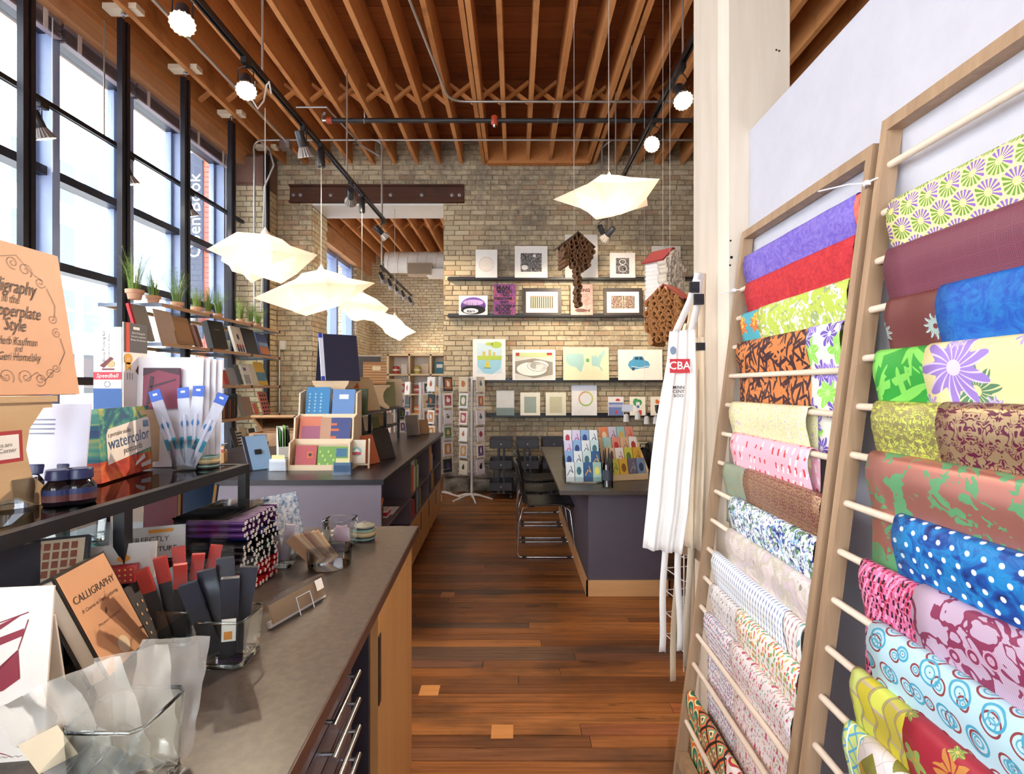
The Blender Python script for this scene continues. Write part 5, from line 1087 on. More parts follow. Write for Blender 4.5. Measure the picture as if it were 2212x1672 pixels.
# round glass dish with card packs
gd = at(712, 1220, 1.52); gd.z = CT; tumbler(gd, .060, .064, .055, 'round shallow glass dish full of slim packets')
for i in range(7): packet(gd + Vector((-.038 + .008 * i, -.008 + .004 * i, .012)), .034, .115, .35, .0, -.72 + .02 * i, ['#b98a5a', '#d8b88a', '#c9a070', '#9a6a48'][i % 4], 'slim pencil packet, %s in the fan in the round dish' % ORD[i], 'slim packets fanned in the round dish', 'pencil_packet')
gs = at(735, 1187, 1.69); gs.z = CT; tumbler(gs, .040, .046, .095, 'square glass vase behind the round dish', True)
for i in range(2): packet(gs + Vector((-.01 + .02 * i, .005, .015)), .05, .06, .2, 0, .3 - .5 * i, '#d9b6c0', ['pink packet leaning left in the square vase', 'pink packet leaning right in the square vase'][i], 'pink packets in the square vase')
gb = at(787, 1166, 1.78); gb.z = CT; basket(gb, .035, .046, 'small lidded beaded basket at the end of the near counter')
rg = T('white_beaded_ring', 'white beaded coaster lying behind the square vase', 'coaster', at(718, 1130, 1.83) * 1); rg.location.z = CT + .0; MB().lathe([(.022, 0), (.034, 0), (.034, .01), (.022, .01), (.022, 0)], 20).build('ring', plain('#ded8cc', .6), rg); 
for k in range(20): MB().lathe([(0, -.005), (.004, -.002), (.004, .002), (0, .005)], 6, Matrix.Translation((.034 * math.cos(k * PI / 10), .034 * math.sin(k * PI / 10), .008))).build('bead', plain('#ded8cc', .6), rg)
# notebook on wire easel
n = NB('speckled_cover', .5); z_ = n.noise(n.co(), 55, 4, .8); SPK = n.done(n.ramp(z_, [(.42, '#eef2f6'), (.5, '#c9d9e8'), (.58, '#7a98b8'), (.7, '#3d5878')]))
nb_ = T('stitched_notebook', 'blue speckled notebook with black stitched spine on a wire easel', 'notebook', w1(-.335, -.36, CT + .012), .95, None, -.32)
MB().box(-.055, .055, 0, .004, 0, .185).box(-.055, .055, .022, .026, 0, .185).build('cover', SPK, nb_); MB().box(-.05, .053, .004, .022, .002, .183).build('pages', plain('#efeae2', .8), nb_)
for k in range(9): MB().box(.0535, .056, .0, .026, .012 + k * .02, .018 + k * .02).build('stitch', plain('#20181a', .5), nb_)
wire_easel(w1(-.345, -.34), .07, .12, .95, 'thin wire easel holding the speckled notebook')
gc = at(608, 1215, 1.52); gc.z = CT; tumbler(gc, .03, .032, .08, 'clear glass cup behind the marker rack', True)
for i in range(2): packet(gc + Vector((-.008 + .016 * i, 0, .015)), .03, .12, .5, .1, .3 * (i - .5), '#c9bcc4', ['clear packet leaning left in the cup behind the markers', 'clear packet leaning right in the cup behind the markers'][i], 'packets in the cup behind the markers')
for i, (px, Y, a, h) in enumerate(((470, 1.72, -.9, .13), (590, 1.62, .1, .17))):
    p = at(px, 1000, Y); p.z = CT + .0; o = T('leather_bookmark', ['dark leather strap leaning over toward the riser leg', 'upright dark leather strap with a paper tag'][i], 'strap', p, .1, None, 0, a)
    MB().prism([(-.014, 0), (.014, 0), (.017, h * .8), (.012, h), (-.012, h), (-.017, h * .8)], 0, .006).build('strap', plain('#3a1618', .4), o); MB().tube([(0, -.003, h * .8), (.006, -.006, h * .7), (.0, -.006, h * .6)], .0012, 5).build('cord', plain('#b5713f', .6), o); MB().box(-.008, .01, -.009, -.007, h * .4, h * .6).build('price_tag', plain('#d9cdb8', .6), o)
packet(at(540, 1120, 1.68) * 1 + Vector((0, 0, .0)), .1, .07, .2, -.3, 0, '#e6e2e8', 'white tissue packet beside the leather strap', None, 'tissue_packet').location.z = CT + .002
# glass box with plastic bags, acrylic strips (bottom left)
gx = Vector((-.50, .675, CT)); tumbler(gx, .045, .05, .105, 'square glass vase stuffed with plastic bags at bottom left', True)
BAG = glass('plastic_bag', '#fdfbf8', .25, 1.6, .3, '#e9dfd0')
for i in range(4):
    r = random.Random(60 + i); o = T('plastic_bag', 'crinkled clear plastic bag, %s in the vase at bottom left' % ORD[i], 'bag', gx + Vector((-.02 + .012 * i, -.02 + .016 * i, .015)), .2 + .1 * i, 'plastic bags in the glass vase', .1 - .1 * i, -.45 + .2 * i)
    MB().grid(lambda u, v: ((u - .5) * .085 + r.uniform(-.003, .003), r.uniform(-.006, .006), v * .155), 8, 10).build('bag', BAG, o, 70)
    if i == 0: shape(o, [rect(-.035, .06, .012, .105)], -.009, '#dcc7a6', 'price_label')
sb = Vector((-.60, .60, CT))
for i in range(6):
    o = T('acrylic_strip', 'clear acrylic strip, %s in the fan at bottom left corner' % ORD[i], 'strip', sb + Vector((.028 * i, -.008 * i, .0)), .5, 'acrylic strips at bottom left', 0, .75); MB().box(-.012, .012, 0, .003, 0, .12).build('strip', AC, o)
# ---------------------------------------------------------------- picture ledges and prints on the brick wall
LY = YB - .016
LEDGE = plain('#1b1a1f', .4)
for i, (y, p0, p1) in enumerate(((603, 967, 1560), (683, 967, 1500), (823, 1003, 1500), (899, 1050, 1480))):
    z = az(y, 7.16); o = T('picture_ledge', 'long black picture ledge on the brick wall, %s from the top' % ORD[i], 'shelf', (ax(p0, 7.16), LY, z), 0, 'picture ledges'); L = ax(p1, 7.16) - ax(p0, 7.16)
    MB().box(0, L, -.10, 0, -.012, 0).build('tray', LEDGE, o); MB().box(0, L, -.012, 0, 0, .045).build('back_strip', LEDGE, o); MB().box(0, L, -.106, -.10, -.012, .012).build('front_lip', LEDGE, o)
    for k in range(int(L / .4)): MB().cyl((.2 + k * .4, -.0135, .025), (.2 + k * .4, -.012, .025), .005, n=8).build('screw', steel(), o)
LZ = [az(y, 7.16) for y in (603, 683, 823, 899)]
def tex_art(name, stops, sc=30, dist=2.):
    n = NB(name, .6); z = n.noise(n.co(), sc, 4, .6, dist); return n.done(n.ramp(z, stops))
def prt(p0, p1, top, lv, label, board='#f1eeea', mat=None, frame=None, art=(), artmat=None, inner=(.15, .15), texts=(), gloss=False):
    Y = 7.15; w = (p1 - p0) * Y / F; zb = LZ[lv] + .001; h = (az(top, Y) - zb) / math.cos(.1)
    o = T('art_print', label, 'picture', (ax((p0 + p1) / 2, Y), Y + .01 - .0, zb), 0, 'prints on the picture ledges', -.06)
    MB().box(-w / 2, w / 2, 0, .008, 0, h).build('board', mat or plain(board, .3 if gloss else .6), o)
    if frame:
        f = .045
        for a in (rect(-w / 2, 0, w / 2, f), rect(-w / 2, h - f, w / 2, h), rect(-w / 2, f, -w / 2 + f, h - f), rect(w / 2 - f, f, w / 2, h - f)): MB().prism(a, -.014, .008).build('frame', plain('#3a3230', .4), o)
    if artmat:
        a, b = inner; shape(o, [rect(-w / 2 + a * w, b * h, w / 2 - a * w, h - b * h)], -.001, '', 'artwork', artmat)
    for k, (c, ps) in enumerate(art): shape(o, [[(-w / 2 + u * w, v * h) for u, v in p] for p in ps], -.0016 - .0006 * k, c)
    for s, sz, x, z, c in texts: text(o, s, sz, x * w, z * h, -.006, c, bold=.001 if sz > .03 else 0)
    return o
def ringp(cx, cz, r, w, asp=1., n=28, a0=0, a1=2 * PI): P = [(cx + r * math.cos(a0 + (a1 - a0) * k / n), cz + r * asp * math.sin(a0 + (a1 - a0) * k / n)) for k in range(n + 1)]; return ribbon(P, w)
BW = tex_art('black_woodcut', [(.44, '#1a1418'), (.5, '#2b2228'), (.53, '#e9e4e0'), (.58, '#1d161a')], 26, 3)
prt(1027, 1074, 538, 0, 'white print with a faint brown ring, first on the top ledge', art=[('#dcc8ae', ringp(.5, .5, .33, .02, .72)), ('#efe5da', [disc(.5, .5, .3, 24, .22)])])
prt(1112, 1183, 530, 0, 'white mounted print with a square black woodcut', artmat=BW, inner=(.18, .22), art=[('#efeae6', [disc(.3, .35, .1, 9, .08), disc(.6, .7, .05, 8)])])
prt(1221, 1292, 505, 0, 'tall pale pencil sketch behind the dark book birdhouse', '#e6dfd6', art=[('#b5aca4', ribbon([(.6, .7), (.65, .82), (.7, .75), (.68, .6), (.74, .68)], .01))])
prt(1318, 1373, 545, 0, 'small white print with a dark swirl woodcut', artmat=BW, inner=(.24, .2), art=[('#eae4e0', ringp(.5, .65, .12, .03, .8) + ringp(.5, .4, .16, .02, .8))])
prt(1409, 1472, 530, 0, 'pale print behind the white book birdhouse', '#ece6de', art=[('#8d847c', ribbon([(.7, .3), (.75, .5), (.8, .4), (.78, .6)], .015))])
pines = [[(x, .35), (x + .015, .55 + .25 * R.random()), (x + .03, .35)] for x in [.08 + .042 * k for k in range(20)]]
prt(991, 1053, 638, 1, 'small purple dusk print with black pines and white lettering', art=[('#7a4fae', [disc(.5, .5, .44, 28, .42)]), ('#c9a9dc', [disc(.5, .66, .36, 24, .14)]), ('#191118', pines + [disc(.5, .3, .43, 28, .22)]), ('#efe9ec', [disc(.42, .25, .26, 20, .13)])], texts=[('ikaro', .055, -.08, .24, '#191118')])
o = prt(1066, 1114, 613, 1, 'purple letterpress poster with heavy black words', mat=tex_art('purple_poster', [(.35, '#4a2a6e'), (.5, '#7a3a78'), (.62, '#a8504e'), (.7, '#563078')], 12))
for k, (s, sz) in enumerate((('MAN', .085), ('BUILDS', .062), ('NO', .062), ('STRUCTURE', .044), ('THAT', .045), ('OUTLIVES A', .045), ('BOOK', .075), ('BOOKS', .05))): text(o, s, sz, .02 * (k % 3 - 1), .39 - k * .05, -.004, '#17101a', bold=.002)
STR = tex_art('book_row_art', [(.4, '#6a3a34'), (.48, '#e0d4b0'), (.55, '#8a9a5a'), (.62, '#2b2624')], 22)
prt(1129, 1213, 622, 1, 'dark framed picture of a row of standing books', frame=1, artmat=plain('#9a8a5c', .6), inner=(.2, .28), art=[('#2b2422', [rect(.21 + .055 * k, .3, .225 + .055 * k, .68) for k in range(11)]), ('#e3d9c2', [rect(.23 + .055 * k, .3, .25 + .055 * k, .7) for k in range(11)]), ('#b0433a', [rect(.2, .7, .8, .72)])])
o = prt(1233, 1281, 613, 1, 'pink poster headed fishing with a brown fish', mat=tex_art('pink_poster', [(.3, '#d98a86'), (.6, '#f0bfae'), (.8, '#e6a49a')], 9))
text(o, 'FISHING', .062, .0, .355, -.003, '#1a1416', bold=.002)
for k in range(6): text(o, ['give a man a fish', 'you feed him for', 'a day teach a man', 'to fish you feed', 'him for life', 'on the river'][k], .026, .01, .30 - k * .026, -.003, '#5a3834')
shape(o, [[(-.1, .08), (-.05, .105), (.03, .1), (.08, .08), (.11, .1), (.11, .055), (.08, .07), (.02, .055), (-.06, .055)]], -.003, '#6b4038', 'fish')
prt(1304, 1388, 622, 1, 'dark framed picture of an open brown book cover', frame=1, artmat=tex_art('leather_cover', [(.4, '#3d2a28'), (.55, '#8d7064'), (.65, '#d0c0a8')], 60, 1), inner=(.2, .27), art=[('#d9cbb4', [rect(.49, .27, .5, .73), rect(.55, .27, .56, .73)]), ('#5f9aa8', [rect(.8, .27, .815, .73)])])
prt(1398, 1428, 630, 1, 'small framed orange picture behind the brown book birdhouse', '#c98a4a', frame=1)
prt(1021, 1092, 732, 2, 'tall print of a sailboat on a lake below green trees', art=[('#cfe3ea', [rect(.14, .18, .88, .9)]), ('#9fd0e2', [[(.14, .5), (.88, .5), (.85, .3), (.6, .16), (.35, .18), (.14, .35)]]), ('#b9cf55', [rect(.14, .5, .88, .6), disc(.72, .86, .17, 12, .08), disc(.5, .88, .12, 10, .04)]), ('#d6c25a', [rect(.3, .6, .38, .7), rect(.48, .6, .55, .74), rect(.62, .6, .68, .68)]), ('#e0d23e', [[(.36, .32), (.42, .56), (.44, .32)], [(.45, .32), (.46, .52), (.54, .32)]]), ('#4a8a4a', ribbon([(.34, .31), (.55, .3)], .015))])
prt(1107, 1200, 755, 2, 'wide print of a pale island map with red corner stamps', art=[('#dcd6cc', [rect(.06, .06, .94, .9)]), ('#c8d69a', [rect(.06, .76, .94, .9)]), ('#9a9284', [[(.06, .62), (.5, .72), (.94, .6), (.94, .2), (.5, .08), (.06, .25)]]), ('#efece4', [disc(.45, .38, .36, 26, .22), disc(.62, .5, .22, 20, .16)]), ('#b03a40', [rect(.08, .8, .16, .9), rect(.8, .82, .92, .9)]), ('#7a7266', ringp(.46, .38, .37, .012, .62) + ringp(.6, .48, .25, .01, .7))])
usw = [(.07, .78), (.2, .82), (.44, .8), (.46, .5), (.43, .42), (.40, .26), (.34, .3), (.28, .4), (.18, .44), (.10, .5), (.06, .64)]
use = [(.62, .78), (.68, .72), (.72, .8), (.74, .7), (.82, .8), (.88, .9), (.93, .86), (.86, .7), (.82, .56), (.8, .46), (.86, .34), (.85, .28), (.79, .4), (.72, .44), (.63, .44), (.62, .6)]
prt(1217, 1316, 750, 2, 'pale yellow print of a split blue country map', '#ebe4bd', art=[('#a9cfc8', [usw, use]), ('#5fae6c', [rect(.5, .56, .57, .66)])])
prt(1336, 1432, 755, 2, 'wide white print of a vintage blue car', '#f4efe4', art=[('#4f9fc8', [[(.22, .5), (.25, .62), (.32, .68), (.36, .78), (.55, .79), (.6, .66), (.68, .62), (.72, .5), (.68, .42), (.5, .4), (.36, .36), (.28, .38)]]), ('#2a4a60', [[(.37, .68), (.39, .76), (.46, .76), (.46, .67)], [(.48, .67), (.48, .76), (.54, .76), (.57, .67)], disc(.34, .38, .035, 12, .05)]), ('#dfe9ee', ribbon([(.3, .46), (.5, .42), (.7, .48)], .02) + ribbon([(.22, .56), (.15, .74)], .01))])
prt(1072, 1111, 844, 3, 'grey seascape print wrapped in plastic on lowest ledge', '#c9c9c6', art=[('#7d8f8c', [rect(0, 0, 1, .32)]), ('#d6d6d2', [rect(.05, .36, .95, .95)])], gloss=True)
prt(1124, 1167, 848, 3, 'cream mounted print with a grey green rectangle', '#e3dcc6', art=[('#98a59a', [rect(.2, .14, .8, .82)])], gloss=True)
prt(1179, 1223, 848, 3, 'cream mounted print with a sand coloured rectangle', '#e3dcc6', art=[('#c3bd9c', [rect(.2, .14, .8, .82)])], gloss=True)
prt(1235, 1290, 832, 3, 'tall white print with a thin rainbow ring', art=[('#c9cfe2', [rect(0, .82, 1, 1)]), ('#e0a078', ringp(.56, .56, .26, .05, .84, 14, PI * .5, PI * 1.2)), ('#a9c96a', ringp(.56, .56, .26, .05, .84, 14, PI * 1.2, PI * 1.9)), ('#d6cf6a', ringp(.56, .56, .26, .05, .84, 14, -PI * .1, PI * .5)), ('#d9d4b8', ribbon([(.3, .1), (.5, .4)], .01) + ribbon([(.66, .78), (.75, .9)], .01))])
prt(1314, 1348, 857, 3, 'small blue sea print with a red setting sun', '#e6e2e0', art=[('#6a7ab0', [rect(.04, .04, .96, .7)]), ('#a9b0cc', [rect(.04, .45, .96, .6)]), ('#c83440', [disc(.62, .78, .14, 16, .12, 0, PI)]), ('#d0402f', [disc(.52, .2, .08, 10)])])
prt(1361, 1395, 857, 3, 'small print with a green cluster and blue bottle', '#efe9d8', art=[('#3f9a56', [disc(.4, .72, .2, 8), disc(.62, .7, .16, 8), disc(.5, .55, .14, 8)]), ('#dfe6ea', [rect(.4, .3, .64, .72)]), ('#3c5a8e', [rect(.44, .42, .6, .55)]), ('#c83a3a', [rect(.55, .06, .75, .3)])])
prt(1406, 1437, 857, 3, 'small print of a dark bear holding an orange flower', '#efe6d8', art=[('#2e2624', [disc(.5, .35, .2, 12, .24), disc(.36, .5, .08, 8), disc(.64, .5, .08, 8)]), ('#e0702f', [disc(.45, .75, .12, 7), disc(.6, .7, .1, 7)])])
# wall switch and its conduit left of the opening
o = T('wall_switch', 'white switch box with thin conduit on the brick wall', 'switch', (ax(614, YB), YB - .012, az(746, YB))); MB().box(-.035, .035, -.05, 0, -.06, .06).build('box', plain('#e6e2da', .5), o); MB().cyl((-.05, -.02, .06), (-.05, -.02, -.95), .012, n=8).build('conduit_run', EMT, o, 40); MB().box(-.006, .006, -.056, -.05, -.012, .012).build('toggle', plain('#f4f2ee', .4), o)
# ---------------------------------------------------------------- spinner racks with greeting cards
WIRE = plain('#e9e6e6', .4)
CARDC = ['#efe9e2', '#dcd3c0', '#2f3a3c', '#e6dfe6', '#c9cfd6', '#f1ece2', '#e8d8cf', '#d6c3a2']; ACC = ['#2b2a30', '#a8454f', '#5a7a92', '#6f7f3f', '#c98a3f', '#6a4a86', '#b8683f', '#3f4a44']
MOT = ['a heron', 'a bear', 'a leaf', 'a bird', 'a flower', 'two cats', 'a teapot', 'stripes', 'an owl', 'a bicycle', 'a house', 'a tree']
def spinner(px, Y, rz, ztop, rows, label, which, r=.14, faces=4):
    o = T('card_spinner_rack', label, 'rack', (ax(px, Y), Y, 0), rz)
    MB().cyl((0, 0, .03), (0, 0, ztop), .016, n=12).build('post', WIRE, o, 40)
    for k in range(5):
        a = 2 * PI * k / 5 + .3; MB().tube([(.0, 0, .07), (.1 * math.cos(a), .1 * math.sin(a), .06), (.27 * math.cos(a), .27 * math.sin(a), .012)], [.014, .014, .01], 8).build('foot', WIRE, o, 50)
    pitch = (ztop - .33) / rows
    for f in range(faces):
        a = f * 2 * PI / faces; M = Matrix.Rotation(a, 4, 'Z'); hw = .085
        m = MB()
        for x in (-hw, hw): m.cyl((x, -r, .33), (x, -r, ztop), .0025, n=5, M=M)
        for k in range(rows):
            z = .345 + k * pitch
            for zz in (z, z + .05): m.tube([(-hw, -r, zz), (-hw, -r - .028, zz), (hw, -r - .028, zz), (hw, -r, zz)], .0016, 5, M)
        for zz in (.36, ztop - .02): m.cyl((-hw, -r, zz), (0, 0, zz), .002, n=5, M=M)
        m.build('wire_face', WIRE, o, 50)
    for f in range(faces):
        a = rz + f * 2 * PI / faces; d = Vector((math.sin(a), -math.cos(a), 0))
        if d.y > .45: continue
        for k in range(rows):
            z = .349 + k * pitch; q = R.randrange(8); w, h = R.choice(((.13, .175), (.15, .185), (.135, .17))); mo = MOT[(f * 5 + k * 7 + q) % 12]
            p = Vector((ax(px, Y), Y, z)) + d * (r + .022)
            side = ['left', 'right', 'far', 'near'][0 if d.x < -.2 else 1 if d.x > .2 else 3]
            g = card(p, w, h, .012, CARDC[q], 'card with %s, %s row up, %s side of %s' % (mo, ORD[k], side, which), a, .06, 'cards in the spinner racks', 'card', 'greeting_card')
            s = R.random(); ac = ACC[R.randrange(8)]; ac2 = ACC[R.randrange(8)]
            if s < .45: shape(g, [rect(-w * .36, h * .14, w * .36, h * .86)], -.001, ac)
            shape(g, [disc(0, h * .5, w * R.uniform(.12, .26), 7 + R.randrange(6), h * R.uniform(.1, .28)), disc(w * R.uniform(-.15, .15), h * .68, w * .09, 8)], -.0018, ac2 if s >= .45 else CARDC[(q + 3) % 8])
spinner(1019, 6.72, PI / 4 + .12, 1.585, 6, 'white card spinner rack standing before the brick wall', 'front spinner')
spinner(951, 6.86, PI / 4 + .05, 1.585, 6, 'white card spinner rack beside the far counter end', 'spinner by counter end')
spinner(908, 7.75, PI / 4 - .1, 1.52, 6, 'white card spinner rack standing in the wall opening', 'spinner in opening', .2)
spinner(852, 8.25, PI / 4 + .3, 1.52, 6, 'white card spinner rack left of the opening rack', 'leftmost spinner', .15)
# ---------------------------------------------------------------- utility carts
CARTM = plain('#3d3b42', .45)
def cart(px, Y, label):
    o = T('utility_cart', label, 'cart', (ax(px, Y), Y, 0), 0, 'utility carts by the brick wall'); w, d = .145, .2
    for z0, z1 in ((.113, .215), (.394, .5), (.66, .775)):
        m = MB(); t = .004
        m.box(-w, w, -d, d, z0, z0 + t).box(-w, w, -d, -d + t, z0, z1).box(-w, w, d - t, d, z0, z1).box(-w, -w + t, -d, d, z0, z1).box(w - t, w, -d, d, z0, z1)
        b = m.build('tray', CARTM, o); MB().tube([(-w, -d, z1), (w, -d, z1), (w, d, z1), (-w, d, z1)], .006, 6, closed=True).build('tray_rim', CARTM, b)
        for x in (-.0,): MB().cyl((x, -d - .012, z0 + .055), (x, -d - .006, z0 + .055), .009, n=10).build('tray_bolt', steel(), b)
    for x in (-.035, .035):
        for y in (-d - .006, d + .006): MB().box(x - .012, x + .012, y - .004, y + .004, .075, .765).build('upright', CARTM, o)
    for y in (-d + .02, d - .02): MB().tube([(-w + .01, y, .08), (w - .01, y, .08)], .008, 8).build('axle_bar', CARTM, o, 50)
    for x in (-w + .02, w - .02):
        for y in (-d + .02, d - .02):
            c = MB().cyl((x - .012, y, .032), (x + .012, y, .032), .032, n=14).build('caster', plain('#1b1a1c', .5), o, 40); MB().cyl((x, y, .05), (x, y, .085), .01, n=8).build('caster_stem', steel(), c)
for i, px in enumerate((1083, 1139, 1194, 1249)): cart(px, 6.92, 'dark grey three tier utility cart, %s from the spinner rack' % ORD[i])
# ---------------------------------------------------------------- table with displays
tb = T('work_table', 'long dark topped work table with grey panelled base', 'table', (.30, 3.48, 0))
MB().box(0, .82, 0, 2.56, .732, .76).build('table_top', LAM, tb); MB().box(.21, .76, .15, 2.4, .11, .732).build('base_panel', plain('#57505c', .5), tb)
for a in ((.195, .775, .14, .152, 0, .112), (.195, .207, .14, 2.4, 0, .112), (.763, .775, .14, 2.4, 0, .112)): MB().box(*a).build('baseboard', wood('#d29a60', '#e2b07a', 0, 8), tb)
SEAT = plain('#201d21', .32)
def chair(x, y, rz, label):
    o = T('stacking_chair', label, 'chair', (x, y, 0), rz, 'black stacking chairs at the table')
    ps = [(-.235, .425), (-.215, .446), (-.1, .448), (.05, .436), (.15, .44), (.195, .462), (.22, .52), (.235, .6), (.255, .7), (.272, .78), (.28, .82)]
    ws = [.20, .215, .22, .215, .21, .20, .205, .21, .21, .20, .165]
    def fn(u, v): i = round(v * 10); a, b = ps[i]; w = ws[i]; s = u * 2 - 1; return (s * w, a - (.03 * s * s if i > 5 else 0), b + (.008 * s * s if i < 6 else 0) - (.02 * s ** 4 if i == 10 else 0))
    MB().grid(fn, 10, 10).build('shell', SEAT, o, 60, thick=.011)
    for s in (-1, 1):
        MB().tube([(s * .16, .1, .425), (s * .2, .2, .42), (s * .215, .235, .3), (s * .22, .25, .05), (s * .22, .235, .012), (s * .22, .2, .008), (s * .22, -.2, .008), (s * .22, -.235, .012), (s * .22, -.245, .05), (s * .21, -.2, .40), (s * .16, -.15, .43)], .0065, 8).build('sled_leg', chrome(), o, 60)
        for y_ in (-.19, .19): MB().box(s * .22 - .011, s * .22 + .011, y_ - .018, y_ + .018, 0, .018).build('glide', black(), o)
    for y_ in (.12, -.16): MB().tube([(-.165, y_, .425), (.165, y_, .425)], .0065, 8).build('cross_tube', chrome(), o, 60)
for i, y in enumerate((4.65, 5.22, 5.80)): chair(.27, y, PI / 2, ['nearest black stacking chair at the table, chrome sled base', 'middle black stacking chair at the table', 'farthest black stacking chair at the table'][i])
for i, y in enumerate((5.35, 5.95)): chair(1.30, y, -PI / 2, ['black stacking chair across the table, nearer of two', 'black stacking chair across the table, farther of two'][i])
TZ = .761
def tstand(px, Y, w, h, tiers, label, mat, kind, rz=0.):
    """stepped card display: acrylic or plywood"""
    p = at(px, 900, Y); p.z = TZ; o = T('card_display', label, 'display', p, rz)
    for k in range(tiers):
        y = k * .06; z = k * h / tiers
        MB().box(-w / 2, w / 2, y, y + .004, z, z + h / tiers * .62).build('tier_front', mat, o); MB().box(-w / 2, w / 2, y, y + .06, z - .0, z + .004).build('tier_floor', mat, o)
    for s in (-1, 1): MB().prism([(0, 0), (tiers * .06, 0), (tiers * .06, h), (tiers * .06 - .05, h), (.0, .07)], 0, .004, Matrix.Translation((s * w / 2 - (.004 if s > 0 else 0), 0, 0)) @ Matrix.Rotation(PI / 2, 4, 'Z') @ Matrix.Scale(-1, 4, (0, 1, 0))).build('side_panel', mat, o)
    MB().box(-w / 2, w / 2, tiers * .06, tiers * .06 + .004, 0, h).build('back_panel', mat, o)
    return p
def fill(p, cols, tiers, w, h, ch, label, rz, group, pal):
    for k in range(tiers):
        for i in range(cols):
            c = pal[(k * cols + i * 3 + k) % len(pal)]; cw = w / cols * .92
            q = p + Matrix.Rotation(rz, 3, 'Z') @ Vector((-w / 2 + w / cols * (i + .5), k * .06 + .012, k * h / tiers + .006))
            g = card(q, cw, ch, .016, c[0], '%s card, %s from left in %s tier of %s' % (c[2], ORD[i], ['front', 'second', 'third', 'rear'][k], label), rz, .28, group, 'card', 'greeting_card')
            shape(g, [disc(0, ch * .55, cw * .3, 7 + i, ch * .22)] if (i + k) % 2 else ribbon([(-cw * .35, ch * .3), (0, ch * .6), (cw * .35, ch * .45), (cw * .1, ch * .8)], .005), -.001, c[1])
PALA = [('#e4e8e6', '#46556a', 'white and slate'), ('#9fc0b4', '#e6d86a', 'mint'), ('#d9d2ea', '#a84a8a', 'lilac'), ('#c4d9d8', '#3a6a72', 'pale teal'), ('#5a6a6a', '#d9e0dc', 'slate'), ('#8ab0d8', '#2d3f7a', 'sky blue'), ('#2f5a8a', '#e8b03a', 'blue and gold'), ('#e9e4e6', '#b83a4a', 'white and red')]
PALB = [('#c9c04a', '#5f7a2c', 'olive'), ('#b8c9a0', '#7a4a3a', 'sage'), ('#e0927a', '#c03a3a', 'coral'), ('#d9a83a', '#8a5a1e', 'mustard'), ('#e88a5f', '#f2d8b0', 'orange'), ('#dcb48a', '#8a5a3a', 'tan'), ('#6d6470', '#a8a0b0', 'grey'), ('#d8cfd8', '#8a4a6a', 'mauve'), ('#efe6da', '#b03a30', 'cream and red'), ('#7d8fa8', '#33415a', 'steel blue'), ('#9fc9c4', '#d8b45a', 'seafoam')]
pa = tstand(1262, 3.74, .27, .29, 4, 'clear acrylic stepped card display on the table', AC, 0); fill(pa, 4, 4, .26, .29, .14, 'the acrylic display', 0, 'cards in the acrylic table display', PALA)
PLY = wood('#d3ad7c', '#e6c79c', 0, 8, .5, 'plywood')
pb = tstand(1362, 3.86, .30, .30, 4, 'plywood stepped card display on the table', PLY, 0, .28); fill(pb, 4, 4, .29, .30, .15, 'the plywood display', .28, 'cards in the plywood table display', PALB)
pc = at(1313, 1057, 3.60); pc.z = TZ; o = T('pen_tube', 'clear cylinder of black pens on the table', 'pen holder', pc); MB().lathe([(0, 0), (.036, 0), (.036, .17), (.034, .17), (.034, .004), (0, .004)], 20).build('tube', AC, o, 40); MB().lathe([(.0365, .05), (.0365, .12)], 20).build('label', plain('#39404a', .5), o)
for i in range(9):
    a = i * .7; o = T('pen', 'black pen, %s around the clear cylinder on the table' % ORD[i], 'pen', pc + Vector((.018 * math.cos(a), .018 * math.sin(a), .006)), 0, 'pens in the table cylinder', .06 * math.sin(a), .06 * math.cos(a))
    MB().cyl((0, 0, 0), (0, 0, .15), .006, n=8).build('barrel', plain('#e6e2e2' if i % 3 == 0 else '#17161a', .3), o, 40); MB().cyl((0, 0, .15), (0, 0, .24 + .008 * (i % 4)), .0068, .003, 8).build('cap', black(), o, 40)
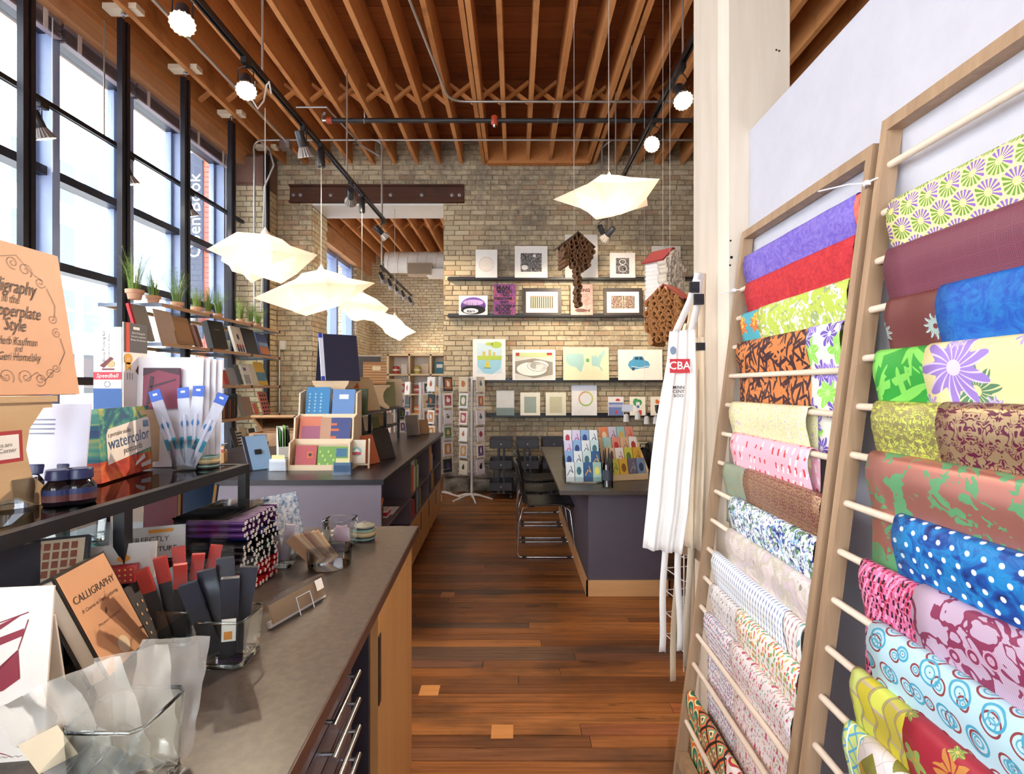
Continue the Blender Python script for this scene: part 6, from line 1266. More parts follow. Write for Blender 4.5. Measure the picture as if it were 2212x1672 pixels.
# ---------------------------------------------------------------- hanging book birdhouses
def tear(L, r, n=10): return [(0, 0)] + [(r * math.sin(a) * (1 if 1 else 1), L - r + r * -math.cos(a)) for a in [.5 + (2 * PI - 1.0) * k / n for k in range(n + 1)]]
def birdhouse(px, py, Y, rz, label, roofc, pagec, w, hh, tail=0, string=4.5, rolls=True):
    p = at(px, py, Y); o = T('book_birdhouse', label, 'ornament', p, rz); rm = plain(roofc, .6); pm = plain(pagec, .75)
    s = w * .56; a = math.radians(38)
    for k in (-1, 1): MB().box(0, w * .80, -w * .42, w * .42, -.006, .004, Matrix.Translation((0, 0, 0)) @ Matrix.Scale(k, 4, (1, 0, 0)) @ Matrix.Rotation(a, 4, 'Y')).build('roof_cover', rm, o)
    nrow = int(hh / (w * .13))
    if rolls:
        for k in (-1, 1):
            for i in range(nrow):
                z = -w * .42 - i * w * .14; MB().tube([(k * (w * .40), -w * .42, z), (k * (w * .42), 0, z - .004), (k * (w * .40), w * .38, z)], w * .078, 10).build('page_roll', pm if pagec != '#e2d6c4' else plain('#f1ece6', .7), o, 60)
    m = MB(); r = random.Random(5); row = 0; z = -.02
    k_ = 0
    while z > -(hh + w * .2) - tail:
        half = min(w * .5, (-z) / math.tan(a) * .8 + .02) if -z < hh * .95 else max(w * .12, w * .3 - (-z - hh) * .5)
        nc = max(1, round(2 * half / (w * .185)))
        for i in range(nc):
            x = -half + (i + .5) * 2 * half / nc; an = (x / w) * .9 + (.18 if row % 2 else -.18) + r.uniform(-.06, .06); tl = tear(w * .25, w * .088)
            M = Matrix.Translation((x, -w * .36 - r.uniform(0, .02), z)) @ Matrix.Rotation(-an + PI, 4, 'Y')
            t_ = MB(); n = len(tl); vs = [(u, -.05 * w * 2, v) for u, v in tl] + [(u, w * .25, v) for u, v in tl]
            t_.add(vs, [(q, (q + 1) % n, n + (q + 1) % n, n + q) for q in range(n)], M); t_.build('page_loop', pm, o, 70, thick=.0035); k_ += 1
        z -= w * .15; row += 1
    MB().box(-w * .30, w * .30, -w * .2, w * .36, -hh - .02, -w * .30).build('text_block', plain('#d9c9a8' if pagec != '#6a4526' else '#4a2e1a', .8), o)
    MB().cyl((0, 0, .0), (0, 0, string - p.z), .0012, n=5).build('thread', plain('#cfc9c4', .6), o)
birdhouse(1240, 508, 3.5, .25, 'dark folded book birdhouse with a trailing tail of loops', '#3b2a18', '#6a4526', .19, .16, .27)
birdhouse(1432, 540, 3.55, .72, 'white paged book birdhouse with a red cover roof', '#a83a3e', '#e2d6c4', .20, .36, .0)
birdhouse(1447, 618, 3.1, -.75, 'brown folded book birdhouse nearest the aprons', '#8a3526', '#b07a48', .20, .26, .0)
# hanging mobile with paper tags
mb = T('paper_tag_mobile', 'thread mobile with hanging white cups and tags before the lowest ledge', 'mobile', at(1392, 825, 4.6))
MB().cyl((0, 0, 0), (0, 0, 3.04), .0012, n=5).build('thread', plain('#d9d4d0', .6), mb); MB().tube([(-.16, 0, -.07), (0, 0, 0), (.17, 0, -.06)], .002, 5).build('arm', steel(), mb)
for x, z in ((-.16, -.28), (-.06, -.26), (.02, -.3), (.1, -.3), (.17, -.24)):
    MB().cyl((x, 0, z), (x, 0, -.05), .0008, n=4).build('thread', plain('#d9d4d0', .6), mb); MB().lathe([(.026, -.07), (.022, -.01), (.008, 0)], 12, Matrix.Translation((x, 0, z))).build('paper_cup', plain('#e2dcd6', .7), mb, 40)
MB().box(-.2, -.1, -.002, .002, -.26, -.2).build('tag', plain('#dfe4ee', .6), mb)
# wire magazine stand behind the apron ties
ws = T('wire_stand', 'white wire floor stand with patterned sheets behind the apron ties', 'stand', (.93, 2.78, 0), .2)
for x in (-.09, .09):
    for y in (-.1, .1): MB().cyl((x, y, 0), (x, y, .62), .004, n=6).build('upright', WIRE, ws)
for k in range(5): MB().tube([(-.09, -.1, .1 + k * .12), (.09, -.1, .1 + k * .12), (.09, .1, .1 + k * .12), (-.09, .1, .1 + k * .12)], .003, 5, closed=True).build('ring', WIRE, ws)
for i, c in enumerate(('#5f7f3f', '#e4e0dc', '#4a3a4a')): card((.93 - .03 + .03 * i, 2.73 + .04 * i, .1 + .02 * i), .15, .22, .004, c, ['green patterned sheet', 'white sheet', 'dark striped sheet'][i] + ' in the wire floor stand', .2, .05, 'sheets in the wire floor stand', 'sheet', 'sheet')
# ---------------------------------------------------------------- far counter with open shelves
A2 = Matrix.Translation((-.749, 2.95, 0)) @ Matrix.Rotation(.0254, 4, 'Z'); rot2 = .0254
def w2(x, y, z=CT): return A2 @ Vector((x, y, z))
o = T('worktop', 'dark laminate worktop of the far counter', 'worktop', A2.translation, rot2); MB().box(-1.04, .01, -.012, 3.02, .90, CT).build('slab', LAM2, o); MB().box(-1.042, .012, -.014, -.012, .90, CT - .002).box(.01, .012, -.012, 3.02, .90, CT - .002).build('edge_band', plain('#1b1820', .4), o)
o = T('counter_end_panel', 'plain mauve grey panel closing the near end of the far counter', 'panel', A2.translation, rot2); MB().box(-1.02, -.005, .0, .02, .0, .90).build('panel', plain('#77707c', .5), o); MB().box(-1.02, -.005, -.004, 0, 0, .06).build('plinth', plain('#2b2830', .5), o)
SHM = plain('#675d66', .45)
for b in range(3):
    y0, y1 = .022 + b * .99, 1.008 + b * .99
    o = T('open_bookcase', 'grey open bookcase with birch doors in far counter, %s from camera' % ORD[b], 'cabinet', A2.translation, rot2, 'bookcases in the far counter')
    for y in (y0, y1 - .02): MB().box(-.5, -.012, y, y + .018, .08, .898).build('side_panel', SHM, o)
    MB().box(-.5, -.49, y0 + .018, y1 - .02, .08, .898).build('back_panel', SHM, o)
    for z in (.42, .62): MB().box(-.49, -.015, y0 + .018, y1 - .02, z - .018, z).build('shelf', SHM, o)
    for k in range(2):
        a = y0 + .012 + k * .482; d = MB().box(-.03, -.008, a, a + .478, .09, .405).build('door', BIR, o); MB().box(-.0078, -.006, a + .44, a + .47, .24, .39).build('finger_slot', plain('#3a2014', .6), d)
    MB().box(-.45, -.06, y0, y1, 0, .08).build('toe_kick', black(), o)
MB_ = T('back_cabinet', 'grey cabinet backing the far counter on the window side', 'cabinet', A2.translation, rot2); MB().box(-1.02, -.52, .022, 2.99, .08, .898).build('body', SHM, MB_); MB().box(-1.0, -.55, .03, 2.95, 0, .08).build('toe_kick', black(), MB_)
for k in range(5): MB().box(-1.035, -1.02, .03 + k * .592, .612 + k * .592, .1, .89).build('door', BIR, MB_)
# books in the bookcases (spines toward the aisle)
def row(b, z, y0, specs, where, grp):
    y = .03 + b * .99 + y0
    for i, (c, t, h, w, nm) in enumerate(specs):
        book(w2(-.022 - w / 2, y + t, z + .001), w, h, t, c, '%s, %s from camera on the %s' % (nm, ORD[i], where), PI + rot2, 0, group=grp, pages='#efe9dc'); y += t + .002
row(1, .62, .10, [('#e07030', .05, .21, .18, 'orange notebook'), ('#d9642a', .03, .21, .18, 'darker orange notebook'), ('#e9e4da', .03, .25, .2, 'cream spiral book'), ('#e8e2da', .04, .19, .2, 'white paperback'), ('#6a8a3a', .03, .24, .2, 'green notebook'), ('#5f9a4a', .03, .24, .2, 'bright green notebook'), ('#7aa84a', .03, .23, .2, 'pale green notebook'), ('#e4e0da', .06, .18, .2, 'white packet book'), ('#39506a', .03, .22, .2, 'blue book')], 'upper shelf of the middle bookcase', 'books in the middle bookcase')
row(1, .42, .10, [('#a8252a', .06, .15, .18, 'red box book'), ('#b8343a', .05, .13, .18, 'short red book'), ('#1b1a1e', .06, .185, .2, 'tall black book'), ('#26242a', .05, .18, .2, 'black book'), ('#e2dcd0', .03, .17, .2, 'cream book'), ('#2f5a96', .04, .175, .2, 'blue book'), ('#3f7aa8', .03, .17, .2, 'light blue book'), ('#3f7a4a', .03, .17, .2, 'green book'), ('#8a6a4a', .04, .18, .2, 'brown book'), ('#c9a24a', .03, .16, .2, 'ochre book')], 'lower shelf of the middle bookcase', 'books in the middle bookcase')
row(2, .62, .10, [('#c98a3a', .16, .27, .3, 'tall amber folder'), ('#e6e2da', .05, .16, .2, 'white booklet'), ('#4a4a8a', .03, .15, .2, 'indigo booklet')], 'upper shelf of the farthest bookcase', 'books in the farthest bookcase')
row(2, .42, .12, [('#1d1c20', .06, .18, .2, 'black binder'), ('#33302f', .05, .17, .2, 'charcoal binder'), ('#d9702f', .05, .18, .2, 'orange binder'), ('#c0a23a', .04, .16, .2, 'yellow book'), ('#5f8a4a', .04, .17, .2, 'green book'), ('#d98a4a', .04, .18, .2, 'apricot book')], 'lower shelf of the farthest bookcase', 'books in the farthest bookcase')
PENC = ['#c03a4a', '#3a6ab8', '#3fa05a', '#d8b83a', '#7a4a9a', '#e07a3a', '#3fb0b8', '#d86a9a']
for jx, (y, z, nm) in enumerate(((.12, .62, 'upper'), (.16, .42, 'lower'))):
    p = w2(-.09, .03 + y, z + .001); tumbler(p, .05, .055, .11, 'square glass jar of coloured pens on the %s shelf of the nearest bookcase' % nm, True)
    for i in range(14):
        a = i * 2.4; q = p + Vector((.008 * math.sqrt(i) * math.cos(a), .008 * math.sqrt(i) * math.sin(a), .01)); c = PENC[i % 8]
        o = T('coloured_pen', '%s pen, %s in the %s jar of the nearest bookcase' % (['red', 'blue', 'green', 'yellow', 'purple', 'orange', 'turquoise', 'pink'][i % 8], ORD[i], nm), 'pen', q, 0, 'coloured pens in the bookcase jars', .22 * math.sin(a) * -1, .22 * math.cos(a))
        MB().cyl((0, 0, 0), (0, 0, .12), .006, n=8).build('barrel', plain('#ded8d8', .3), o, 40); MB().cyl((0, 0, .12), (0, 0, .165), .0065, n=8).build('cap', plain(c, .3), o, 40)
o = T('pencil_box', 'small red and white pencil box in the nearest bookcase', 'box', w2(-.1, .42, .621), rot2); MB().box(-.05, .05, -.06, .06, 0, .045).build('carton', plain('#e6dcd8', .5), o); MB().box(-.0505, .0505, -.061, .061, .012, .034).build('band', plain('#b8283a', .5), o)
o = card(w2(-.03, .55, .624), .22, .002, .12, '#e9e6ea', 'white card lying on the shelf of the nearest bookcase', PI / 2 + rot2, 0, None, 'card', 'card')
# ---------------------------------------------------------------- goods on the far counter
def c2p(px, py): Y = (H - CT) * F / (py - CY); p = at(px, py, Y); p.z = CT; return p
st = c2p(690, 1016); DSP = wood('#dcbf98', '#ecd6b4', 0, 8, .5, 'birch_ply')
o = T('tiered_display', 'pale plywood tiered notebook display on the far counter', 'display', st, rot2)
tw_ = .36
for k in range(3):
    y = k * .085; z = .012 + k * .155
    MB().box(-tw_ / 2, tw_ / 2, y, y + .085, z - .008, z).build('tier_shelf', DSP, o); MB().box(-tw_ / 2, tw_ / 2, y - .006, y, z - .012, z + .022).build('tier_lip', DSP, o); MB().box(-tw_ / 2, tw_ / 2, y + .085, y + .09, z, z + .15).build('tier_back', DSP, o)
for s in (-1, 1): MB().add([(s * (tw_ / 2 + q), y, z) for q in (0, .01) for y, z in ((-.01, 0), (.27, 0), (.27, .50), (.17, .48), (.155, .34), (.085, .32), (.07, .19), (0, .17), (-.01, .05))], [tuple(range(9)), tuple(range(17, 8, -1))] + [(k, 9 + k, 9 + (k + 1) % 9, (k + 1) % 9) for k in range(9)]).build('side_panel', DSP, o)
def tier(k, dx, w, h, t, col, label, **kw): return book(st + Vector((dx, k * .085 + .012, .013 + k * .155)), w, h, t, col, label, rot2, .22, **kw)
tier(0, -.095, .13, .135, .03, '#b8464a', 'red leather notebook with button tie on the front tier', deco=[('#d06a3a', [rect(.55, .42, .85, .7)]), ('#2a2a2a', [disc(.7, .56, .08, 10)])])
tier(0, .075, .19, .13, .02, '#6a9a3a', 'green circuit patterned notebook on the front tier', deco=[('#c9d86a', [rect(.05 + .09 * (k % 10), .1 + .2 * (k // 10), .1 + .09 * (k % 10), .2 + .2 * (k // 10)) for k in range(0, 40, 3)]), ('#3a6a8a', [rect(.6, .5, .95, .9)])])
tier(1, -.1, .14, .155, .04, '#cf6f4e', 'coral and purple leather notebook on the middle tier', deco=[('#a05a72', [rect(.1, .02, .95, .6)])])
tier(1, .0, .07, .15, .03, '#b98a6a', 'tan notebook on the middle tier')
tier(1, .095, .125, .15, .03, '#2c3a78', 'navy notebook with orange straps on the middle tier', deco=[('#d0683a', [rect(0, .66, .3, .76), rect(0, .42, .42, .52), rect(0, .1, .3, .2)])])
tier(2, -.085, .155, .19, .05, '#2a7ab0', 'turquoise blue decorated journal on the top tier', deco=[('#8ac4d8', [disc(.15 + .12 * (k % 6), .15 + .12 * (k // 6), .04, 6) for k in range(0, 36, 2)])])
tier(2, .085, .145, .175, .05, '#5a82b8', 'denim blue journal with label on the top tier', deco=[('#d9e2ea', [rect(.3, .62, .72, .8)])])
for i, (px, c) in enumerate(((598, '#dfe2e8'), (738, '#4a6a8a'))):
    p = c2p(px, 1019 + 9 * i); o = T('acrylic_card_box', ['clear acrylic box of white tags on the far counter', 'clear acrylic box of blue cards on the far counter'][i], 'box', p, rot2); MB().box(-.055, .055, 0, .003, 0, .06).box(-.055, .055, .05, .053, 0, .06).box(-.055, .055, .003, .05, 0, .003).build('tray', AC, o); MB().box(-.05, .05, .008, .045, .004, .075).build('card_stack', plain(c, .6), o); MB().box(-.04, .04, .02, .022, .075, .10).build('divider_tab', plain('#e0d79a', .6), o)
o = book(c2p(566, 1015), .15, .23, .012, '#8ab0d8', 'light blue clip binder leaning on the far counter', .9, .5, spine='#2a3248'); MB().box(-.02, .02, -.012, 0, .1, .13).build('clip', black(), o)
o = T('file_holder', 'white magazine file with green and white papers', 'file', c2p(612, 985), .5); MB().add([(x, y, z) for x in (-.04, .04) for y, z in ((-.1, 0), (.1, 0), (.1, .22), (-.02, .2), (-.1, .08))], [(0, 1, 2, 3, 4), (9, 8, 7, 6, 5), (0, 5, 6, 1), (1, 6, 7, 2), (4, 9, 5, 0)]).build('shell', plain('#e2dccf', .6), o)
for k, c in enumerate(('#4aa04a', '#efece4', '#8ac05a', '#2a2a2e')): MB().box(-.03 + .017 * k, -.026 + .017 * k, -.08, .09, .01, .2 + .015 * (k % 3)).build('papers', plain(c, .6), o)
# small cream notebook in frame stand, leaning notebooks
p = c2p(772, 1012); o = T('frame_stand', 'small pale wood frame stand on the far counter', 'stand', p, rot2, None, -.1)
for a in (rect(-.075, 0, -.065, .19), rect(.065, 0, .075, .19), rect(-.065, .02, .065, .03)): MB().prism(a, 0, .012).build('bar', DSP, o)
book(p + Vector((0, -.022, .033)), .11, .15, .015, '#d9cbb4', 'cream notebook with a teal and red badge in the frame stand', rot2, .1, deco=[('#8ab8b0', [disc(.5, .5, .3, 16, .2)]), ('#b8404a', [rect(.25, .36, .75, .48)]), ('#efe9da', [[(.3, .5), (.5, .64), (.7, .5)]])])
book(c2p(806, 1003), .15, .20, .015, '#c9683e', 'orange leather notebook leaning beside the frame stand', 1.15, .35); book(c2p(838, 992), .16, .22, .012, '#2b2420', 'black notebook leaning on a wire stand', 1.05, .35)
wire_easel(c2p(828, 990), .07, .1, 1.0, 'wire easel behind the black notebook')
# riser on the far counter
r2 = T('display_riser', 'black steel riser along the far counter', 'riser', w2(-.385, 0.72), rot2)
for y in (.02, .55, 1.1, 1.72):
    for x in (-.38, 0): bar(r2, 'leg', x - .012, x + .012, y - .012, y + .012, 0, .30)
for x in (-.38, 0): bar(r2, 'top_rail', x - .012, x + .012, 0, 1.74, .30, .318); bar(r2, 'shelf_rail', x - .01, x + .01, .032, 1.708, .14, .152)
bar(r2, 'shelf', -.37, -.01, .032, 1.708, .152, .156); MB().box(-.38, .0, 0, 1.74, .318, .326).build('top_board', LAM2, r2)
T2 = CT + .327
def r2p(y, dx=0.): return w2(-.385 - .19 + dx, .72 + y, T2)
def g2(y, dx, w, h, t, c, lb, rz=0., lean=.2, **k): return book(r2p(y, dx + .07),  w, h, t, c, lb, rz, lean, **k)
stand(w2(-.50, .66, CT + .0), .24, .55, .2, rot2, 'tall curved plywood bridge stand above the tiered display')
pt = T('portfolio_tent', 'large navy portfolio standing open as a tent with blue spine edge', 'portfolio', w2(-.48, .75, CT + .563), .6)
for s in (-1, 1): MB().box(-.13, .13, -.006, .006, 0, .335, Matrix.Translation((0, s * .085, 0)) @ Matrix.Rotation(s * .25, 4, 'X')).build('board', plain('#23253c', .4), pt)
MB().box(-.1315, -.105, -.0072, .0072, 0, .337, Matrix.Translation((0, -.085, 0)) @ Matrix.Rotation(-.25, 4, 'X')).build('edge_strip', plain('#d9dcec', .4), pt); MB().box(-.132, -.11, -.0085, .0085, 0, .03, Matrix.Translation((0, -.085, 0)) @ Matrix.Rotation(-.25, 4, 'X')).build('corner', plain('#2f45a8', .4), pt); MB().box(-.132, -.11, -.0085, .0085, .305, .337, Matrix.Translation((0, -.085, 0)) @ Matrix.Rotation(-.25, 4, 'X')).build('corner', plain('#2f45a8', .4), pt)
g2(.02, .13, .20, .18, .02, '#3d4a24', 'dark olive notebook standing on the far riser', .1)
stand(r2p(.26, .12), .2, .17, .1, .5, 'peach toned curved plywood stand on the far riser')
g2(.42, .16, .24, .26, .03, '#b5442e', 'red and beige album leaning on the far riser', 1.15, .35, spine='#b5442e', deco=[('#c9b48c', [rect(.25, 0, 1, 1)])])
g2(.62, .1, .22, .28, .03, '#c4ac84', 'beige album leaning behind the red album', 1.15, .35)
stand(r2p(.95, .14), .24, .2, .12, .4, 'curved plywood stand carrying the wooden album')
o = book(r2p(1.0, .12) + Vector((0, 0, .213)), .2, .2, .05, '#9a6a3e', 'striped wood grain album on the curved stand', .25, .12, pages='#e9dcc4', deco=[('#c49a66', [rect(0, .08 + .12 * k, 1, .13 + .12 * k) for k in range(7)]), ('#e0cfa8', [rect(.4, .62, .75, .8)])])
book(r2p(1.1, .06) + Vector((-.02, .0, .213)), .22, .26, .02, '#3a352f', 'black album behind the wood grain album', .25, .1)
g2(1.25, .1, .18, .24, .03, '#8a8a5c', 'sage green album on the far riser', .5); g2(1.45, .12, .2, .27, .03, '#bfae94', 'tan album at the far end of the riser', .5); g2(1.6, .05, .2, .22, .02, '#2f2b2a', 'dark album at the far end of the riser', .4)
for i, (y, c, h, nm) in enumerate(((.1, '#c9b27a', .13, 'tan'), (.35, '#3a3a40', .125, 'charcoal'), (.6, '#d8c49a', .12, 'cream'), (.85, '#6a6a3a', .1, 'olive'), (1.1, '#b89a6a', .125, 'kraft'), (1.4, '#e0d4bc', .11, 'ivory'))):
    book(w2(-.45, .75 + y, CT + .157), .16, h, .02, c, '%s notebook on the lower shelf of the far riser' % nm, .8, .3, group='notebooks under the far riser')
# small framed pieces at the far end
for i, (px, py, w, h, c) in enumerate(((893, 941, .14, .22, '#6a6058'), (918, 938, .11, .16, '#8d6a4a'))):
    book(c2p(px, py), w, h, .02, c, ['grey slate notebook on an easel at the far counter end', 'brown framed card on an easel at the far counter end'][i], .6, .3); wire_easel(c2p(px - 3, py - 1) + Vector((0, .03, 0)), .07, h * .6, .6, ['wire easel under the slate notebook', 'wire easel under the brown framed card'][i])
# glass lidded wooden case and acrylic box left of the display
o = T('wooden_case', 'open wooden display case with a glass lid near the windows', 'case', c2p(600, 960) + Vector((-.25, .35, 0)), .1)
for a in (rect(-.22, 0, -.2, .12), rect(.2, 0, .22, .12)): MB().prism(a, -.15, .15).build('side', OAK, o)
MB().box(-.2, .2, -.15, -.13, 0, .12).build('front', OAK, o); MB().box(-.2, .2, .13, .15, 0, .12).build('back', OAK, o); MB().box(-.2, .2, -.13, .13, 0, .01).build('floor_board', OAK, o)
Ml = Matrix.Translation((0, .15, .12)) @ Matrix.Rotation(-.5, 4, 'X') @ Matrix.Translation((0, -.3, 0))
MB().box(-.22, .22, 0, .025, 0, .02, Ml).box(-.22, .22, .275, .3, 0, .02, Ml).box(-.22, -.195, .025, .275, 0, .02, Ml).box(.195, .22, .025, .275, 0, .02, Ml).build('lid_frame', OAK, o); MB().box(-.195, .195, .025, .275, .008, .012, Ml).build('lid_glass', AC, o)
# side table carrying the case
o = T('side_table', 'dark side table between the far counter and the windows', 'table', (-2.2, 4.6, 0)); MB().box(-.3, .3, -1.1, 1.1, .88, .91).build('top', LAM2, o)
for x in (-.27, .27):
    for y in (-1.05, 1.05): MB().box(x - .02, x + .02, y - .02, y + .02, 0, .88).build('leg', black(), o)
MB().box(-.25, .25, -1.03, 1.03, .4, .42).build('shelf', LAM2, o)
bpy.data.objects['wooden_case'].location = (-2.2, 4.9, .911)
for i, (x, y, w, h, c, nm) in enumerate(((-2.15, 3.75, .14, .12, '#c99a62', 'kraft card rack'), (-2.3, 3.95, .2, .1, '#e6e0d6', 'white tray box'), (-2.1, 4.3, .12, .14, '#2f3036', 'black box'))):
    o = T('goods_box', nm + ' of cards on the side table', 'box', (x, y, .911), .3); MB().box(-w / 2, w / 2, -.06, .06, 0, h * .6).build('tray', plain(c, .6), o)
    for k in range(4): MB().box(-w * .42, w * .42, -.045 + .025 * k, -.04 + .025 * k, .005, h * (.8 + .08 * k)).build('card', plain(['#d9483a', '#efe6d4', '#e09a3a', '#4a6a8a'][k], .6), o)
# ---------------------------------------------------------------- far room furnishings
o = T('cube_shelf', 'birch cube shelf in the room beyond the opening', 'shelf', (ax(836, 8.7), 8.7, 0)); cs = .355
KB = wood('#d8b98c', '#e8cfa6', 0, 7, .5, 'cube_birch')
for k in range(6): MB().box(k * cs, k * cs + .03, 0, .38, 0, 2.0).build('upright', KB, o)
for k in range(7): MB().box(0, 5 * cs + .03, 0, .38, k * .328, k * .328 + .03).build('shelf_board', KB, o)
MB().box(0, 5 * cs + .03, .37, .38, 0, 2.0).build('back_panel', plain('#efe6d8', .7), o)
FC = [('#b8343a', 'red tin'), ('#c9b24a', 'yellow pot'), ('#2f6a7a', 'teal book'), ('#d9d2c4', 'cream box'), ('#c04a52', 'red mug'), ('#e0c05a', 'gold tin'), ('#4a5a7a', 'blue box'), ('#d8885a', 'orange jar')]
for r in range(3):
    for q in range(4):
        c, nm = FC[(r * 3 + q) % 8]; x0 = ax(836, 8.7) + q * cs + .05; z = (5 - r) * .328 + .031
        lb = '%s in the cube shelf, %s row down, %s column' % (nm, ORD[r], ORD[q])
        if 'book' in nm or 'box' in nm: card((x0 + .1, 8.78, z), .17, .2, .03, c, lb, 0, .1, 'goods in the cube shelf', 'box', 'boxed_gift', [('#efe6da', [rect(.2, .5, .8, .8)])])
        else:
            g = T('small_pot', lb, 'pot', (x0 + .08, 8.8, z), 0, 'goods in the cube shelf'); MB().lathe([(0, 0), (.05, 0), (.06, .06), (.055, .12), (.04, .13), (0, .13)], 16).build('body', plain(c, .4), g, 40); MB().lathe([(.0605, .05), (.0605, .08)], 16).build('band', plain('#efe2c8', .5), g)
        card((x0 + .21, 8.82, z), .1, .17, .01, ['#e9e2d8', '#c9b49a', '#d85a4a'][(r + q) % 3], 'upright card in the cube shelf, %s row down, %s column' % (ORD[r], ORD[q]), 0, .12, 'goods in the cube shelf', 'card', 'card')
o = T('spiral_duct', 'white spiral air duct with a diffuser in the far room', 'duct', (ax(835, 11), 11, 4.07))
MB().cyl((0, 0, 0), (2.45, 0, 0), .22, n=28).build('duct', plain('#dcd8d2', .5), o, 40)
for k in range(12): MB().tube([(.08 + k * .2 + .03 * math.sin(a), .223 * math.cos(a), .223 * math.sin(a)) for a in [2 * PI * q / 20 for q in range(20)]], .007, 5, closed=True).build('seam', plain('#c9c4bd', .5), o, 60)
MB().box(.5, 1.0, -.32, -.1, -.33, -.08).build('diffuser_box', plain('#b9a48c', .5), o); MB().box(.52, .98, -.34, -.32, -.31, -.1).build('grille', plain('#8d7a66', .5), o)
MB().box(.9, 2.0, -.3, -.05, -.36, -.2).build('branch_box', plain('#e8e2da', .5), o)
o = T('white_board', 'white framed board leaning beside the cube shelf', 'board', (ax(805, 8.5), 8.5, 1.004), 0, None, -.05); MB().box(-.30, .12, 0, .02, 0, .95).build('sheet', plain('#efece8', .6), o)
for a in (rect(-.31, -.01, -.29, .96), rect(-.30, .94, .12, .96)): MB().prism(a, -.01, .02).build('edge', plain('#d9d4cc', .6), o)
o = T('low_cabinet', 'low white cabinet under the leaning board', 'cabinet', (ax(805, 8.5), 8.6, 0)); MB().box(-.65, .14, -.2, .2, .05, .98).build('body', plain('#d9d4cc', .6), o); MB().box(-.67, .16, -.22, .22, .98, 1.0).build('top', KB, o)
for k in range(2): MB().box(-.64 + .39 * k, -.26 + .39 * k, -.215, -.2, .07, .96).build('door', plain('#e2ddd6', .5), o)
# ---------------------------------------------------------------- seated person behind the table
def skin(name, pts, edges, mat, parent, sub=2, root=0):
    me = bpy.data.meshes.new(name); me.from_pydata([p[:3] for p in pts], edges, []); me.materials.append(mat)
    o = bpy.data.objects.new(name, me); C.objects.link(o); o.parent = parent
    bm = bmesh.new(); bm.from_mesh(me); l = bm.verts.layers.skin.verify()
    for v, p in zip(bm.verts, pts): v[l].radius = p[3] if isinstance(p[3], tuple) else (p[3], p[3])
    bm.verts.ensure_lookup_table(); bm.verts[root][l].use_root = True; bm.to_mesh(me); bm.free()
    md = o.modifiers.new('skin', 'SKIN'); md.use_smooth_shade = True; s = o.modifiers.new('sub', 'SUBSURF'); s.levels = sub; s.render_levels = sub
    return o
pe = T('person', 'seated person in a blue checked shirt half hidden by the aprons', 'person', (1.47, 4.72, 0), PI / 2 + PI)
n = NB('gingham', .85); o_ = n.xyz(n.co()); gx_ = ((o_[0] + o_[1] * .3) * 120).sin().gt(0); gz_ = (o_[2] * 120).sin().gt(0); GING = n.done(n.mix((gx_ + gz_) * .5, '#c4cde0', '#2a3a78'))
SKN = plain('#c89878', .55)
# local frame: facing -y, seat at z .46
body = [(0, .02, .50, (.15, .12)), (0, .03, .66, (.135, .105)), (0, .03, .84, (.15, .11)), (0, .02, .99, (.15, .10)), (0, .02, 1.07, .065),
        (.16, .02, 1.0, .07), (.235, -.03, .86, .052), (.23, -.13, .77, .045), (.15, -.34, .80, .036),
        (-.16, .02, 1.0, .07), (-.235, -.03, .86, .052), (-.23, -.13, .77, .045), (-.15, -.34, .80, .036)]
skin('shirt', body, [(0, 1), (1, 2), (2, 3), (3, 4), (3, 5), (5, 6), (6, 7), (7, 8), (3, 9), (9, 10), (10, 11), (11, 12)], GING, pe)
legs = [(0, .02, .50, (.15, .11)), (.1, -.02, .50, .085), (.11, -.42, .50, .065), (.11, -.44, .28, .05), (.11, -.43, .09, .042), (.11, -.52, .045, .04), (-.1, -.02, .50, .085), (-.11, -.42, .50, .065), (-.11, -.44, .28, .05), (-.11, -.43, .09, .042), (-.11, -.52, .045, .04)]
skin('trousers', legs, [(0, 1), (1, 2), (2, 3), (3, 4), (4, 5), (0, 6), (6, 7), (7, 8), (8, 9), (9, 10)], plain('#2a2c38', .8), pe)
head = [(0, .02, 1.06, .052), (0, .01, 1.14, .055), (0, -.01, 1.2, (.068, .075)), (0, 0, 1.27, (.074, .088)), (0, .01, 1.33, (.062, .075)), (0, -.095, 1.225, .014), (.076, .01, 1.24, .014), (-.076, .01, 1.24, .014)]
skin('head', head, [(0, 1), (1, 2), (2, 3), (3, 4), (2, 5), (2, 6), (2, 7)], SKN, pe)
for s in (-1, 1):
    MB().lathe([(0, -.009), (.009, -.004), (.011, 0), (.009, .004), (0, .009)], 10, Matrix.Translation((s * .03, -.078, 1.255))).build('eye', plain('#2a211c', .3), pe, 60)
    hp = [(s * .15, -.34, .80, .03), (s * .135, -.40, .795, (.034, .017)), (s * .125, -.43, .79, (.036, .016))]; ed = [(0, 1), (1, 2)]
    for k in range(4):
        b = len(hp); x = s * (.125 + .03 - .02 * k) ; L = (.055, .068, .072, .06)[k]; hp += [(x, -.445, .79, .009), (x - s * .004, -.445 - L * .6, .793, .0085), (x - s * .006, -.445 - L, .78, .0075)]; ed += [(2, b), (b, b + 1), (b + 1, b + 2)]
    b = len(hp); hp += [(s * .085, -.40, .79, .011), (s * .07, -.43, .785, .009)]; ed += [(1, b), (b, b + 1)]
    skin('hand', hp, ed, SKN, pe, 1)
MB().tube([(-.022, -.083, 1.192), (0, -.09, 1.189), (.022, -.083, 1.192)], .005, 6).build('mouth', plain('#9a5a50', .5), pe, 60)
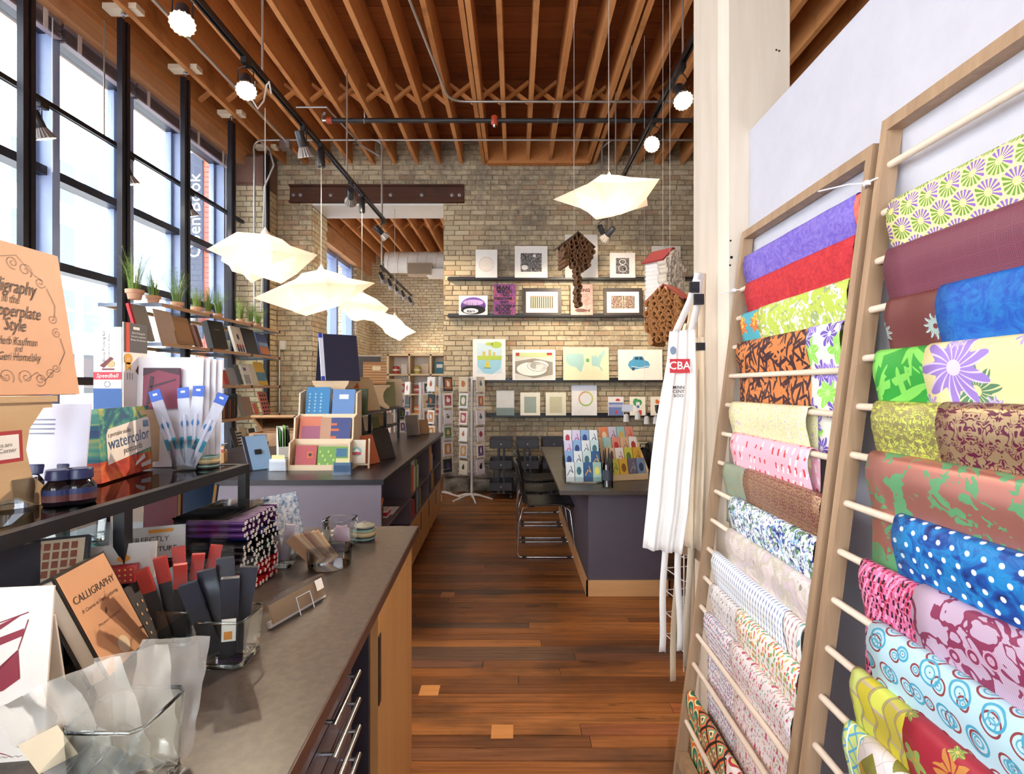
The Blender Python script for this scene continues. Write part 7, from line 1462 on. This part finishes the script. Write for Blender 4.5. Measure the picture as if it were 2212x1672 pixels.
def hair_(u, v):
    s_ = math.sin(u * 2 * PI); k = min(max((s_ + .75) / .6, 0), 1); an = .06 + v * (.95 + .9 * k)
    return (.088 * math.cos(u * 2 * PI) * math.sin(an), .012 + .104 * s_ * math.sin(an), 1.275 + .1 * math.cos(an) - .07 * v * v * k)
MB().grid(hair_, 28, 8).build('hair', plain('#2b1e18', .6), pe, 60, thick=.012)
ch_ = T('swivel_chair', 'black rounded swivel chair beside the seated person', 'chair', (1.47, 4.72, 0), -PI / 2)
def cb_(u, v): a = (u - .5) * 2; return (a * .21, .19 + .03 * (1 - a * a), .60 + .44 * v - .06 * abs(a) ** 3 * (1 if v > .5 else -1))
MB().grid(cb_, 12, 10).build('backrest', black(), ch_, 60, thick=.03); MB().lathe([(0, .375), (.2, .375), (.23, .385), (.23, .4), (0, .4)], 24).build('seat', black(), ch_, 40); MB().cyl((0, 0, .06), (0, 0, .375), .025, n=12).build('gas_column', black(), ch_, 40); MB().box(-.03, .03, .16, .2, .38, .66).build('back_bracket', black(), ch_)
for k in range(5):
    a = 2 * PI * k / 5; f = MB().tube([(0, 0, .08), (.27 * math.cos(a), .27 * math.sin(a), .06)], [.025, .015], 8).build('foot_arm', black(), ch_, 50); MB().cyl((.27 * math.cos(a), .27 * math.sin(a) - .015, .025), (.27 * math.cos(a), .27 * math.sin(a) + .015, .025), .025, n=12).build('caster', black(), f, 40)
# black bag hung on the chair across the table
o = T('black_bag', 'black rounded bag standing on the table edge beside the displays', 'bag', at(1392, 975, 4.3)); o.location.z = TZ
MB().grid(lambda u, v: (.085 * (2 * u - 1) * (1 - .25 * v), .05 * math.sin(PI * u) * (1 if v < .5 else 1), .19 * v - .05 * (2 * u - 1) ** 2 * v), 10, 8).grid(lambda u, v: (.085 * (2 * u - 1) * (1 - .25 * v), -.05 * math.sin(PI * u), .19 * v - .05 * (2 * u - 1) ** 2 * v), 10, 8).build('pouch', plain('#141318', .5), o, 60); MB().tube([(-.05, 0, .15), (-.03, 0, .22), (.03, 0, .22), (.05, 0, .15)], .005, 6).build('handle', black(), o, 60)
